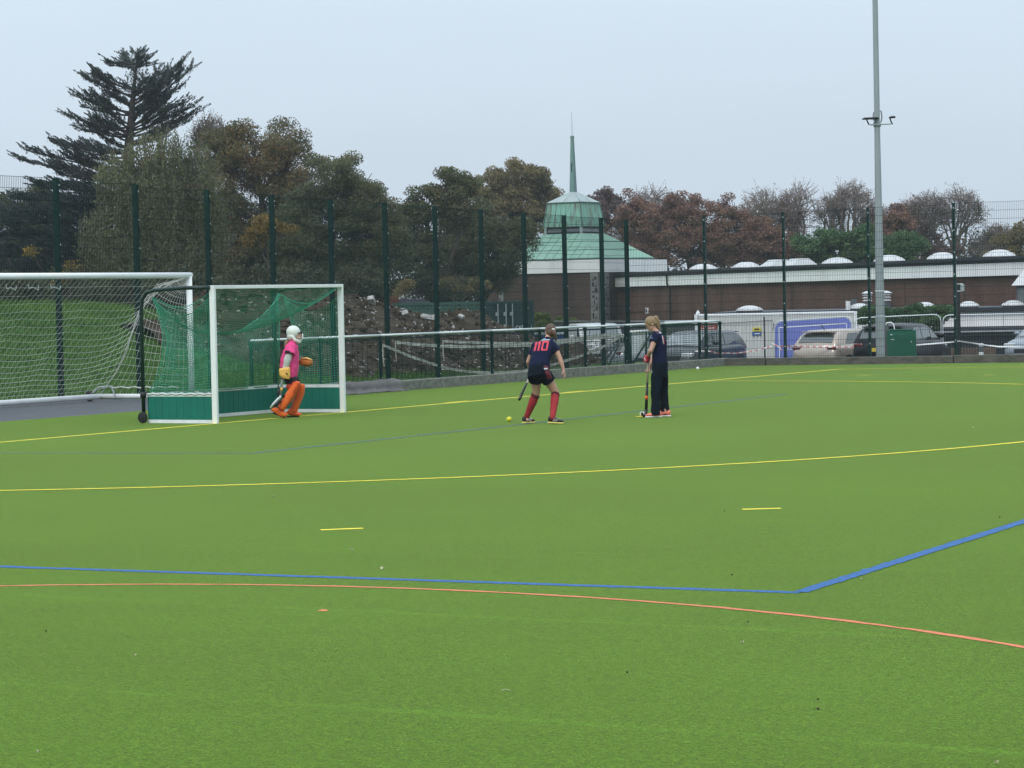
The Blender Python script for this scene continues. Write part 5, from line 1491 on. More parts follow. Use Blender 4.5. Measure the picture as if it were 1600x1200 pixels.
gps = thing('grey_post', 'short grey post with white looped pipe beside the green cabinet', 'post', (q.x, q.y, 0))
part('post', MB().box((0, 0, gpz / 2), (.10, .10, gpz)), GREY_CLAD, gps)
part('pipe', MB().tube([(-.03, -.06, gpz - .06), (.0, -.06, gpz + .01), (.12, -.06, gpz + .02), (.18, -.06, gpz - .03), (.205, -.06, gpz - .14), (.205, -.06, gpz - .45)], .016, 8), WHITE_PAINT, gps, True)

# ---- bollard holding the barrier tape
q = P(1533, 560, 82)
zb = P(1533, 536, 82).z + .9
bol = thing('bollard', 'grey bollard with white bands holding the barrier tape', 'bollard', (q.x, q.y, -.9))
part('shaft', MB().lathe((0, 0, 0), [(.07, 0), (.07, zb - .02), (.05, zb)], 14), GREY_CLAD, bol)
part('band', MB().lathe((0, 0, zb - .40), [(.074, 0), (.074, .12)], 14), WHITE_PAINT, bol)
part('band', MB().lathe((0, 0, zb - .10), [(.074, 0), (.074, .09)], 14), WHITE_PAINT, bol)
def tape(name, label, pts, w, m, cat='tape'):
    pts = [P(*p) for p in pts]; m_ = MB(); o0 = pts[0].copy()
    vs_ = []
    for i, p in enumerate(pts):
        tw = .3 * math.sin(i * 1.3); vs_ += [p + Vector((0, tw * w, w / 2)), p - Vector((0, tw * w, w / 2))]
    m_.add([v - o0 for v in vs_], [(2 * i, 2 * i + 1, 2 * i + 3, 2 * i + 2) for i in range(len(pts) - 1)])
    o = part(name, m_, m); o.location = o0; tag(o, label, cat)
    s_ = o.modifiers.new('solid', 'SOLIDIFY'); s_.thickness = .003
    return o
def tapemat():
    m, nt, b, out = _base('red_white_tape'); N, L = nt.nodes, nt.links
    tc = N.new('ShaderNodeTexCoord'); sp = N.new('ShaderNodeSeparateXYZ'); L.new(tc.outputs['Object'], sp.inputs[0])
    mu = N.new('ShaderNodeMath'); mu.operation = 'MULTIPLY'; mu.inputs[1].default_value = 5.0; L.new(sp.outputs['X'], mu.inputs[0])
    fr = N.new('ShaderNodeMath'); fr.operation = 'FRACT'; L.new(mu.outputs[0], fr.inputs[0])
    gt = N.new('ShaderNodeMath'); gt.operation = 'GREATER_THAN'; gt.inputs[1].default_value = .5; L.new(fr.outputs[0], gt.inputs[0])
    mx = N.new('ShaderNodeMix'); mx.data_type = 'RGBA'; mx.inputs['A'].default_value = (.75, .73, .70, 1); mx.inputs['B'].default_value = (.62, .24, .22, 1)
    L.new(gt.outputs[0], mx.inputs['Factor']); L.new(mx.outputs['Result'], b.inputs['Base Color']); b.inputs['Roughness'].default_value = .5
    return m
TAPE = tapemat()
tape('barrier_tape', 'red and white barrier tape in front of the beige car', [(1205, 536, 84), (1214, 540, 84), (1222, 547, 84), (1217, 541, 84), (1232, 540.5, 84), (1262, 541.5, 84), (1300, 542, 84), (1340, 542.5, 84), (1375, 541.5, 82)], .045, TAPE)
tape('barrier_tape', 'red and white barrier tape across the grey car', [(1085, 538, 83.5), (1086, 549, 83.5), (1105, 548, 83.5), (1120, 551.5, 83.5), (1150, 552, 83.5), (1175, 549, 83.5), (1206, 541, 84)], .04, TAPE)
tape('barrier_tape', 'pale barrier tape strung from the cabinet past the bollard to the right edge', [(1428, 539.5, 81.6), (1450, 537.5, 81.6), (1475, 535.5, 81.8), (1499, 533, 81.8), (1516, 535.5, 81.9), (1534, 538.5, 81.9), (1560, 541.5, 82), (1590, 541.8, 82), (1625, 541.5, 82)], .04, WHITE_DIRTY)

# ---- tennis nets stowed between the rail and the mesh fence
TAPEW = mat('dirty_net_tape', (0.20, 0.205, 0.17), 0.8, 0, 3, col2=(0.52, 0.53, 0.48), mixlo=.3, mixhi=.7)
NETB = mat('dark_net_cord', (0.012, 0.022, 0.018), 0.8, 0.2, 5)
def tennis_net(label, pts, s, hang, tw):
    pl_ = W(0, s); q = [RP(px, py, pl_, NIN) for px, py in pts]; fin = []
    for i in range(len(q) - 1):
        p0, p1, p2, p3 = q[max(i - 1, 0)], q[i], q[i + 1], q[min(i + 2, len(q) - 1)]
        for k in range(6):
            t = k / 6; fin.append(.5 * ((2 * p1) + (p2 - p0) * t + (2 * p0 - 5 * p1 + 4 * p2 - p3) * t * t + (3 * p1 - p0 - 3 * p2 + p3) * t ** 3))
    fin.append(q[-1])
    t_ = thing('tennis_net', label, 'net', (q[0].x, q[0].y, 0), 0, 'nets stowed behind the rail')
    m_ = MB()
    for off in (.012, -.012):
        vs_ = []
        for i, p in enumerate(fin):
            w_ = tw * (1 + .15 * math.sin(i * 1.9)); dn = NIN * (off + .008 * math.sin(i * .9)); vs_ += [p + dn + Vector((0, 0, w_ / 2)), p + dn - Vector((0, 0, w_ / 2))]
        m_.add(vs_, [(2 * i, 2 * i + 1, 2 * i + 3, 2 * i + 2) for i in range(len(fin) - 1)])
    part('head_tape', m_, TAPEW, t_, world=True)
    m_ = MB()
    for i, p in enumerate(fin):
        b_ = Vector((p.x, p.y, max(.05, p.z - hang))); m_.tube([p, p.lerp(b_, .5) + E1 * .1 * math.sin(i), b_], .004, 3, False)
    for j in range(1, 9):
        m_.tube([Vector((p.x, p.y, max(.05, p.z - hang * j / 8))) + NIN * .03 * math.sin(i * .8 + j) for i, p in enumerate(fin)], .004, 3, False)
    part('netting', m_, NETB, t_, world=True)
    for i in (0, len(fin) - 1):
        part('tie', MB().tube([fin[i], fin[i] + Vector((0, 0, -.25)), fin[i] + Vector((.02, 0, -.45))], .012, 5), TAPEW, t_, world=True)
tennis_net('old tennis net hung level behind the rail with white tape', [(618, 535), (650, 538), (690, 540.5), (730, 541.5), (770, 541), (806, 540), (843, 539), (880, 535), (914, 530), (945, 527), (968, 523)], 6.0, .75, .068)
tennis_net('second old tennis net with tape just above the level one', [(692, 533.5), (730, 535), (770, 536), (806, 536.5), (843, 535.5), (880, 531), (914, 527), (940, 523.5), (960, 522)], 6.4, .3, .058)
tennis_net('old tennis net sagging in a deep curve to the ground behind the rail', [(598, 539.5), (615, 546), (640, 556.5), (665, 565), (690, 573), (715, 578.5), (745, 581.5), (770, 582), (810, 580), (843, 575), (880, 565), (914, 553.5), (945, 540), (973, 524.5)], 5.4, .3, .060)
# folded green net posts leaning behind the rail
pf = RP(1000, 575, W(0, 6.2), NIN)
npf = thing('net_stand', 'green folding net stand with white netting behind the rail', 'net stand', (pf.x, pf.y, 0))
def nq(px, py): return RP(px, py, W(0, 6.2), NIN)
for a, b_ in (((987, 572), (1017, 521)), ((1009, 519), (1010, 575)), ((985, 519), (986, 575)), ((940, 572), (973, 525)), ((949, 575), (972, 528))):
    part('leg', MB().tube([nq(*a), nq(*b_)], .030 if a[0] > 980 else .018, 8), GREEN_STEEL, npf, True, True)
part('top_bar', MB().tube([nq(985, 518.5), nq(1018, 516.5)], .03, 8), WHITE_DIRTY, npf, True, True)
part('netting', net_mb(lambda u, v: nq(lerp(986, 1012, u), lerp(519, 556 - 14 * u, v)), 12, 14, .007, 4, 4), NETW, npf, False, True)

# ---- loose balls on the pitch
def ball(label, px, py, r, m, group=None):
    g = G(px, py); o = part('hockey_ball', MB().ell((0, 0, 0), r, n=20, m=12), m, smooth=True); o.location = (g.x, g.y, r + .002)
    tag(o, label, 'ball', group); return o
YB = mat('yellow_ball', (0.66, 0.62, 0.03), 0.45, 0.06, 20, bump=0.15, bscale=60); WB = mat('white_ball', (0.78, 0.77, 0.72), 0.4, 0.05, 20)
ball('yellow hockey ball on the turf left of the player with number 110', 795.5, 659.5, .041, YB)
ball('white hockey ball at the stick head of the girl in trousers', 1003.6, 651.2, .040, WB)
ball('white hockey ball lying by the far kerb', 1090.2, 578.2, .040, WB)
# small pale leaves and scraps scattered on the turf
LEAFY = leafmat('fallen_leaf', [(.30, .26, .14), (.45, .42, .28), (.55, .54, .42)], 1.0, .1); LEAFD = mat('dark_leaf', (.05, .035, .02), .8, .3, 4)
SCRAPS = (
    (338, 681.5, 'pale leaf scrap on the turf just below the near post of the hockey goal'),
    (525, 677, 'tiny white scrap on the turf below the far post of the hockey goal'),
    (1051, 613, 'pale leaf scrap lying to the right of the girl in trousers'),
    (877, 630, 'pale leaf scrap lying right of the knees of the crouching player'),
    (427, 777, 'pale leaf scrap just below the curved yellow line at left'),
    (597, 890, 'tiny white scrap just above the near blue line, left of centre'),
    (1160, 1006, 'curled pale leaf below the orange line, right of centre'),
    (550, 861, 'tiny pale scrap between the left yellow dash and the blue line'),
    (1346, 907, 'tiny pale scrap inside the corner of the near blue line'),
    (137, 654, 'tiny pale scrap on the turf left of the hockey goal wheel'),
    (210, 1026, 'tiny pale scrap in the left foreground below the orange line'),
    (1557, 1195, 'pale leaf scrap at the bottom right corner of the photo'),
    (653, 679, 'tiny pale scrap on the worn blue line left of the yellow ball'),
    (1521, 669, 'tiny pale scrap at far right above the curved yellow line'),
    (60, 1178, 'tiny pale scrap at the bottom left corner of the photo'))
for i, (px, py, lb) in enumerate(SCRAPS):
    g = G(px, py); r = random.Random(i); a = r.uniform(.014, .024) if py < 900 else r.uniform(.007, .012); th = r.uniform(0, 6.28)
    m_ = MB(); n = 8
    vs_ = [(math.cos(2 * math.pi * k / n) * a * (1.3 if k % 2 == 0 else .8), math.sin(2 * math.pi * k / n) * a * .7, .005 + .006 * (k % 3)) for k in range(n)]
    m_.add(vs_ + [(0, 0, .004)], [(k, (k + 1) % n, n) for k in range(n)])
    o = part('fallen_leaf', m_, LEAFY); o.location = (g.x, g.y, .003); o.rotation_euler = (r.uniform(-.2, .2), r.uniform(-.2, .2), th)
    tag(o, lb, 'leaf', 'leaf scraps scattered on the turf')
for i, (px, py, lb) in enumerate((
    (72, 987, 'tiny dark crumb in the left foreground below the orange line'), (1169, 973, 'tiny dark crumb just below the orange line, right of centre'),
    (1144, 899, 'tiny dark crumb just above the near blue line, left of its corner'), (980, 1051.5, 'tiny dark crumb in the foreground to the right of the pale twig'),
    (1278, 1109, 'lower of the two dark crumbs in the right foreground'), (1278, 1094, 'upper of the two dark crumbs in the right foreground'),
    (1562, 809, 'tiny dark crumb above the blue line at the right edge'), (1132, 799, 'tiny dark crumb just left of the right yellow dash'))):
    g = G(px, py); r = random.Random(i + 50); a = r.uniform(.004, .007); m_ = MB().ell((0, 0, 0), (a, a * .7, .006), n=7, m=4)
    o = part('dark_crumb', m_, LEAFD); o.location = (g.x, g.y, .005); tag(o, lb, 'leaf', 'dark crumbs scattered on the turf')
g = G(790, 1080); o = part('twig', MB().tube([(-.022, 0, 0), (0, .004, .004), (.024, -.002, 0)], .0022, 5), LEAFY); o.location = (g.x, g.y, .004); tag(o, 'short pale twig lying on the near turf', 'twig')

# ================================================================== VEHICLES
CAR_GLASS = glassmat('car_window_glass', (0.045, 0.055, 0.055), 0.05)
SCREEN = glassmat('sky_painted_windscreen', (0.20, 0.225, 0.23), 0.08)  # bright sky reflection painted in as a paler base colour
CHROME = mat('bright_trim', (0.55, 0.56, 0.56), 0.25, 0.05, 5, metal=.7)
HEADL = glassmat('headlight_lens', (0.55, 0.57, 0.58), 0.1)
TAILL = glassmat('tail_light_lens', (0.13, 0.010, 0.013), 0.15)
RIM = mat('alloy_rim', (0.22, 0.23, 0.24), 0.35, 0.1, 8, metal=.6)
PLATE_Y = mat('yellow_plate', (0.62, 0.46, 0.05), 0.5, 0.05, 5); PLATE_W = mat('white_plate', (0.72, 0.73, 0.72), 0.5, 0.05, 5)
PLASTIC = mat('black_plastic_trim', (0.018, 0.019, 0.020), 0.6, 0.2, 10)
def carpaint(name, col, metal=.35, coat=.5, spec=.4):
    return mat(name, col, 0.32, 0.05, 2, metal=metal, spec=spec, coat=coat)
def car(name, label, cat, loc, yaw, paint, L=4.25, Wd=1.8, H=1.52, kind='suv', plate_f=None, plate_r=None, lights=True):
    """x forward, y left. yaw = direction the nose points, measured from +x"""
    c = thing(name, label, cat, loc, yaw, 'cars parked beyond the far fence')
    hl, hw = L / 2, Wd / 2
    belt = 1.05 * H / 1.52; zs = .24
    xs_ = [-hl, -hl + .06, -hl + .25, -hl + .7, -.6, 0, .6, hl - 1.1, hl - .7, hl - .3, hl - .08, hl]
    tops = [belt - .30, belt - .08, belt + .0, belt + .03, belt + .02, belt, belt - .01, belt - .0, belt - .05, belt - .12, belt - .24, belt - .44]
    wid = [.80, .90, .96, 1, 1, 1, 1, 1, .985, .94, .85, .74]
    bot = [zs + .16, zs + .06, zs, zs - .03, zs - .03, zs - .03, zs - .03, zs - .03, zs, zs + .02, zs + .04, zs + .12]
    m_ = MB(); secs = []
    for x, zt, w, zb in zip(xs_, tops, wid, bot):
        y = hw * w
        secs.append([(x, -y * .90, zb), (x, -y * .985, zb + .12), (x, -y, (zb + zt) * .5), (x, -y * .985, zt - .14), (x, -y * .93, zt - .03), (x, -y * .80, zt), (x, 0, zt + .035),
                     (x, y * .80, zt), (x, y * .93, zt - .03), (x, y * .985, zt - .14), (x, y, (zb + zt) * .5), (x, y * .985, zb + .12), (x, y * .90, zb)])
    n = len(secs[0]); m_.v = [p for s in secs for p in s]
    for i in range(len(secs) - 1):
        for k in range(n - 1): m_.f.append((i * n + k, (i + 1) * n + k, (i + 1) * n + k + 1, i * n + k + 1))
        m_.f.append((i * n + n - 1, (i + 1) * n + n - 1, (i + 1) * n, i * n))
    m_.f.append(tuple(range(n))); m_.f.append(tuple(reversed(range((len(secs) - 1) * n, len(secs) * n))))
    body = part('body', m_, paint, c, True)
    body.modifiers.new('ss', 'SUBSURF').render_levels = 1
    # greenhouse: stations from the rear to the front of the cabin
    if kind == 'van': gx = [-hl + .05, -hl + .10, -hl + .3, 0, .9, 1.25, 1.75]
    else: gx = [-hl + .12, -hl + .42, -hl + .72, -.3, .30, .62, 1.30]
    gz = [belt - .02, H - .14, H - .02, H, H - .03, H - .09, belt - .02]
    gw = [.86, .76, .75, .76, .76, .77, .86]
    if kind == 'van': gw = [.94, .92, .9, .9, .88, .87, .9]
    m_ = MB(); secs = []
    for x, z, w in zip(gx, gz, gw):
        y = hw * w; yb = hw * .90
        t = (z - belt) / (H - belt); yy = lerp(yb, y, max(0, t))
        secs.append([(x, -yb, belt - .06), (x, -yy, max(z - .07, belt - .05)), (x, -yy * .88, z), (x, 0, z + .02), (x, yy * .88, z), (x, yy, max(z - .07, belt - .05)), (x, yb, belt - .06)])
    n = 7; m_.v = [p for s in secs for p in s]
    for i in range(len(secs) - 1):
        for k in range(n - 1): m_.f.append((i * n + k, (i + 1) * n + k, (i + 1) * n + k + 1, i * n + k + 1))
    m_.f.append(tuple(range(n))); m_.f.append(tuple(reversed(range((len(secs) - 1) * n, len(secs) * n))))
    part('cabin', m_, paint, c, True).modifiers.new('ss', 'SUBSURF').render_levels = 0
    # glass: side windows, screen, rear window, each slightly proud of the cabin skin
    def side_y(x, z):
        for i in range(len(gx) - 1):
            if gx[i] <= x <= gx[i + 1]:
                u = (x - gx[i]) / (gx[i + 1] - gx[i]); w = lerp(gw[i], gw[i + 1], u); zz = lerp(gz[i], gz[i + 1], u); break
        else: w, zz = gw[-1], gz[-1]
        t = (zz - belt) / (H - belt); ytop = lerp(hw * .90, hw * w, max(0, t)); ztop = max(zz - .07, belt)
        k = (z - (belt - .06)) / max(ztop - (belt - .06), .01)
        return lerp(hw * .90, ytop, min(1, max(0, k))) + .010, ztop
    def win(x0, x1, slope0=0, slope1=0):
        for sg in (-1, 1):
            m_ = MB(); pb = []; pt_ = []; N_ = 6
            for i in range(N_ + 1):
                x = lerp(x0, x1, i / N_); y0, _ = side_y(x, belt + .03); pb.append((x, sg * y0, belt + .03))
                xt = lerp(x0 + slope0, x1 - slope1, i / N_); _, zt = side_y(xt, H); zt -= .035; y1, _ = side_y(xt, zt); pt_.append((xt, sg * y1, max(zt, belt + .05)))
            m_.add(pb + pt_, [((i, i + 1, N_ + 2 + i, N_ + 1 + i) if sg < 0 else (i + 1, i, N_ + 1 + i, N_ + 2 + i)) for i in range(N_)])
            o = part('side_window', m_, CAR_GLASS, c); s_ = o.modifiers.new('solid', 'SOLIDIFY'); s_.thickness = .008
    if kind == 'van': win(.75, 1.55, 0, .45)
    else: win(-1.30, -.42, .28, 0); win(-.36, .42, 0, .02); win(.46, 1.05, 0, .46)
    def screen(i0, i1, name, e0, e1, off, gm=None):
        m_ = MB(); v_ = []
        for u in (e0, e1):
            x = lerp(gx[i0], gx[i1], u); z = lerp(gz[i0], gz[i1], u); w = hw * lerp(gw[i0], gw[i1], u) * .84
            for k in range(5):
                y = lerp(-w, w, k / 4); v_.append((x + off[0], y, z + off[1] + .018 * (1 - abs(k - 2) / 2)))
        m_.add(v_, [(k, k + 1, 6 + k, 5 + k) for k in range(4)]); o = part(name, m_, gm or CAR_GLASS, c); s_ = o.modifiers.new('solid', 'SOLIDIFY'); s_.thickness = .012; s_.offset = 0
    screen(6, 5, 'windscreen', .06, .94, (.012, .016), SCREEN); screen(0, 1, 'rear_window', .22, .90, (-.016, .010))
    part('spoiler', MB().box((-hl + .40, 0, H - .065), (.26, Wd * .66, .035)), paint if kind != 'dark' else PLASTIC, c, bevel=.01)
    part('antenna', MB().tube([(-hl + .75, 0, H), (-hl + .55, 0, H + .16)], .012, 5), PLASTIC, c)
    # bumpers, lights, plates, mirrors, wheels
    part('rear_bumper', MB().box((-hl + .05, 0, .42), (.16, Wd * .86, .24)), PLASTIC, c, bevel=.04)
    part('front_bumper', MB().box((hl - .10, 0, .34), (.18, Wd * .74, .20)), PLASTIC, c, bevel=.04)
    part('grille', MB().box((hl - .035, 0, .70), (.06, Wd * .42, .13)), PLASTIC, c, bevel=.01)
    for sg in (-1, 1):
        part('tail_light', MB().box((-hl + .115, sg * hw * .72, belt - .11), (.13, .30, .095)), TAILL, c, bevel=.03)
        hd = part('headlight', MB().box((hl - .17, sg * hw * .66, belt - .26), (.24, .36, .14)), HEADL, c, bevel=.03)
        part('sill', MB().box((0, sg * hw * .955, .26), (L * .55, .08, .12)), PLASTIC, c)
        mr_ = part('door_mirror', MB().ell((.78, sg * (hw + .10), belt + .10), (.08, .12, .075), n=10, m=6), paint, c, True)
        part('door_handle', MB().box((-.15, sg * (hw + .004), belt - .17), (.18, .02, .03)), paint, c); part('door_handle', MB().box((-.95, sg * (hw * .995), belt - .15), (.18, .02, .03)), paint, c)
        for x in (-hl + .78, hl - .82):
            y = sg * (hw - .09)
            part('wheel_arch', MB().lathe((x, sg * (hw - .20), .33), [(.05, 0), (.40, 0), (.40, .206), (.05, .206)], 20, (0, sg, 0)), PLASTIC, c)
            w_ = part('wheel', MB().lathe((x, sg * (hw - .19), .32), [(.20, 0), (.31, .01), (.32, .06), (.32, .16), (.30, .205), (.21, .215), (.2, .19)], 22, (0, sg, 0)), BLACK_RUBBER, c, True)
            rm = MB(); rm.lathe((x, sg * (hw + .018), .32), [(.001, 0), (.05, 0), (.05, .006), (.001, .006)], 10, (0, sg, 0), False)
            for k in range(5):
                a = 2 * math.pi * k / 5; rm.bar((x, sg * (hw + .016), .32), (x + .20 * math.cos(a), sg * (hw + .010), .32 + .20 * math.sin(a)), .02, .05, Vector((0, sg, 0)).cross(Vector((math.cos(a), 0, math.sin(a)))))
            part('rim', rm, RIM, w_)
    for txt, m2, x, dx in ((plate_f, PLATE_W, hl + .03, 1), (plate_r, PLATE_Y, -hl - .035, -1)):
        if txt is None: continue
        z = .50 if dx > 0 else (.60 if txt == '' and H < 1.6 else belt - .26)
        pl_ = part('number_plate', MB().box((x, 0, z), (.02, .52, .115)), m2, c)
        if txt: part('lettering', text_mb(txt, .105, (x + dx * .012, -dx * .235, z - .038), (0, dx, 0), (0, 0, 1), .003), INK, pl_)
    return c
def place(px, d, zg=-.96): q = P(px, 560, d); return (q.x, q.y, zg)
deg = math.radians
car('parked_car', 'grey crossover with its nose towards the pitch, left of the white cabin signs', 'car', place(1090, 85.5, -.80), deg(-90 - 29), carpaint('grey_car_paint', (0.050, 0.058, 0.062), .1, .3, .3), 4.3, 1.8, 1.52)
car('parked_car', 'silver car half hidden behind the girl and the grey crossover', 'car', place(1040, 93.5, -1.0), deg(18), carpaint('silver_car_paint', (0.33, 0.35, 0.36), .5), 4.2, 1.76, 1.48)
car('parked_car', 'beige car seen from behind in front of the blue sheet', 'car', place(1322, 86.0, -.84), deg(90 - 38), carpaint('beige_car_paint', (0.42, 0.355, 0.30), .25), 4.1, 1.76, 1.52, plate_r='')
car('parked_car', 'black car seen from behind, between the lighting mast and green cabinet', 'car', place(1409, 83.6, -.78), deg(90 - 27), carpaint('black_car_paint', (0.005, 0.006, 0.008), .0, .10, .2), 4.45, 1.86, 1.62, 'suv', plate_r='')
car('parked_car', 'pale grey car facing the pitch at the right edge with white number plate', 'car', place(1652, 87.0, -.84), deg(-90 - 40), carpaint('pale_grey_car_paint', (0.22, 0.25, 0.28), .3), 4.3, 1.84, 1.64, plate_f='LV20 GDS')
car('parked_van', 'white van facing the pitch behind the sagging tennis net', 'van', place(931, 100, -.98), deg(-90 + 6), carpaint('white_van_paint', (0.62, 0.63, 0.62), .0), 4.4, 1.75, 1.86, 'van')

# ================================================================== PEOPLE
SKIN = mat('skin', (0.50, 0.28, 0.205), 0.55, 0.06, 9, spec=.35)
NAVY = mat('navy_shirt', (0.007, 0.011, 0.038), 0.85, 0.25, 9, bump=.35, bscale=22, spec=.15)
NAVY_D = mat('dark_navy_cloth', (0.004, 0.009, 0.016), 0.88, 0.25, 8, bump=.35, bscale=18, spec=.12)
PINK = mat('pink_shirt', (0.74, 0.055, 0.225), 0.7, 0.12, 8, bump=.35, bscale=20)
GREYSL = mat('grey_sleeve', (0.44, 0.46, 0.43), 0.7, 0, 7, col2=(.56, .58, .55), bump=.4, bscale=25)
REDSOCK = mat('red_sock', (0.30, 0.018, 0.022), 0.8, 0.15, 14, bump=.3, bscale=50); SOCKTOP = mat('dark_sock_band', (0.07, 0.008, 0.014), .8, .2, 10)
HAIR_B = mat('brown_hair', (0.075, 0.040, 0.026), 0.5, 0, 30, col2=(0.12, 0.068, 0.042), bump=.5, bscale=40, stretch=(6, 6, 1))
HAIR_L = mat('fair_hair', (0.11, 0.066, 0.032), 0.5, 0, 26, col2=(0.40, 0.28, 0.15), bump=.5, bscale=40, stretch=(6, 6, 1.2))
BLACKCL = mat('black_cloth', (0.010, 0.010, 0.012), .8, .2, 10, bump=.3, bscale=25); ORANGE = mat('orange_foam', (0.80, 0.135, 0.016), .6, .10, 5, bump=.15, bscale=14)
ORANGE_L = mat('pale_orange_foam', (0.80, 0.44, 0.10), .6, .10, 6, bump=.1, bscale=14); ORANGE_D = mat('red_orange_strap', (0.52, 0.055, 0.02), .6, .15, 6)
HELM = mat('white_helmet_shell', (0.70, 0.74, 0.68), .35, .06, 5, spec=.5); CORAL = mat('coral_shoe', (0.78, 0.20, 0.14), .6, .12, 12); SOLE_W = mat('white_sole', (.72, .70, .66), .6, .06, 10)
SOLE_Y = mat('yellow_sole', (.72, .60, .16), .6, .08, 10); SHOE_B = mat('black_shoe', (.010, .010, .012), .5, .2, 10); NUMR = mat('red_print', (.62, .055, .085), .7, .12, 20); MAROON = mat('maroon_panel', (.11, .010, .022), .75, .2, 10)
REDGL = mat('red_glove', (.42, .018, .04), .6, .2, 12); GRIP = mat('tan_grip', (.42, .35, .24), .7, .15, 30); STICK_B = mat('black_stick', (.012, .013, .012), .35, .2, 6); STICK_W = mat('white_grip', (.66, .66, .62), .7, .1, 20); STICK_O = mat('orange_stick_mark', (.75, .13, .03), .5, .1, 8); EYE_M = mat('dark_eye', (.03, .02, .018), .3, .1, 5); LIP = mat('lip', (.40, .15, .13), .5, .1, 9)
DECAL_W = mat('pale_print', (.55, .57, .62), .7, .15, 12)

def blob(name, mb, voxel, m, parent, smooth=3, fold=0.0, fscale=16, label=None):
    """fuse overlapping closed shapes into one continuous skin (geometry given in world coordinates)"""
    mi = root_inv(parent) if parent else Matrix.Identity(4)
    mb.v = [tuple(mi @ Vector(p)) for p in mb.v]
    me = mb.mesh('tmp'); o = bpy.data.objects.new('tmp', me)
    r = o.modifiers.new('r', 'REMESH'); r.mode = 'VOXEL'; r.voxel_size = voxel; r.use_smooth_shade = True
    if smooth:
        s = o.modifiers.new('s', 'SMOOTH'); s.factor = .5; s.iterations = smooth
    m2 = evaluated_mesh(o)
    bpy.data.objects.remove(o); bpy.data.meshes.remove(me)
    m2.name = name
    if fold:
        nv_ = len(m2.vertices); co = np.empty(nv_ * 3, np.float32); no = np.empty(nv_ * 3, np.float32)
        m2.vertices.foreach_get('co', co); m2.vertices.foreach_get('normal', no); co = co.reshape(-1, 3); no = no.reshape(-1, 3)
        kk = np.array([noise.noise((c[0] * fscale, c[1] * fscale, c[2] * fscale * .7)) + .5 * noise.noise((c[0] * fscale * 2.3, c[1] * fscale * 2.3, c[2] * fscale * 1.6)) for c in co.tolist()])
        co = (co + no * (kk * fold)[:, None]).astype(np.float32)
        m2.vertices.foreach_set('co', co.ravel()); m2.update()
    ob = link(name, m2, m, parent, True)
    if label: ob['label'] = label
    return ob

def on_surface(name, target, quads_fn, nu, nv, m, parent, lift=.0028, direction=Vector((0, 1, 0))):
    """print laid on a garment: grid points projected onto it along a direction, given thickness"""
    bv = BVHTree.FromPolygons([v.co[:] for v in target.data.vertices], [p.vertices[:] for p in target.data.polygons])
    mi = root_inv(parent); off = Vector(root_inv(target) @ Vector((0, 0, 0)))
    vs_ = []; keep = []
    for i in range(nu + 1):
        for j in range(nv + 1):
            p = Vector(quads_fn(i / nu, j / nv)); q = p + off
            h = bv.ray_cast(q - direction * .6, direction)
            if h[0] is None: vs_.append(None)
            else: vs_.append(h[0] - off + h[1] * lift)
    f_ = []
    for i in range(nu):
        for j in range(nv):
            ids = (i * (nv + 1) + j, (i + 1) * (nv + 1) + j, (i + 1) * (nv + 1) + j + 1, i * (nv + 1) + j + 1)
            if all(vs_[k] is not None for k in ids): f_.append(ids)
    if not f_: return None
    vs_ = [v if v is not None else Vector((0, 0, 0)) for v in vs_]
    used = sorted({i for f in f_ for i in f}); ix = {u: k for k, u in enumerate(used)}
    mb = MB().add([vs_[u] for u in used], [tuple(ix[i] for i in f) for f in f_])
    o = part(name, mb, m, parent, True, True)
    s = o.modifiers.new('solid', 'SOLIDIFY'); s.thickness = .0016; s.offset = 0
    return o

def hand(mb, wrist, d, palm_n, s=1.0, curl=.4, thumb=1):
    """palm and five fingers leaving the wrist along d; palm_n = direction the palm faces"""
    d = Vector(d).normalized(); pn = Vector(palm_n); pn = (pn - d * pn.dot(d)).normalized(); sd_ = d.cross(pn) * thumb
    w = Vector(wrist)
    mb.loft([(w, sd_ * .024 * s, pn * .018 * s), (w + d * .03 * s, sd_ * .034 * s, pn * .016 * s), (w + d * .075 * s, sd_ * .038 * s, pn * .013 * s), (w + d * .086 * s, sd_ * .034 * s, pn * .010 * s)], 12)
    for k, (o, L_) in enumerate(((.027, .066), (.009, .075), (-.010, .070), (-.027, .055))):
        a = w + d * .078 * s + sd_ * o * s; dr = d.copy(); p = a
        for j, fr in enumerate((.45, .32, .23)):
            th = curl * (.5 + .5 * j); dr = (dr * math.cos(th) + pn * math.sin(th)).normalized()
            q = p + dr * L_ * fr * s; mb.cap(p, q, (.0092 - .0008 * j) * s, (.0086 - .0008 * j) * s, 8); p = q
    a = w + d * .022 * s + sd_ * .026 * s; q = a + (d * .6 + sd_ * .65 + pn * .35).normalized() * .038 * s; mb.cap(a, q, .012 * s, .0105 * s, 8)
    mb.cap(q, q + (d * .85 + sd_ * .15 + pn * .5).normalized() * .030 * s, .0105 * s, .009 * s, 8)

def limb(mb, pts, rs):
    for i in range(len(pts) - 1): mb.cap(pts[i], pts[i + 1], rs[i], rs[i + 1], 14)

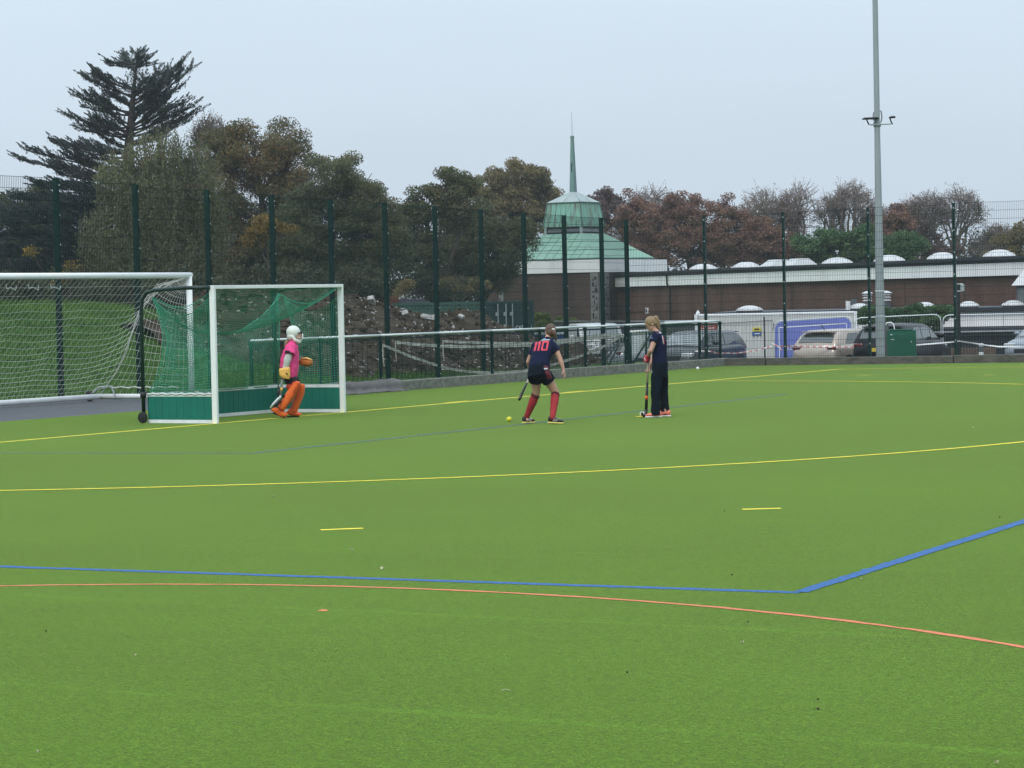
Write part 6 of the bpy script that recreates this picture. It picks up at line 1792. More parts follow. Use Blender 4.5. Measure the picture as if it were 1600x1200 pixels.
def head(mb, c, face, up, s=1.0):
    """skull, jaw, nose, ears; c = centre of skull, face = facing direction"""
    f_ = Vector(face).normalized(); u = Vector(up); u = (u - f_ * u.dot(f_)).normalized(); l = u.cross(f_)
    ax = (l, f_, u)
    mb.ell(c, (.072 * s, .092 * s, .098 * s), ax, 16, 10)
    mb.ell(c + f_ * .022 * s - u * .055 * s, (.058 * s, .066 * s, .062 * s), ax)
    mb.ell(c + f_ * .058 * s - u * .100 * s, (.026 * s, .024 * s, .020 * s), ax, 10, 6)
    mb.cone(c + f_ * .080 * s + u * .002 * s, c + f_ * .100 * s - u * .034 * s, .009 * s, .015 * s, 8)
    mb.ell(c + f_ * .083 * s - u * .066 * s, (.024 * s, .010 * s, .012 * s), ax, 10, 6)
    for sg in (-1, 1): mb.ell(c + l * sg * .073 * s - u * .022 * s - f_ * .004 * s, (.011 * s, .019 * s, .031 * s), ax, 8, 6)
    return ax
def eyes(c, ax, parent, s=1.0):
    l, f_, u = ax
    for sg in (-1, 1):
        part('eye', MB().ell(c + l * sg * .030 * s + f_ * .080 * s - u * .006 * s, (.011 * s, .008 * s, .007 * s), ax, 8, 6), EYE_M, parent, True, True)
        part('eyebrow', MB().ell(c + l * sg * .031 * s + f_ * .084 * s + u * .016 * s, (.017 * s, .006 * s, .004 * s), ax, 8, 5), HAIR_B, parent, True, True)
    part('lips', MB().ell(c + f_ * .091 * s - u * .066 * s, (.020 * s, .006 * s, .007 * s), ax, 8, 5), LIP, parent, True, True)
def shoe(parent, heel, toe, mat_up, mat_sole, w=.042, h=.085, stripes=None, label=None):
    heel = Vector(heel); toe = Vector(toe); d = toe - heel; L_ = d.length; d.normalize(); sd_ = d.cross(Vector((0, 0, 1))).normalized(); u = sd_.cross(d)
    m_ = MB()
    m_.loft([(heel + d * L_ * a + u * (zb + hh_ / 2), sd_ * ww, u * hh_ / 2) for a, ww, zb, hh_ in ((-.02, w * .55, .028, h * .75), (.06, w * .80, .024, h * .98), (.28, w * .82, .022, h * 1.02), (.5, w * .92, .022, h * .78), (.75, w * 1.05, .022, h * .52), (.93, w * .80, .026, h * .40), (1.02, w * .4, .030, h * .24))], 14)
    o = blob('shoe', m_, .007, mat_up, parent, 2)
    m_ = MB().loft([(heel + d * L_ * a + u * .014, sd_ * ww, u * .0135) for a, ww in ((-.04, w * .5), (.02, w * .80), (.3, w * .80), (.5, w * .9), (.75, w * 1.04), (.93, w * .82), (1.03, w * .4))], 14, 3)
    part('sole', m_, mat_sole, o, True, True)
    if stripes:
        for k in range(3):
            a = heel + d * L_ * (.36 + .11 * k) + u * .035; 
            for sg in (-1, 1):
                part('stripe', MB().bar(a + sd_ * sg * w * .97, a + d * .022 + u * .042 + sd_ * sg * w * .72, .004, .013, sd_ * sg), stripes, o, False, True)
    return o

# ---- player with number 110, crouching, seen from behind
def person_player():
    gl, gr = G(821, 661.6), G(866, 662.8); d0 = (gl.y + gr.y) / 2; K = d0 / F
    base = (gl + gr) / 2; base.z = 0
    t = thing('person', 'person crouching with back to camera, navy shirt numbered 110, red socks, hair tied back', 'person', base)
    def J(px, py, dy=0.0): return P(px, py, d0 + dy)
    sx = Vector((1, -.10, .10)).normalized()
    def sec(px, py, dy, hw, hd, ax): f_ = sx.cross(ax).normalized(); return (J(px, py, dy), sx * (hw * K), f_ * hd)
    spine = Vector((.10, .45, .85)).normalized()
    hip_l, hip_r = J(837, 585, .02), J(851.5, 584, .01)
    kn_l, kn_r = J(838, 614, .13), J(868, 613, .10)
    an_l, an_r = J(823, 653, -.02), J(863, 652.5, -.02)
    an_l.y = gl.y + .02; an_r.y = gr.y + .02
    sh_l, sh_r = J(836, 541, .18), J(865, 539, .16)
    el_l, wr_l = J(825.5, 565, .24), J(829, 582, .40)
    el_r, wr_r = J(874.5, 559, .12), J(880.5, 577.5, .10)
    hc = J(859.8, 517, .34); face = Vector((-.30, .92, -.28)); up = Vector((.05, .28, .95))
    b = MB()
    limb(b, [hip_l, kn_l.lerp(hip_l, .5), kn_l], [.072, .077, .056]); limb(b, [kn_l, kn_l.lerp(an_l, .3), an_l], [.052, .056, .034])
    limb(b, [hip_r, kn_r.lerp(hip_r, .5), kn_r], [.072, .078, .057]); limb(b, [kn_r, kn_r.lerp(an_r, .3), an_r], [.052, .056, .034])
    for a, toe in ((an_l, J(829, 660, -.01)), (an_r, J(876, 661, -.01))): b.cap(a - Vector((0, 0, .02)), Vector((lerp(a.x, toe.x, .2), lerp(a.y, toe.y, .2), .05)), .026, .018, 10)
    b.loft([sec(842, 584, -.01, 15, .105, spine), sec(844, 570, .02, 13.5, .095, spine), sec(846, 553, .09, 14.5, .10, spine), sec(850, 541, .17, 15.5, .095, spine), sec(854, 532, .23, 9, .06, spine)], 16)
    limb(b, [sh_l.lerp(el_l, .25), el_l, wr_l], [.040, .036, .023]); limb(b, [sh_r, sh_r.lerp(el_r, .5), el_r], [.044, .043, .036]); limb(b, [el_r, el_r.lerp(wr_r, .35), wr_r], [.035, .037, .022])
    limb(b, [J(853.5, 533, .22), hc - Vector((.01, .01, .055))], [.050, .046])
    ax = head(b, hc, face, up, .97)
    hand(b, wr_r, (J(883, 589, .10) - wr_r), Vector((-1, .35, .2)), .98, .32, -1)
    hand(b, wr_l, (J(833, 582, .48) - wr_l), Vector((.5, -.3, -.8)), .95, 1.05, 1)
    body = blob('body', b, .0068, SKIN, t, 3)
    eyes(hc, ax, t, .97)
    # shirt
    m_ = MB()
    m_.loft([sec(842, 578, -.01, 17.3, .135, spine), sec(842.5, 572, .0, 16.8, .13, spine), sec(844, 562, .045, 16.2, .122, spine), sec(847, 551, .10, 17.2, .122, spine), sec(850.5, 541, .17, 17.6, .115, spine), sec(853, 535, .215, 13.5, .09, spine), sec(855.5, 530.5, .245, 6.5, .066, spine)], 20, 2.4)
    m_.cap(sh_l + Vector((.03, 0, .0)), sh_l, .070, .062); m_.cone(sh_l + Vector((.03, 0, .01)), J(830.5, 555, .205), .070, .062); m_.cone(sh_r - Vector((.03, 0, -.01)), J(869.5, 549.5, .15), .072, .066)
    shirt = blob('shirt', m_, .0075, NAVY, t, 4, .0055, 11)
    def px12(X, Y): return J(810 + X / 12, 500 + Y / 12, -.3)
    def quad(c4):
        c4 = [px12(*c) for c in c4]
        return lambda u, v: c4[0].lerp(c4[1], u).lerp(c4[3].lerp(c4[2], u), v)
    for c4 in (((336, 418), (372, 411), (320, 592), (288, 592)), ((316, 452), (345, 424), (335, 458), (312, 478)),
               ((398, 411), (434, 407), (390, 586), (357, 588)), ((378, 446), (405, 418), (396, 452), (372, 472)),
               ((460, 410), (492, 404), (457, 578), (424, 578)), ((549, 402), (583, 410), (548, 574), (512, 580)), ((470, 404), (575, 402), (569, 432), (462, 436)), ((434, 552), (538, 552), (534, 582), (428, 582))):
        on_surface('back_number', shirt, quad(c4), 4, 12, NUMR, shirt)
    on_surface('name_print', shirt, quad(((372, 386), (600, 374), (600, 388), (370, 400))), 12, 2, DECAL_W, shirt)
    on_surface('badge', shirt, quad(((448, 345), (525, 342), (520, 368), (440, 372))), 6, 4, mat('pale_blue_print', (.22, .30, .42), .7, .2, 10), shirt)
    m_ = MB(); m_.lathe(J(855.7, 530.2, .245), [(.058, -.012), (.064, 0), (.058, .018), (.050, .018), (.052, -.012)], 18, (Vector((.12, .42, .85)))); part('collar', m_, NAVY_D, shirt, True, True)
    # skort
    m_ = MB()
    m_.loft([sec(842.5, 572, .0, 15.8, .125, spine), sec(841.5, 580, -.02, 17.2, .142, spine), sec(842, 588, -.03, 18.2, .145, Vector((0, .2, 1))), sec(843.5, 594, .0, 18.0, .13, Vector((0, .2, 1)))], 20, 2.4)
    m_.cone(hip_l - Vector((0, 0, .02)), J(836.8, 597, .065), .105, .104); m_.cone(hip_r - Vector((0, 0, .02)), J(858.5, 596, .045), .108, .104)
    skort = blob('shorts', m_, .0075, NAVY_D, t, 4, .004, 10)
    def zq(c4):
        c4 = [J(770 + x / 6, 480 + y / 6, -.4) for x, y in c4]
        return lambda u, v: c4[0].lerp(c4[1], u).lerp(c4[3].lerp(c4[2], u), v)
    on_surface('side_panel', skort, zq(((478, 552), (520, 552), (560, 672), (512, 690))), 6, 14, MAROON, skort)
    on_surface('white_mark', skort, zq(((480, 576), (514, 574), (516, 588), (482, 590))), 4, 3, DECAL_W, skort, .007)
    # socks and shoes
    for kn, an in ((kn_l, an_l), (kn_r, an_r)):
        m_ = MB(); d_ = (an - kn); a = kn + d_ * .10
        limb(m_, [a + d_ * .04, a + d_ * .28, a + d_ * .62, an + Vector((0, 0, .005))], [.062, .064, .050, .042])
        sk_ = blob('sock', m_, .007, REDSOCK, t, 2, .003, 20)
        part('sock_band', MB().lathe(a - d_.normalized() * .022, [(.058, 0), (.066, .006), (.067, .040), (.060, .046)], 18, d_), SOCKTOP, sk_, True, True)
    shoe(t, (an_l.x - .06, an_l.y - .02, .0), (an_l.x + .12, an_l.y + .05, .0), SHOE_B, SOLE_Y, .044, .085, SOLE_W)
    shoe(t, (an_r.x - .06, an_r.y + .03, .012), (an_r.x + .155, an_r.y - .05, .0), SHOE_B, SOLE_Y, .046, .088, SOLE_W)
    # hair
    l, f_, u = ax; m_ = MB()
    m_.ell(hc - f_ * .012 + u * .012, (.082, .096, .098), ax, 18, 12); m_.ell(hc - f_ * .045 - u * .035, (.072, .062, .072), ax)
    hair = blob('hair', m_, .0065, HAIR_B, t, 2, .003, 40)
    tie = hc - f_ * .112 - u * .022 + Vector((.012, 0, 0))
    m_ = MB(); limb(m_, [tie, tie + Vector((.015, -.035, -.045)), tie + Vector((.030, -.02, -.115)), tie + Vector((.034, .0, -.165))], [.026, .030, .024, .008]); blob('ponytail', m_, .006, HAIR_B, hair, 2, .004, 60)
    part('hair_tie', MB().ell(tie + Vector((.002, -.008, .008)), (.026, .016, .022), None, 10, 7), SOLE_W, hair, True, True)
    # her stick is a thing of its own
    s0, s1, s2 = J(837, 566, .50), J(826.5, 592, .36), J(814.5, 617, .26)
    st = thing('hockey_stick', 'black hockey stick with white grip held low by the crouching player', 'hockey stick', (s1.x, s1.y, 0))
    part('grip', MB().tube([s0, s1.lerp(s0, .1), s1.lerp(s2, .28)], [.016, .016, .015], 10), STICK_W, st, True, True)
    part('shaft', MB().tube([s1.lerp(s2, .27), s1.lerp(s2, .7), s2, J(812.5, 622.5, .235), J(810.5, 625.5, .225)], [.015, .019, .022, .022, .016], 10), STICK_B, st, True, True)
person_player()

# ---- girl in trousers, in profile, with stick and white ball
def person_girl():
    gn, gf = G(1019, 652.6), G(1039, 651.4); d0 = (gn.y + gf.y) / 2; K = d0 / F
    base = (gn + gf) / 2; base.z = 0
    t = thing('person', 'person standing in profile in navy top and dark trousers, fair ponytail, coral shoes, looking down', 'person', base)
    def J(px, py, dy=0.0): return P(px, py, d0 + dy)
    sy = Vector((.05, 1, 0)).normalized()
    def sec(px, py, hf, hw): return (J(px, py), Vector((hf * K, 0, 0)), sy * hw)
    sh_n, sh_f = J(1025.5, 524.5, -.165), J(1028.5, 524.5, .165)
    el_n, wr_n = J(1016.8, 548, -.225), J(1012.6, 556.5, -.10)
    el_f, wr_f = J(1022, 553, .20), J(1014.8, 576, .045)
    hip_n, hip_f = J(1029.5, 572, -.085), J(1033, 572, .085)
    kn_n, kn_f = J(1024.5, 611, -.10), J(1036.8, 611, .11)
    an_n, an_f = J(1025.5, 646, -.09), J(1039.5, 644.5, .12); an_n.y = gn.y; an_f.y = gf.y
    hc = J(1016.6, 505.2, 0); face = Vector((-.80, -.10, -.58)); up = Vector((-.55, 0, .82))
    b = MB()
    limb(b, [hip_n, kn_n, an_n], [.062, .050, .034]); limb(b, [hip_f, kn_f, an_f], [.062, .050, .034])
    b.cap(an_n - Vector((0, 0, .02)), Vector((an_n.x - .02, an_n.y, .055)), .024, .018, 10); b.cap(an_f - Vector((0, 0, .02)), Vector((an_f.x - .02, an_f.y, .055)), .024, .018, 10)
    b.loft([sec(1031.5, 576, 10, .13), sec(1030.5, 560, 9, .12), sec(1030, 545, 9, .13), sec(1030.5, 531, 9.2, .155), sec(1027, 522, 6.5, .10)], 16)
    limb(b, [sh_n, sh_n.lerp(el_n, .5), el_n], [.046, .042, .035]); limb(b, [el_n, el_n.lerp(wr_n, .4), wr_n], [.035, .036, .024])
    limb(b, [sh_f, el_f], [.046, .036]); limb(b, [el_f, wr_f], [.036, .024])
    limb(b, [J(1027.5, 522), J(1020.5, 513)], [.052, .046])
    ax = head(b, hc, face, up, .95)
    hand(b, wr_f, J(1012.2, 582.5, -.015) - wr_f, Vector((-.5, -.85, 0)), .95, 1.0, 1)
    hand(b, wr_n, J(1010.6, 562.5, -.035) - wr_n, Vector((.3, .9, -.2)), .95, 1.0, -1)
    blob('body', b, .0068, SKIN, t, 3); eyes(hc, ax, t, .95)
    # shirt
    m_ = MB()
    m_.loft([sec(1030.8, 567, 12.4, .165), sec(1030.6, 558, 12.0, .16), sec(1030.3, 546, 11.6, .165), sec(1030.6, 534, 11.2, .18), sec(1029.6, 527, 9.6, .172), sec(1026.8, 521, 7.2, .115), sec(1024.2, 517.5, 5.6, .066)], 20, 2.3)
    m_.cone(sh_n + Vector((.01, .02, .015)), J(1019.8, 534.5, -.20), .072, .062); m_.cone(sh_f + Vector((.01, -.02, .015)), J(1023, 535, .20), .072, .062)
    shirt = blob('shirt', m_, .0075, NAVY, t, 4, .0055, 11)
    for x0, x1, y0, y1, nm, mm in ((1036.4, 1037.4, 525, 538.5, 'back_number', DECAL_W), (1037.9, 1038.9, 527, 539, 'back_number', NUMR), (1031.5, 1034.6, 519.5, 521.5, 'name_print', DECAL_W)):
        on_surface(nm, shirt, lambda u, v, a=(x0, x1, y0, y1): J(lerp(a[0], a[1], u) + 1.6 * v, lerp(a[2], a[3], v), -.5), 4, 10, mm, shirt)
    on_surface('badge', shirt, lambda u, v: J(lerp(1018.6, 1021.5, u), lerp(527.5, 530, v), -.5), 4, 4, mat('dull_blue_print', (.05, .08, .18), .7, .2, 10), shirt)
    # trousers
    m_ = MB()
    m_.loft([sec(1030.9, 560, 11.4, .155), sec(1031.5, 569, 12.4, .172), sec(1031.5, 580, 12.0, .172), sec(1031.5, 590, 10.5, .165)], 20, 2.4)
    limb(m_, [J(1029.5, 574, -.075), J(1026.5, 588, -.085), kn_n, J(1024.4, 630, -.095)], [.105, .096, .076, .071]); m_.cone(J(1024.4, 629, -.095), J(1024.8, 648.4, -.095), .071, .074)
    limb(m_, [J(1033, 574, .085), J(1035.2, 588, .09), kn_f, J(1038, 628, .115)], [.105, .092, .072, .066]); m_.cone(J(1038, 627, .115), J(1039.3, 648.2, .12), .066, .072)
    trs = blob('trousers', m_, .0078, NAVY_D, t, 4, .007, 9)
    on_surface('badge', trs, lambda u, v: J(lerp(1019.4, 1021.2, u), lerp(580, 584, v), -.5), 3, 4, DECAL_W, trs)
    shoe(t, (an_n.x + .075, an_n.y + .01, 0), (an_n.x - .165, an_n.y - .02, 0), CORAL, SOLE_W, .046, .088)
    shoe(t, (an_f.x + .075, an_f.y + .01, 0), (an_f.x - .15, an_f.y - .01, 0), CORAL, SOLE_W, .045, .086)
    # red glove on the upper hand
    m_ = MB(); hcg = J(1010.9, 561, -.055)
    m_.ell(hcg, (.050, .048, .058), None, 12, 9); m_.cap(wr_n, hcg, .036, .042)
    for k in range(4): m_.cap(hcg + Vector((-.042, -.02, .036 - .023 * k)), hcg + Vector((-.010, -.058, .030 - .023 * k)), .014, .013, 8)
    gl = blob('glove', m_, .0055, REDGL, t, 2)
    for k in range(3): part('glove_pad', MB().ell(hcg + Vector((-.040 + .014 * k, -.048 - .004 * k, .010 - .022 * k)), (.013, .010, .010), None, 8, 6), SOLE_W, gl, True, True)
    # hair
    l, f_, u = ax; m_ = MB()
    m_.ell(hc - f_ * .014 + u * .014, (.080, .094, .094), ax, 18, 12); m_.ell(hc - f_ * .048 - u * .02, (.072, .058, .066), ax)
    hair = blob('hair', m_, .0065, HAIR_L, t, 2, .003, 40)
    tie = J(1021.3, 498.3, 0)
    m_ = MB(); limb(m_, [tie, J(1024.6, 497, 0), J(1027.3, 502, 0), J(1028.6, 509, 0), J(1030.5, 515, 0)], [.034, .040, .036, .030, .010]); limb(m_, [J(1024, 500, .02), J(1025.5, 508, .02), J(1025.2, 513.5, .02)], [.03, .026, .008]); blob('ponytail', m_, .006, HAIR_L, hair, 2, .005, 55)
    part('hair_tie', MB().ell(J(1021.8, 498.2, 0), (.022, .034, .034), None, 10, 7), BLACKCL, hair, True, True)
    # stick
    s0, s1, s2 = J(1012.3, 554, -.03), J(1011.3, 598, -.03), J(1009.6, 640, -.04)
    st = thing('hockey_stick', 'black hockey stick with tan grip and orange mark standing beside the white ball', 'hockey stick', (s2.x, s2.y, 0))
    part('grip', MB().tube([s0, s1], .017, 10), GRIP, st, True, True)
    part('shaft', MB().tube([s1, s1.lerp(s2, .5), s2], [.0185, .023, .025], 10), STICK_B, st, True, True)
    a, b2 = s1.lerp(s2, .48), s1.lerp(s2, .62); part('orange_mark', MB().tube([a, b2], .0262, 10), STICK_O, st, True, True)
    h0 = s2; z0 = .022
    part('hook', MB().tube([s2, Vector((s2.x - .006, s2.y, .055)), Vector((s2.x - .028, s2.y - .01, .028)), Vector((s2.x - .060, s2.y - .02, .045)), Vector((s2.x - .072, s2.y - .02, .085))], [.025, .025, .025, .024, .021], 10), STICK_B, st, True, True)
person_girl()

# ---- goalkeeper walking right in front of the small goal
def person_keeper():
    gn, gf = G(440, 652.6), G(457, 652.2); d0 = (gn.y + gf.y) / 2; K = d0 / F
    base = (gn + gf) / 2; base.z = 0
    t = thing('person', 'goalkeeper person in white helmet, pink shirt and big orange leg pads', 'person', base)
    def J(px, py, dy=0.0): return P(px, py, d0 + dy)
    sy = Vector((0, 1, 0))
    def sec(px, py, hf, hw, tilt=0.0): return (J(px, py), Vector((hf * K, 0, tilt * hf * K)), sy * hw)
    sh_n, sh_f = J(452.5, 543, -.19), J(457, 543, .19)
    el_n, wr_n = J(449, 562, -.25), J(446, 577, -.24)
    el_f, wr_f = J(457, 560, .27), J(468, 567, .28)
    hip_n, hip_f = J(451, 588, -.10), J(454, 588, .10)
    kn_n, kn_f = J(463, 603, -.11), J(466, 604, .10)
    an_n, an_f = J(440, 639, -.10), J(456, 641, .10)
    hc = J(460.6, 521.6, 0); face = Vector((.96, -.10, -.22)); up = Vector((.18, 0, .97))
    b = MB()
    limb(b, [hip_n, kn_n, an_n], [.075, .055, .036]); limb(b, [hip_f, kn_f, an_f], [.075, .055, .036])
    b.cap(an_n, J(443, 648, -.10), .036, .03, 10); b.cap(an_f, J(461, 648.5, .10), .036, .03, 10)
    b.loft([sec(453, 590, 9, .14), sec(453, 575, 9.5, .13), sec(453, 560, 10, .15), sec(455, 546, 9, .17), sec(457, 537, 6, .10)], 16)
    limb(b, [sh_n, el_n, wr_n], [.046, .036, .025]); limb(b, [sh_f, el_f, wr_f], [.046, .036, .025]); limb(b, [J(457, 538), J(459, 529)], [.052, .05])
    ax = head(b, hc, face, up, .97)
    hand(b, wr_n, J(442.5, 588, -.25) - wr_n, Vector((.7, .5, 0)), .95, .8, 1); hand(b, wr_f, Vector((1, .05, -.05)), Vector((0, 0, 1)), .95, .7, 1)
    blob('body', b, .0070, SKIN, t, 3); eyes(hc, ax, t, .97)
    # shirt
    m_ = MB()
    m_.loft([sec(455, 590.5, 8.5, .185, .15), sec(453, 583, 12.5, .20, .1), sec(452, 573, 14.6, .21), sec(452.6, 561, 14.2, .21), sec(454.4, 549, 12.2, .205), sec(455.4, 541, 9.4, .175), sec(456.8, 535, 6.4, .10), sec(457.6, 532.5, 5.4, .075)], 20, 2.3)
    m_.cone(sh_n + Vector((.01, .04, .02)), J(453.8, 555, -.26), .095, .085); m_.cone(sh_f + Vector((.01, -.04, .02)), J(457, 555, .25), .095, .080)
    shirt = blob('shirt', m_, .0080, PINK, t, 4, .0085, 9)
    m_ = MB(); limb(m_, [J(452.6, 552, -.235), el_n, wr_n], [.056, .060, .046]); blob('sleeve', m_, .007, GREYSL, t, 2, .007, 16)
    m_ = MB(); limb(m_, [J(457, 552, .235), el_f, wr_f], [.056, .056, .046]); blob('sleeve', m_, .007, GREYSL, t, 2, .007, 16)
    part('arm_band', MB().lathe(J(452, 551.5, -.25), [(.05, -.02), (.075, -.02), (.075, .02), (.05, .02)], 16, el_n - sh_n), BLACKCL, t, True, True)
    # shorts and thigh pads
    m_ = MB(); m_.loft([sec(452.6, 586, 9, .16), sec(453, 594, 9.5, .17), sec(455, 601, 8, .16)], 18); limb(m_, [hip_n, hip_n.lerp(kn_n, .6)], [.098, .088]); limb(m_, [hip_f, hip_f.lerp(kn_f, .6)], [.098, .088])
    blob('shorts', m_, .0080, BLACKCL, t, 3, .004, 12)
    m_ = MB(); m_.ell(J(453.5, 604.5, -.15), (.075, .05, .055), None); m_.ell(J(459, 600, -.16), (.05, .05, .05), None); blob('thigh_guard', m_, .008, ORANGE_D, t, 2)
    # leg pads: broad foam guards, flat in front with rolled edges
    def pad(pts, hw, lat, y):
        m_ = MB(); secs = []
        for i, (px, py, h_) in enumerate(pts):
            a = J(*pts[max(i - 1, 0)][:2]); c = J(*pts[min(i + 1, len(pts) - 1)][:2]); d_ = (c - a).normalized(); nrm = sy.cross(d_)
            secs.append((J(px, py, y), nrm * (h_ * K), sy * lat))
        m_.loft(secs, 18, 3.0); return m_
    pn = blob('leg_pad', pad(((466.0, 596, 3.2), (464.5, 600, 5.8), (460, 607, 7.0), (453.5, 617, 7.2), (446, 628, 6.8), (439, 638.5, 6.0)), 0, .115, -.13), .0085, ORANGE, t, 4)
    pf = blob('leg_pad', pad(((473, 600, 2.8), (472, 604, 4.8), (470, 613, 5.8), (466, 625, 5.6), (462, 635, 5.2), (459.5, 643, 5.0)), 0, .11, .13), .0085, ORANGE, t, 4)
    for X, Y in ((464.0, 603.2), (460.3, 608.6), (457.3, 613.6)):
        def ring(u, v): a = 2 * math.pi * u; return J(X + lerp(1.4, 2.5, v) * math.cos(a), Y + lerp(1.6, 2.9, v) * math.sin(a), -.6)
        on_surface('ring_print', pn, ring, 20, 2, ORANGE_D, pn, .003)
    for y_, q in ((-.13, ((452, 622), (446, 631))), (.13, ((464, 622), (460, 633)))):
        for k, (px, py) in enumerate(q):
            c = J(px - 8.5, py - 3.5, y_); part('pad_strap', MB().box(c, (.05, .22, .035), (Vector((.8, 0, .6)), sy, Vector((-.6, 0, .8)))), BLACKCL, t, False, True)
    # kickers
    def kicker(pts, y):
        m_ = MB(); m_.loft([(Vector((J(px, py, y).x, base.y + y, zc)), Vector((.03 if i in (0, len(pts) - 1) else 0, 0, hz)), sy * lat) for i, (px, py, zc, hz, lat) in enumerate(pts)], 16, 2.6); return m_
    kn = blob('kicker', kicker(((425, 640, .155, .018, .05), (428, 640, .140, .045, .075), (434, 643, .105, .062, .085), (440, 647, .075, .068, .09), (445, 650, .052, .046, .085), (448, 651, .036, .028, .06)), -.12), .008, ORANGE, t, 4)
    kf = blob('kicker', kicker(((449, 642, .10, .03, .06), (452, 642, .095, .06, .08), (457, 645, .080, .068, .080), (462, 648, .060, .052, .080), (467, 650, .042, .034, .072), (470, 651, .03, .020, .05)), .12), .008, ORANGE, t, 4)
    part('sole', MB().box((J(457, 650).x, base.y + .12, .010), (.20, .14, .018)), BLACK_RUBBER, kf, False, True)
    part('sole', MB().bar(Vector((J(428, 650).x, base.y - .12, .085)), Vector((J(447, 650).x, base.y - .12, .006)), .13, .018), BLACK_RUBBER, kn, False, True)
    # hand protectors
    m_ = MB(); gc = J(444.8, 583.5, -.26); m_.loft([(gc + Vector((0, 0, .095)), Vector((.085, 0, .01)), sy * .062), (gc + Vector((0, 0, .06)), Vector((.092, 0, .01)), sy * .075), (gc + Vector((.004, 0, -.03)), Vector((.088, 0, .0)), sy * .075), (gc + Vector((.020, 0, -.085)), Vector((.060, 0, -.012)), sy * .06)], 16, 4)
    gv = blob('hand_protector', m_, .0075, ORANGE_L, t, 2)
    part('slot', MB().bar(gc + Vector((.03, -.076, .01)), gc + Vector((.055, -.076, -.02)), .012, .02), BLACKCL, gv, False, True)
    part('cuff', MB().lathe(gc + Vector((-.012, -.002, -.094)), [(.02, 0), (.058, .0), (.058, .02), (.02, .02)], 16), mat('brown_cuff', (.10, .035, .02), .7, .2, 8), gv, False, True)
    m_ = MB(); bc = J(478.8, 566.2, .28)
    xa, za = Vector((.98, 0, -.14)).normalized(), Vector((.14, 0, .98))
    m_.loft([(bc - xa * .115, za * .030, sy * .10), (bc - xa * .085, za * .060, sy * .145), (bc, za * .070, sy * .16), (bc + xa * .075, za * .055, sy * .15), (bc + xa * .105, za * .022, sy * .10)], 18, 3)
    hp_ = blob('hand_protector', m_, .0075, mat('brown_orange_foam', (.40, .125, .015), .65, .15, 6), t, 3)
    part('top_face', MB().loft([(bc - xa * .10 + za * .055, za * .010, sy * .11), (bc + za * .072, za * .012, sy * .155), (bc + xa * .085 + za * .052, za * .010, sy * .12)], 16, 3), ORANGE_L, hp_, True, True)
    # helmet with face opening and grille, hair below it
    l, f_, u = ax; m_ = MB()
    m_.ell(hc - f_ * .030 + u * .024, (.108, .118, .108), ax, 20, 14); m_.ell(hc - f_ * .045 - u * .045, (.098, .078, .088), ax)
    for sg in (-1, 1):
        limb(m_, [hc + l * sg * .088 - f_ * .02 - u * .05, hc + l * sg * .075 + f_ * .045 - u * .100, hc + l * sg * .030 + f_ * .098 - u * .115], [.028, .030, .028])
    limb(m_, [hc + l * .03 + f_ * .100 - u * .112, hc - l * .03 + f_ * .100 - u * .112], [.030, .030])
    hel = blob('helmet', m_, .0070, HELM, t, 2)
    # face recess: dark padding ring, with the face itself in front of it
    fc = MB(); fc.ell(hc + f_ * .080 - u * .030, (.070, .040, .058), ax, 14, 9); part('face', fc, SKIN, t, True, True)
    part('nose', MB().cone(hc + f_ * .110 - u * .018, hc + f_ * .134 - u * .050, .009, .014, 8), SKIN, t, True, True)
    for sg in (-1, 1): part('eye', MB().ell(hc + l * sg * .032 + f_ * .112 - u * .016, (.011, .008, .007), ax, 8, 6), EYE_M, t, True, True)
    part('visor_rim', MB().tube([hc + l * .090 * math.cos(a) + f_ * (.078 + .026 * (1 - abs(math.cos(a)))) + u * (.012 + .034 * math.sin(a)) for a in [math.pi * k / 10 for k in range(11)]], .011, 8), PLASTIC, hel, True, True)
    for z_ in (-.075, -.045): part('grille_bar', MB().tube([hc + l * .078 * math.cos(a) + f_ * (.075 + .068 * math.sin(a)) + u * z_ for a in [math.pi * k / 10 for k in range(11)]], .0045, 6), WHITE_PAINT, hel, True, True)
    for y_ in (-.025, .025): part('grille_bar', MB().tube([hc + l * y_ + f_ * .128 + u * .03, hc + l * y_ + f_ * .144 - u * .04, hc + l * y_ + f_ * .132 - u * .10], .0045, 6), WHITE_PAINT, hel, True, True)
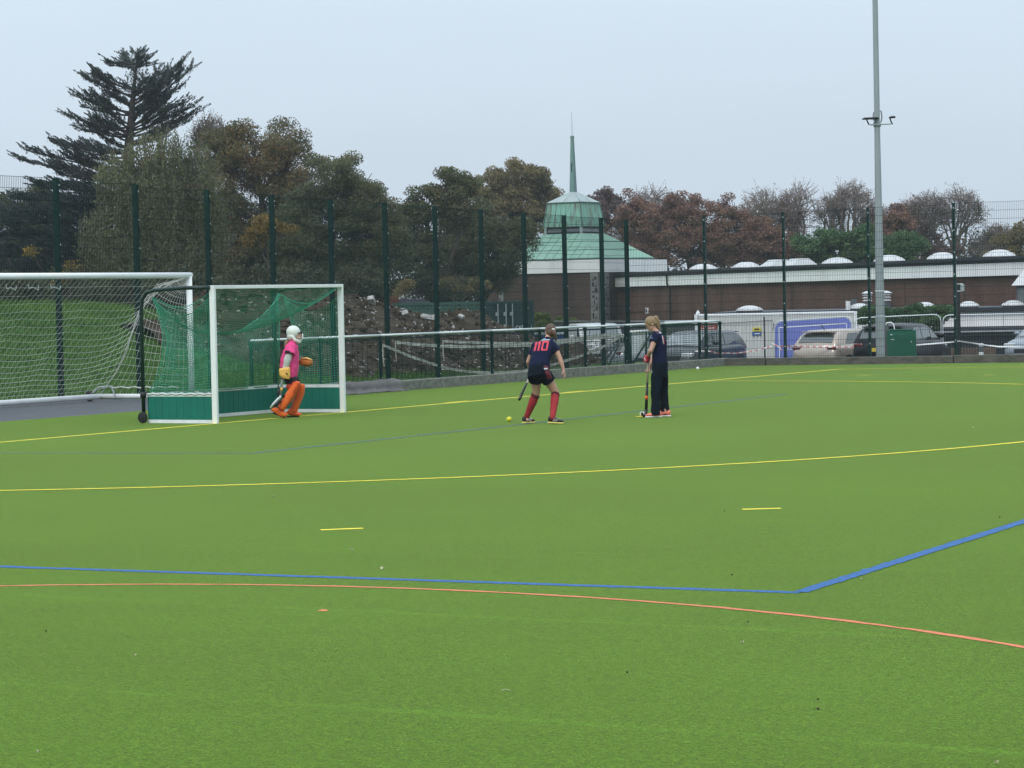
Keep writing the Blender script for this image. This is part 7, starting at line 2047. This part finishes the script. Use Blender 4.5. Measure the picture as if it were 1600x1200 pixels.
    m_ = MB(); tie = J(450.6, 531.5, 0); limb(m_, [tie, J(448.2, 534.5, -.01), J(446.3, 538.5, -.02), J(444.8, 543, -.02)], [.030, .034, .026, .008]); hair = blob('ponytail', m_, .006, HAIR_L, t, 2, .006, 55)
    part('hair_tie', MB().ell(tie + Vector((.0, -.0, .004)), (.03, .034, .03), None, 10, 7), BLACKCL, hair, True, True)
    # keeper's stick
    s0, s1, s2 = J(443, 584, -.27), J(438.3, 618, -.30), J(434, 624, -.31)
    st = thing('hockey_stick', 'grey and black curved keeper stick hanging from the orange hand protector', 'hockey stick', (s1.x, s1.y, 0))
    part('knob', MB().ell(J(441.4, 590.6, -.275), .020, None, 10, 7), STICK_W, st, True, True)
    part('shaft', MB().tube([s0, J(441.2, 591, -.275), s1], [.016, .019, .021], 10), GALV, st, True, True)
    part('marking', MB().tube([J(440.0, 605.5, -.287), J(439.4, 610.5, -.292)], .0235, 10), ORANGE_L, st, True, True)
    part('black_bend', MB().tube([J(436.6, 605, -.29), J(435.2, 613, -.30), J(436.2, 620, -.30), J(436.5, 623, -.30)], [.018, .023, .023, .016], 10), STICK_B, st, True, True)
    part('blade', MB().tube([s1, J(437, 621, -.305), s2, J(427, 631.5, -.32), J(422, 637.8, -.32)], [.021, .022, .022, .020, .013], 10), GALV_LIGHT, st, True, True)
    part('blade_face', MB().tube([J(436.5, 626, -.315), J(431, 632.5, -.325), J(427, 637, -.325)], [.018, .022, .012], 10), STICK_B, st, True, True)
person_keeper()

# ---- thin autumn haze filling the place
hm = bpy.data.materials.new('haze_air'); hm.use_nodes = True
hn = hm.node_tree; hn.nodes.remove(hn.nodes['Principled BSDF'])
pv = hn.nodes.new('ShaderNodeVolumePrincipled'); pv.inputs['Color'].default_value = (0.90, 0.95, 1.0, 1); pv.inputs['Density'].default_value = 0.0003; pv.inputs['Anisotropy'].default_value = 0.0
hn.links.new(pv.outputs[0], hn.nodes['Material Output'].inputs['Volume'])
mb = MB().box((0, 375, 8.6), (1220, 1080, 21.4))
tag(part('haze', mb, hm), 'thin pale autumn haze over the pitch and trees', 'haze', kind='stuff')

bpy.data.scenes.remove(BENCH)
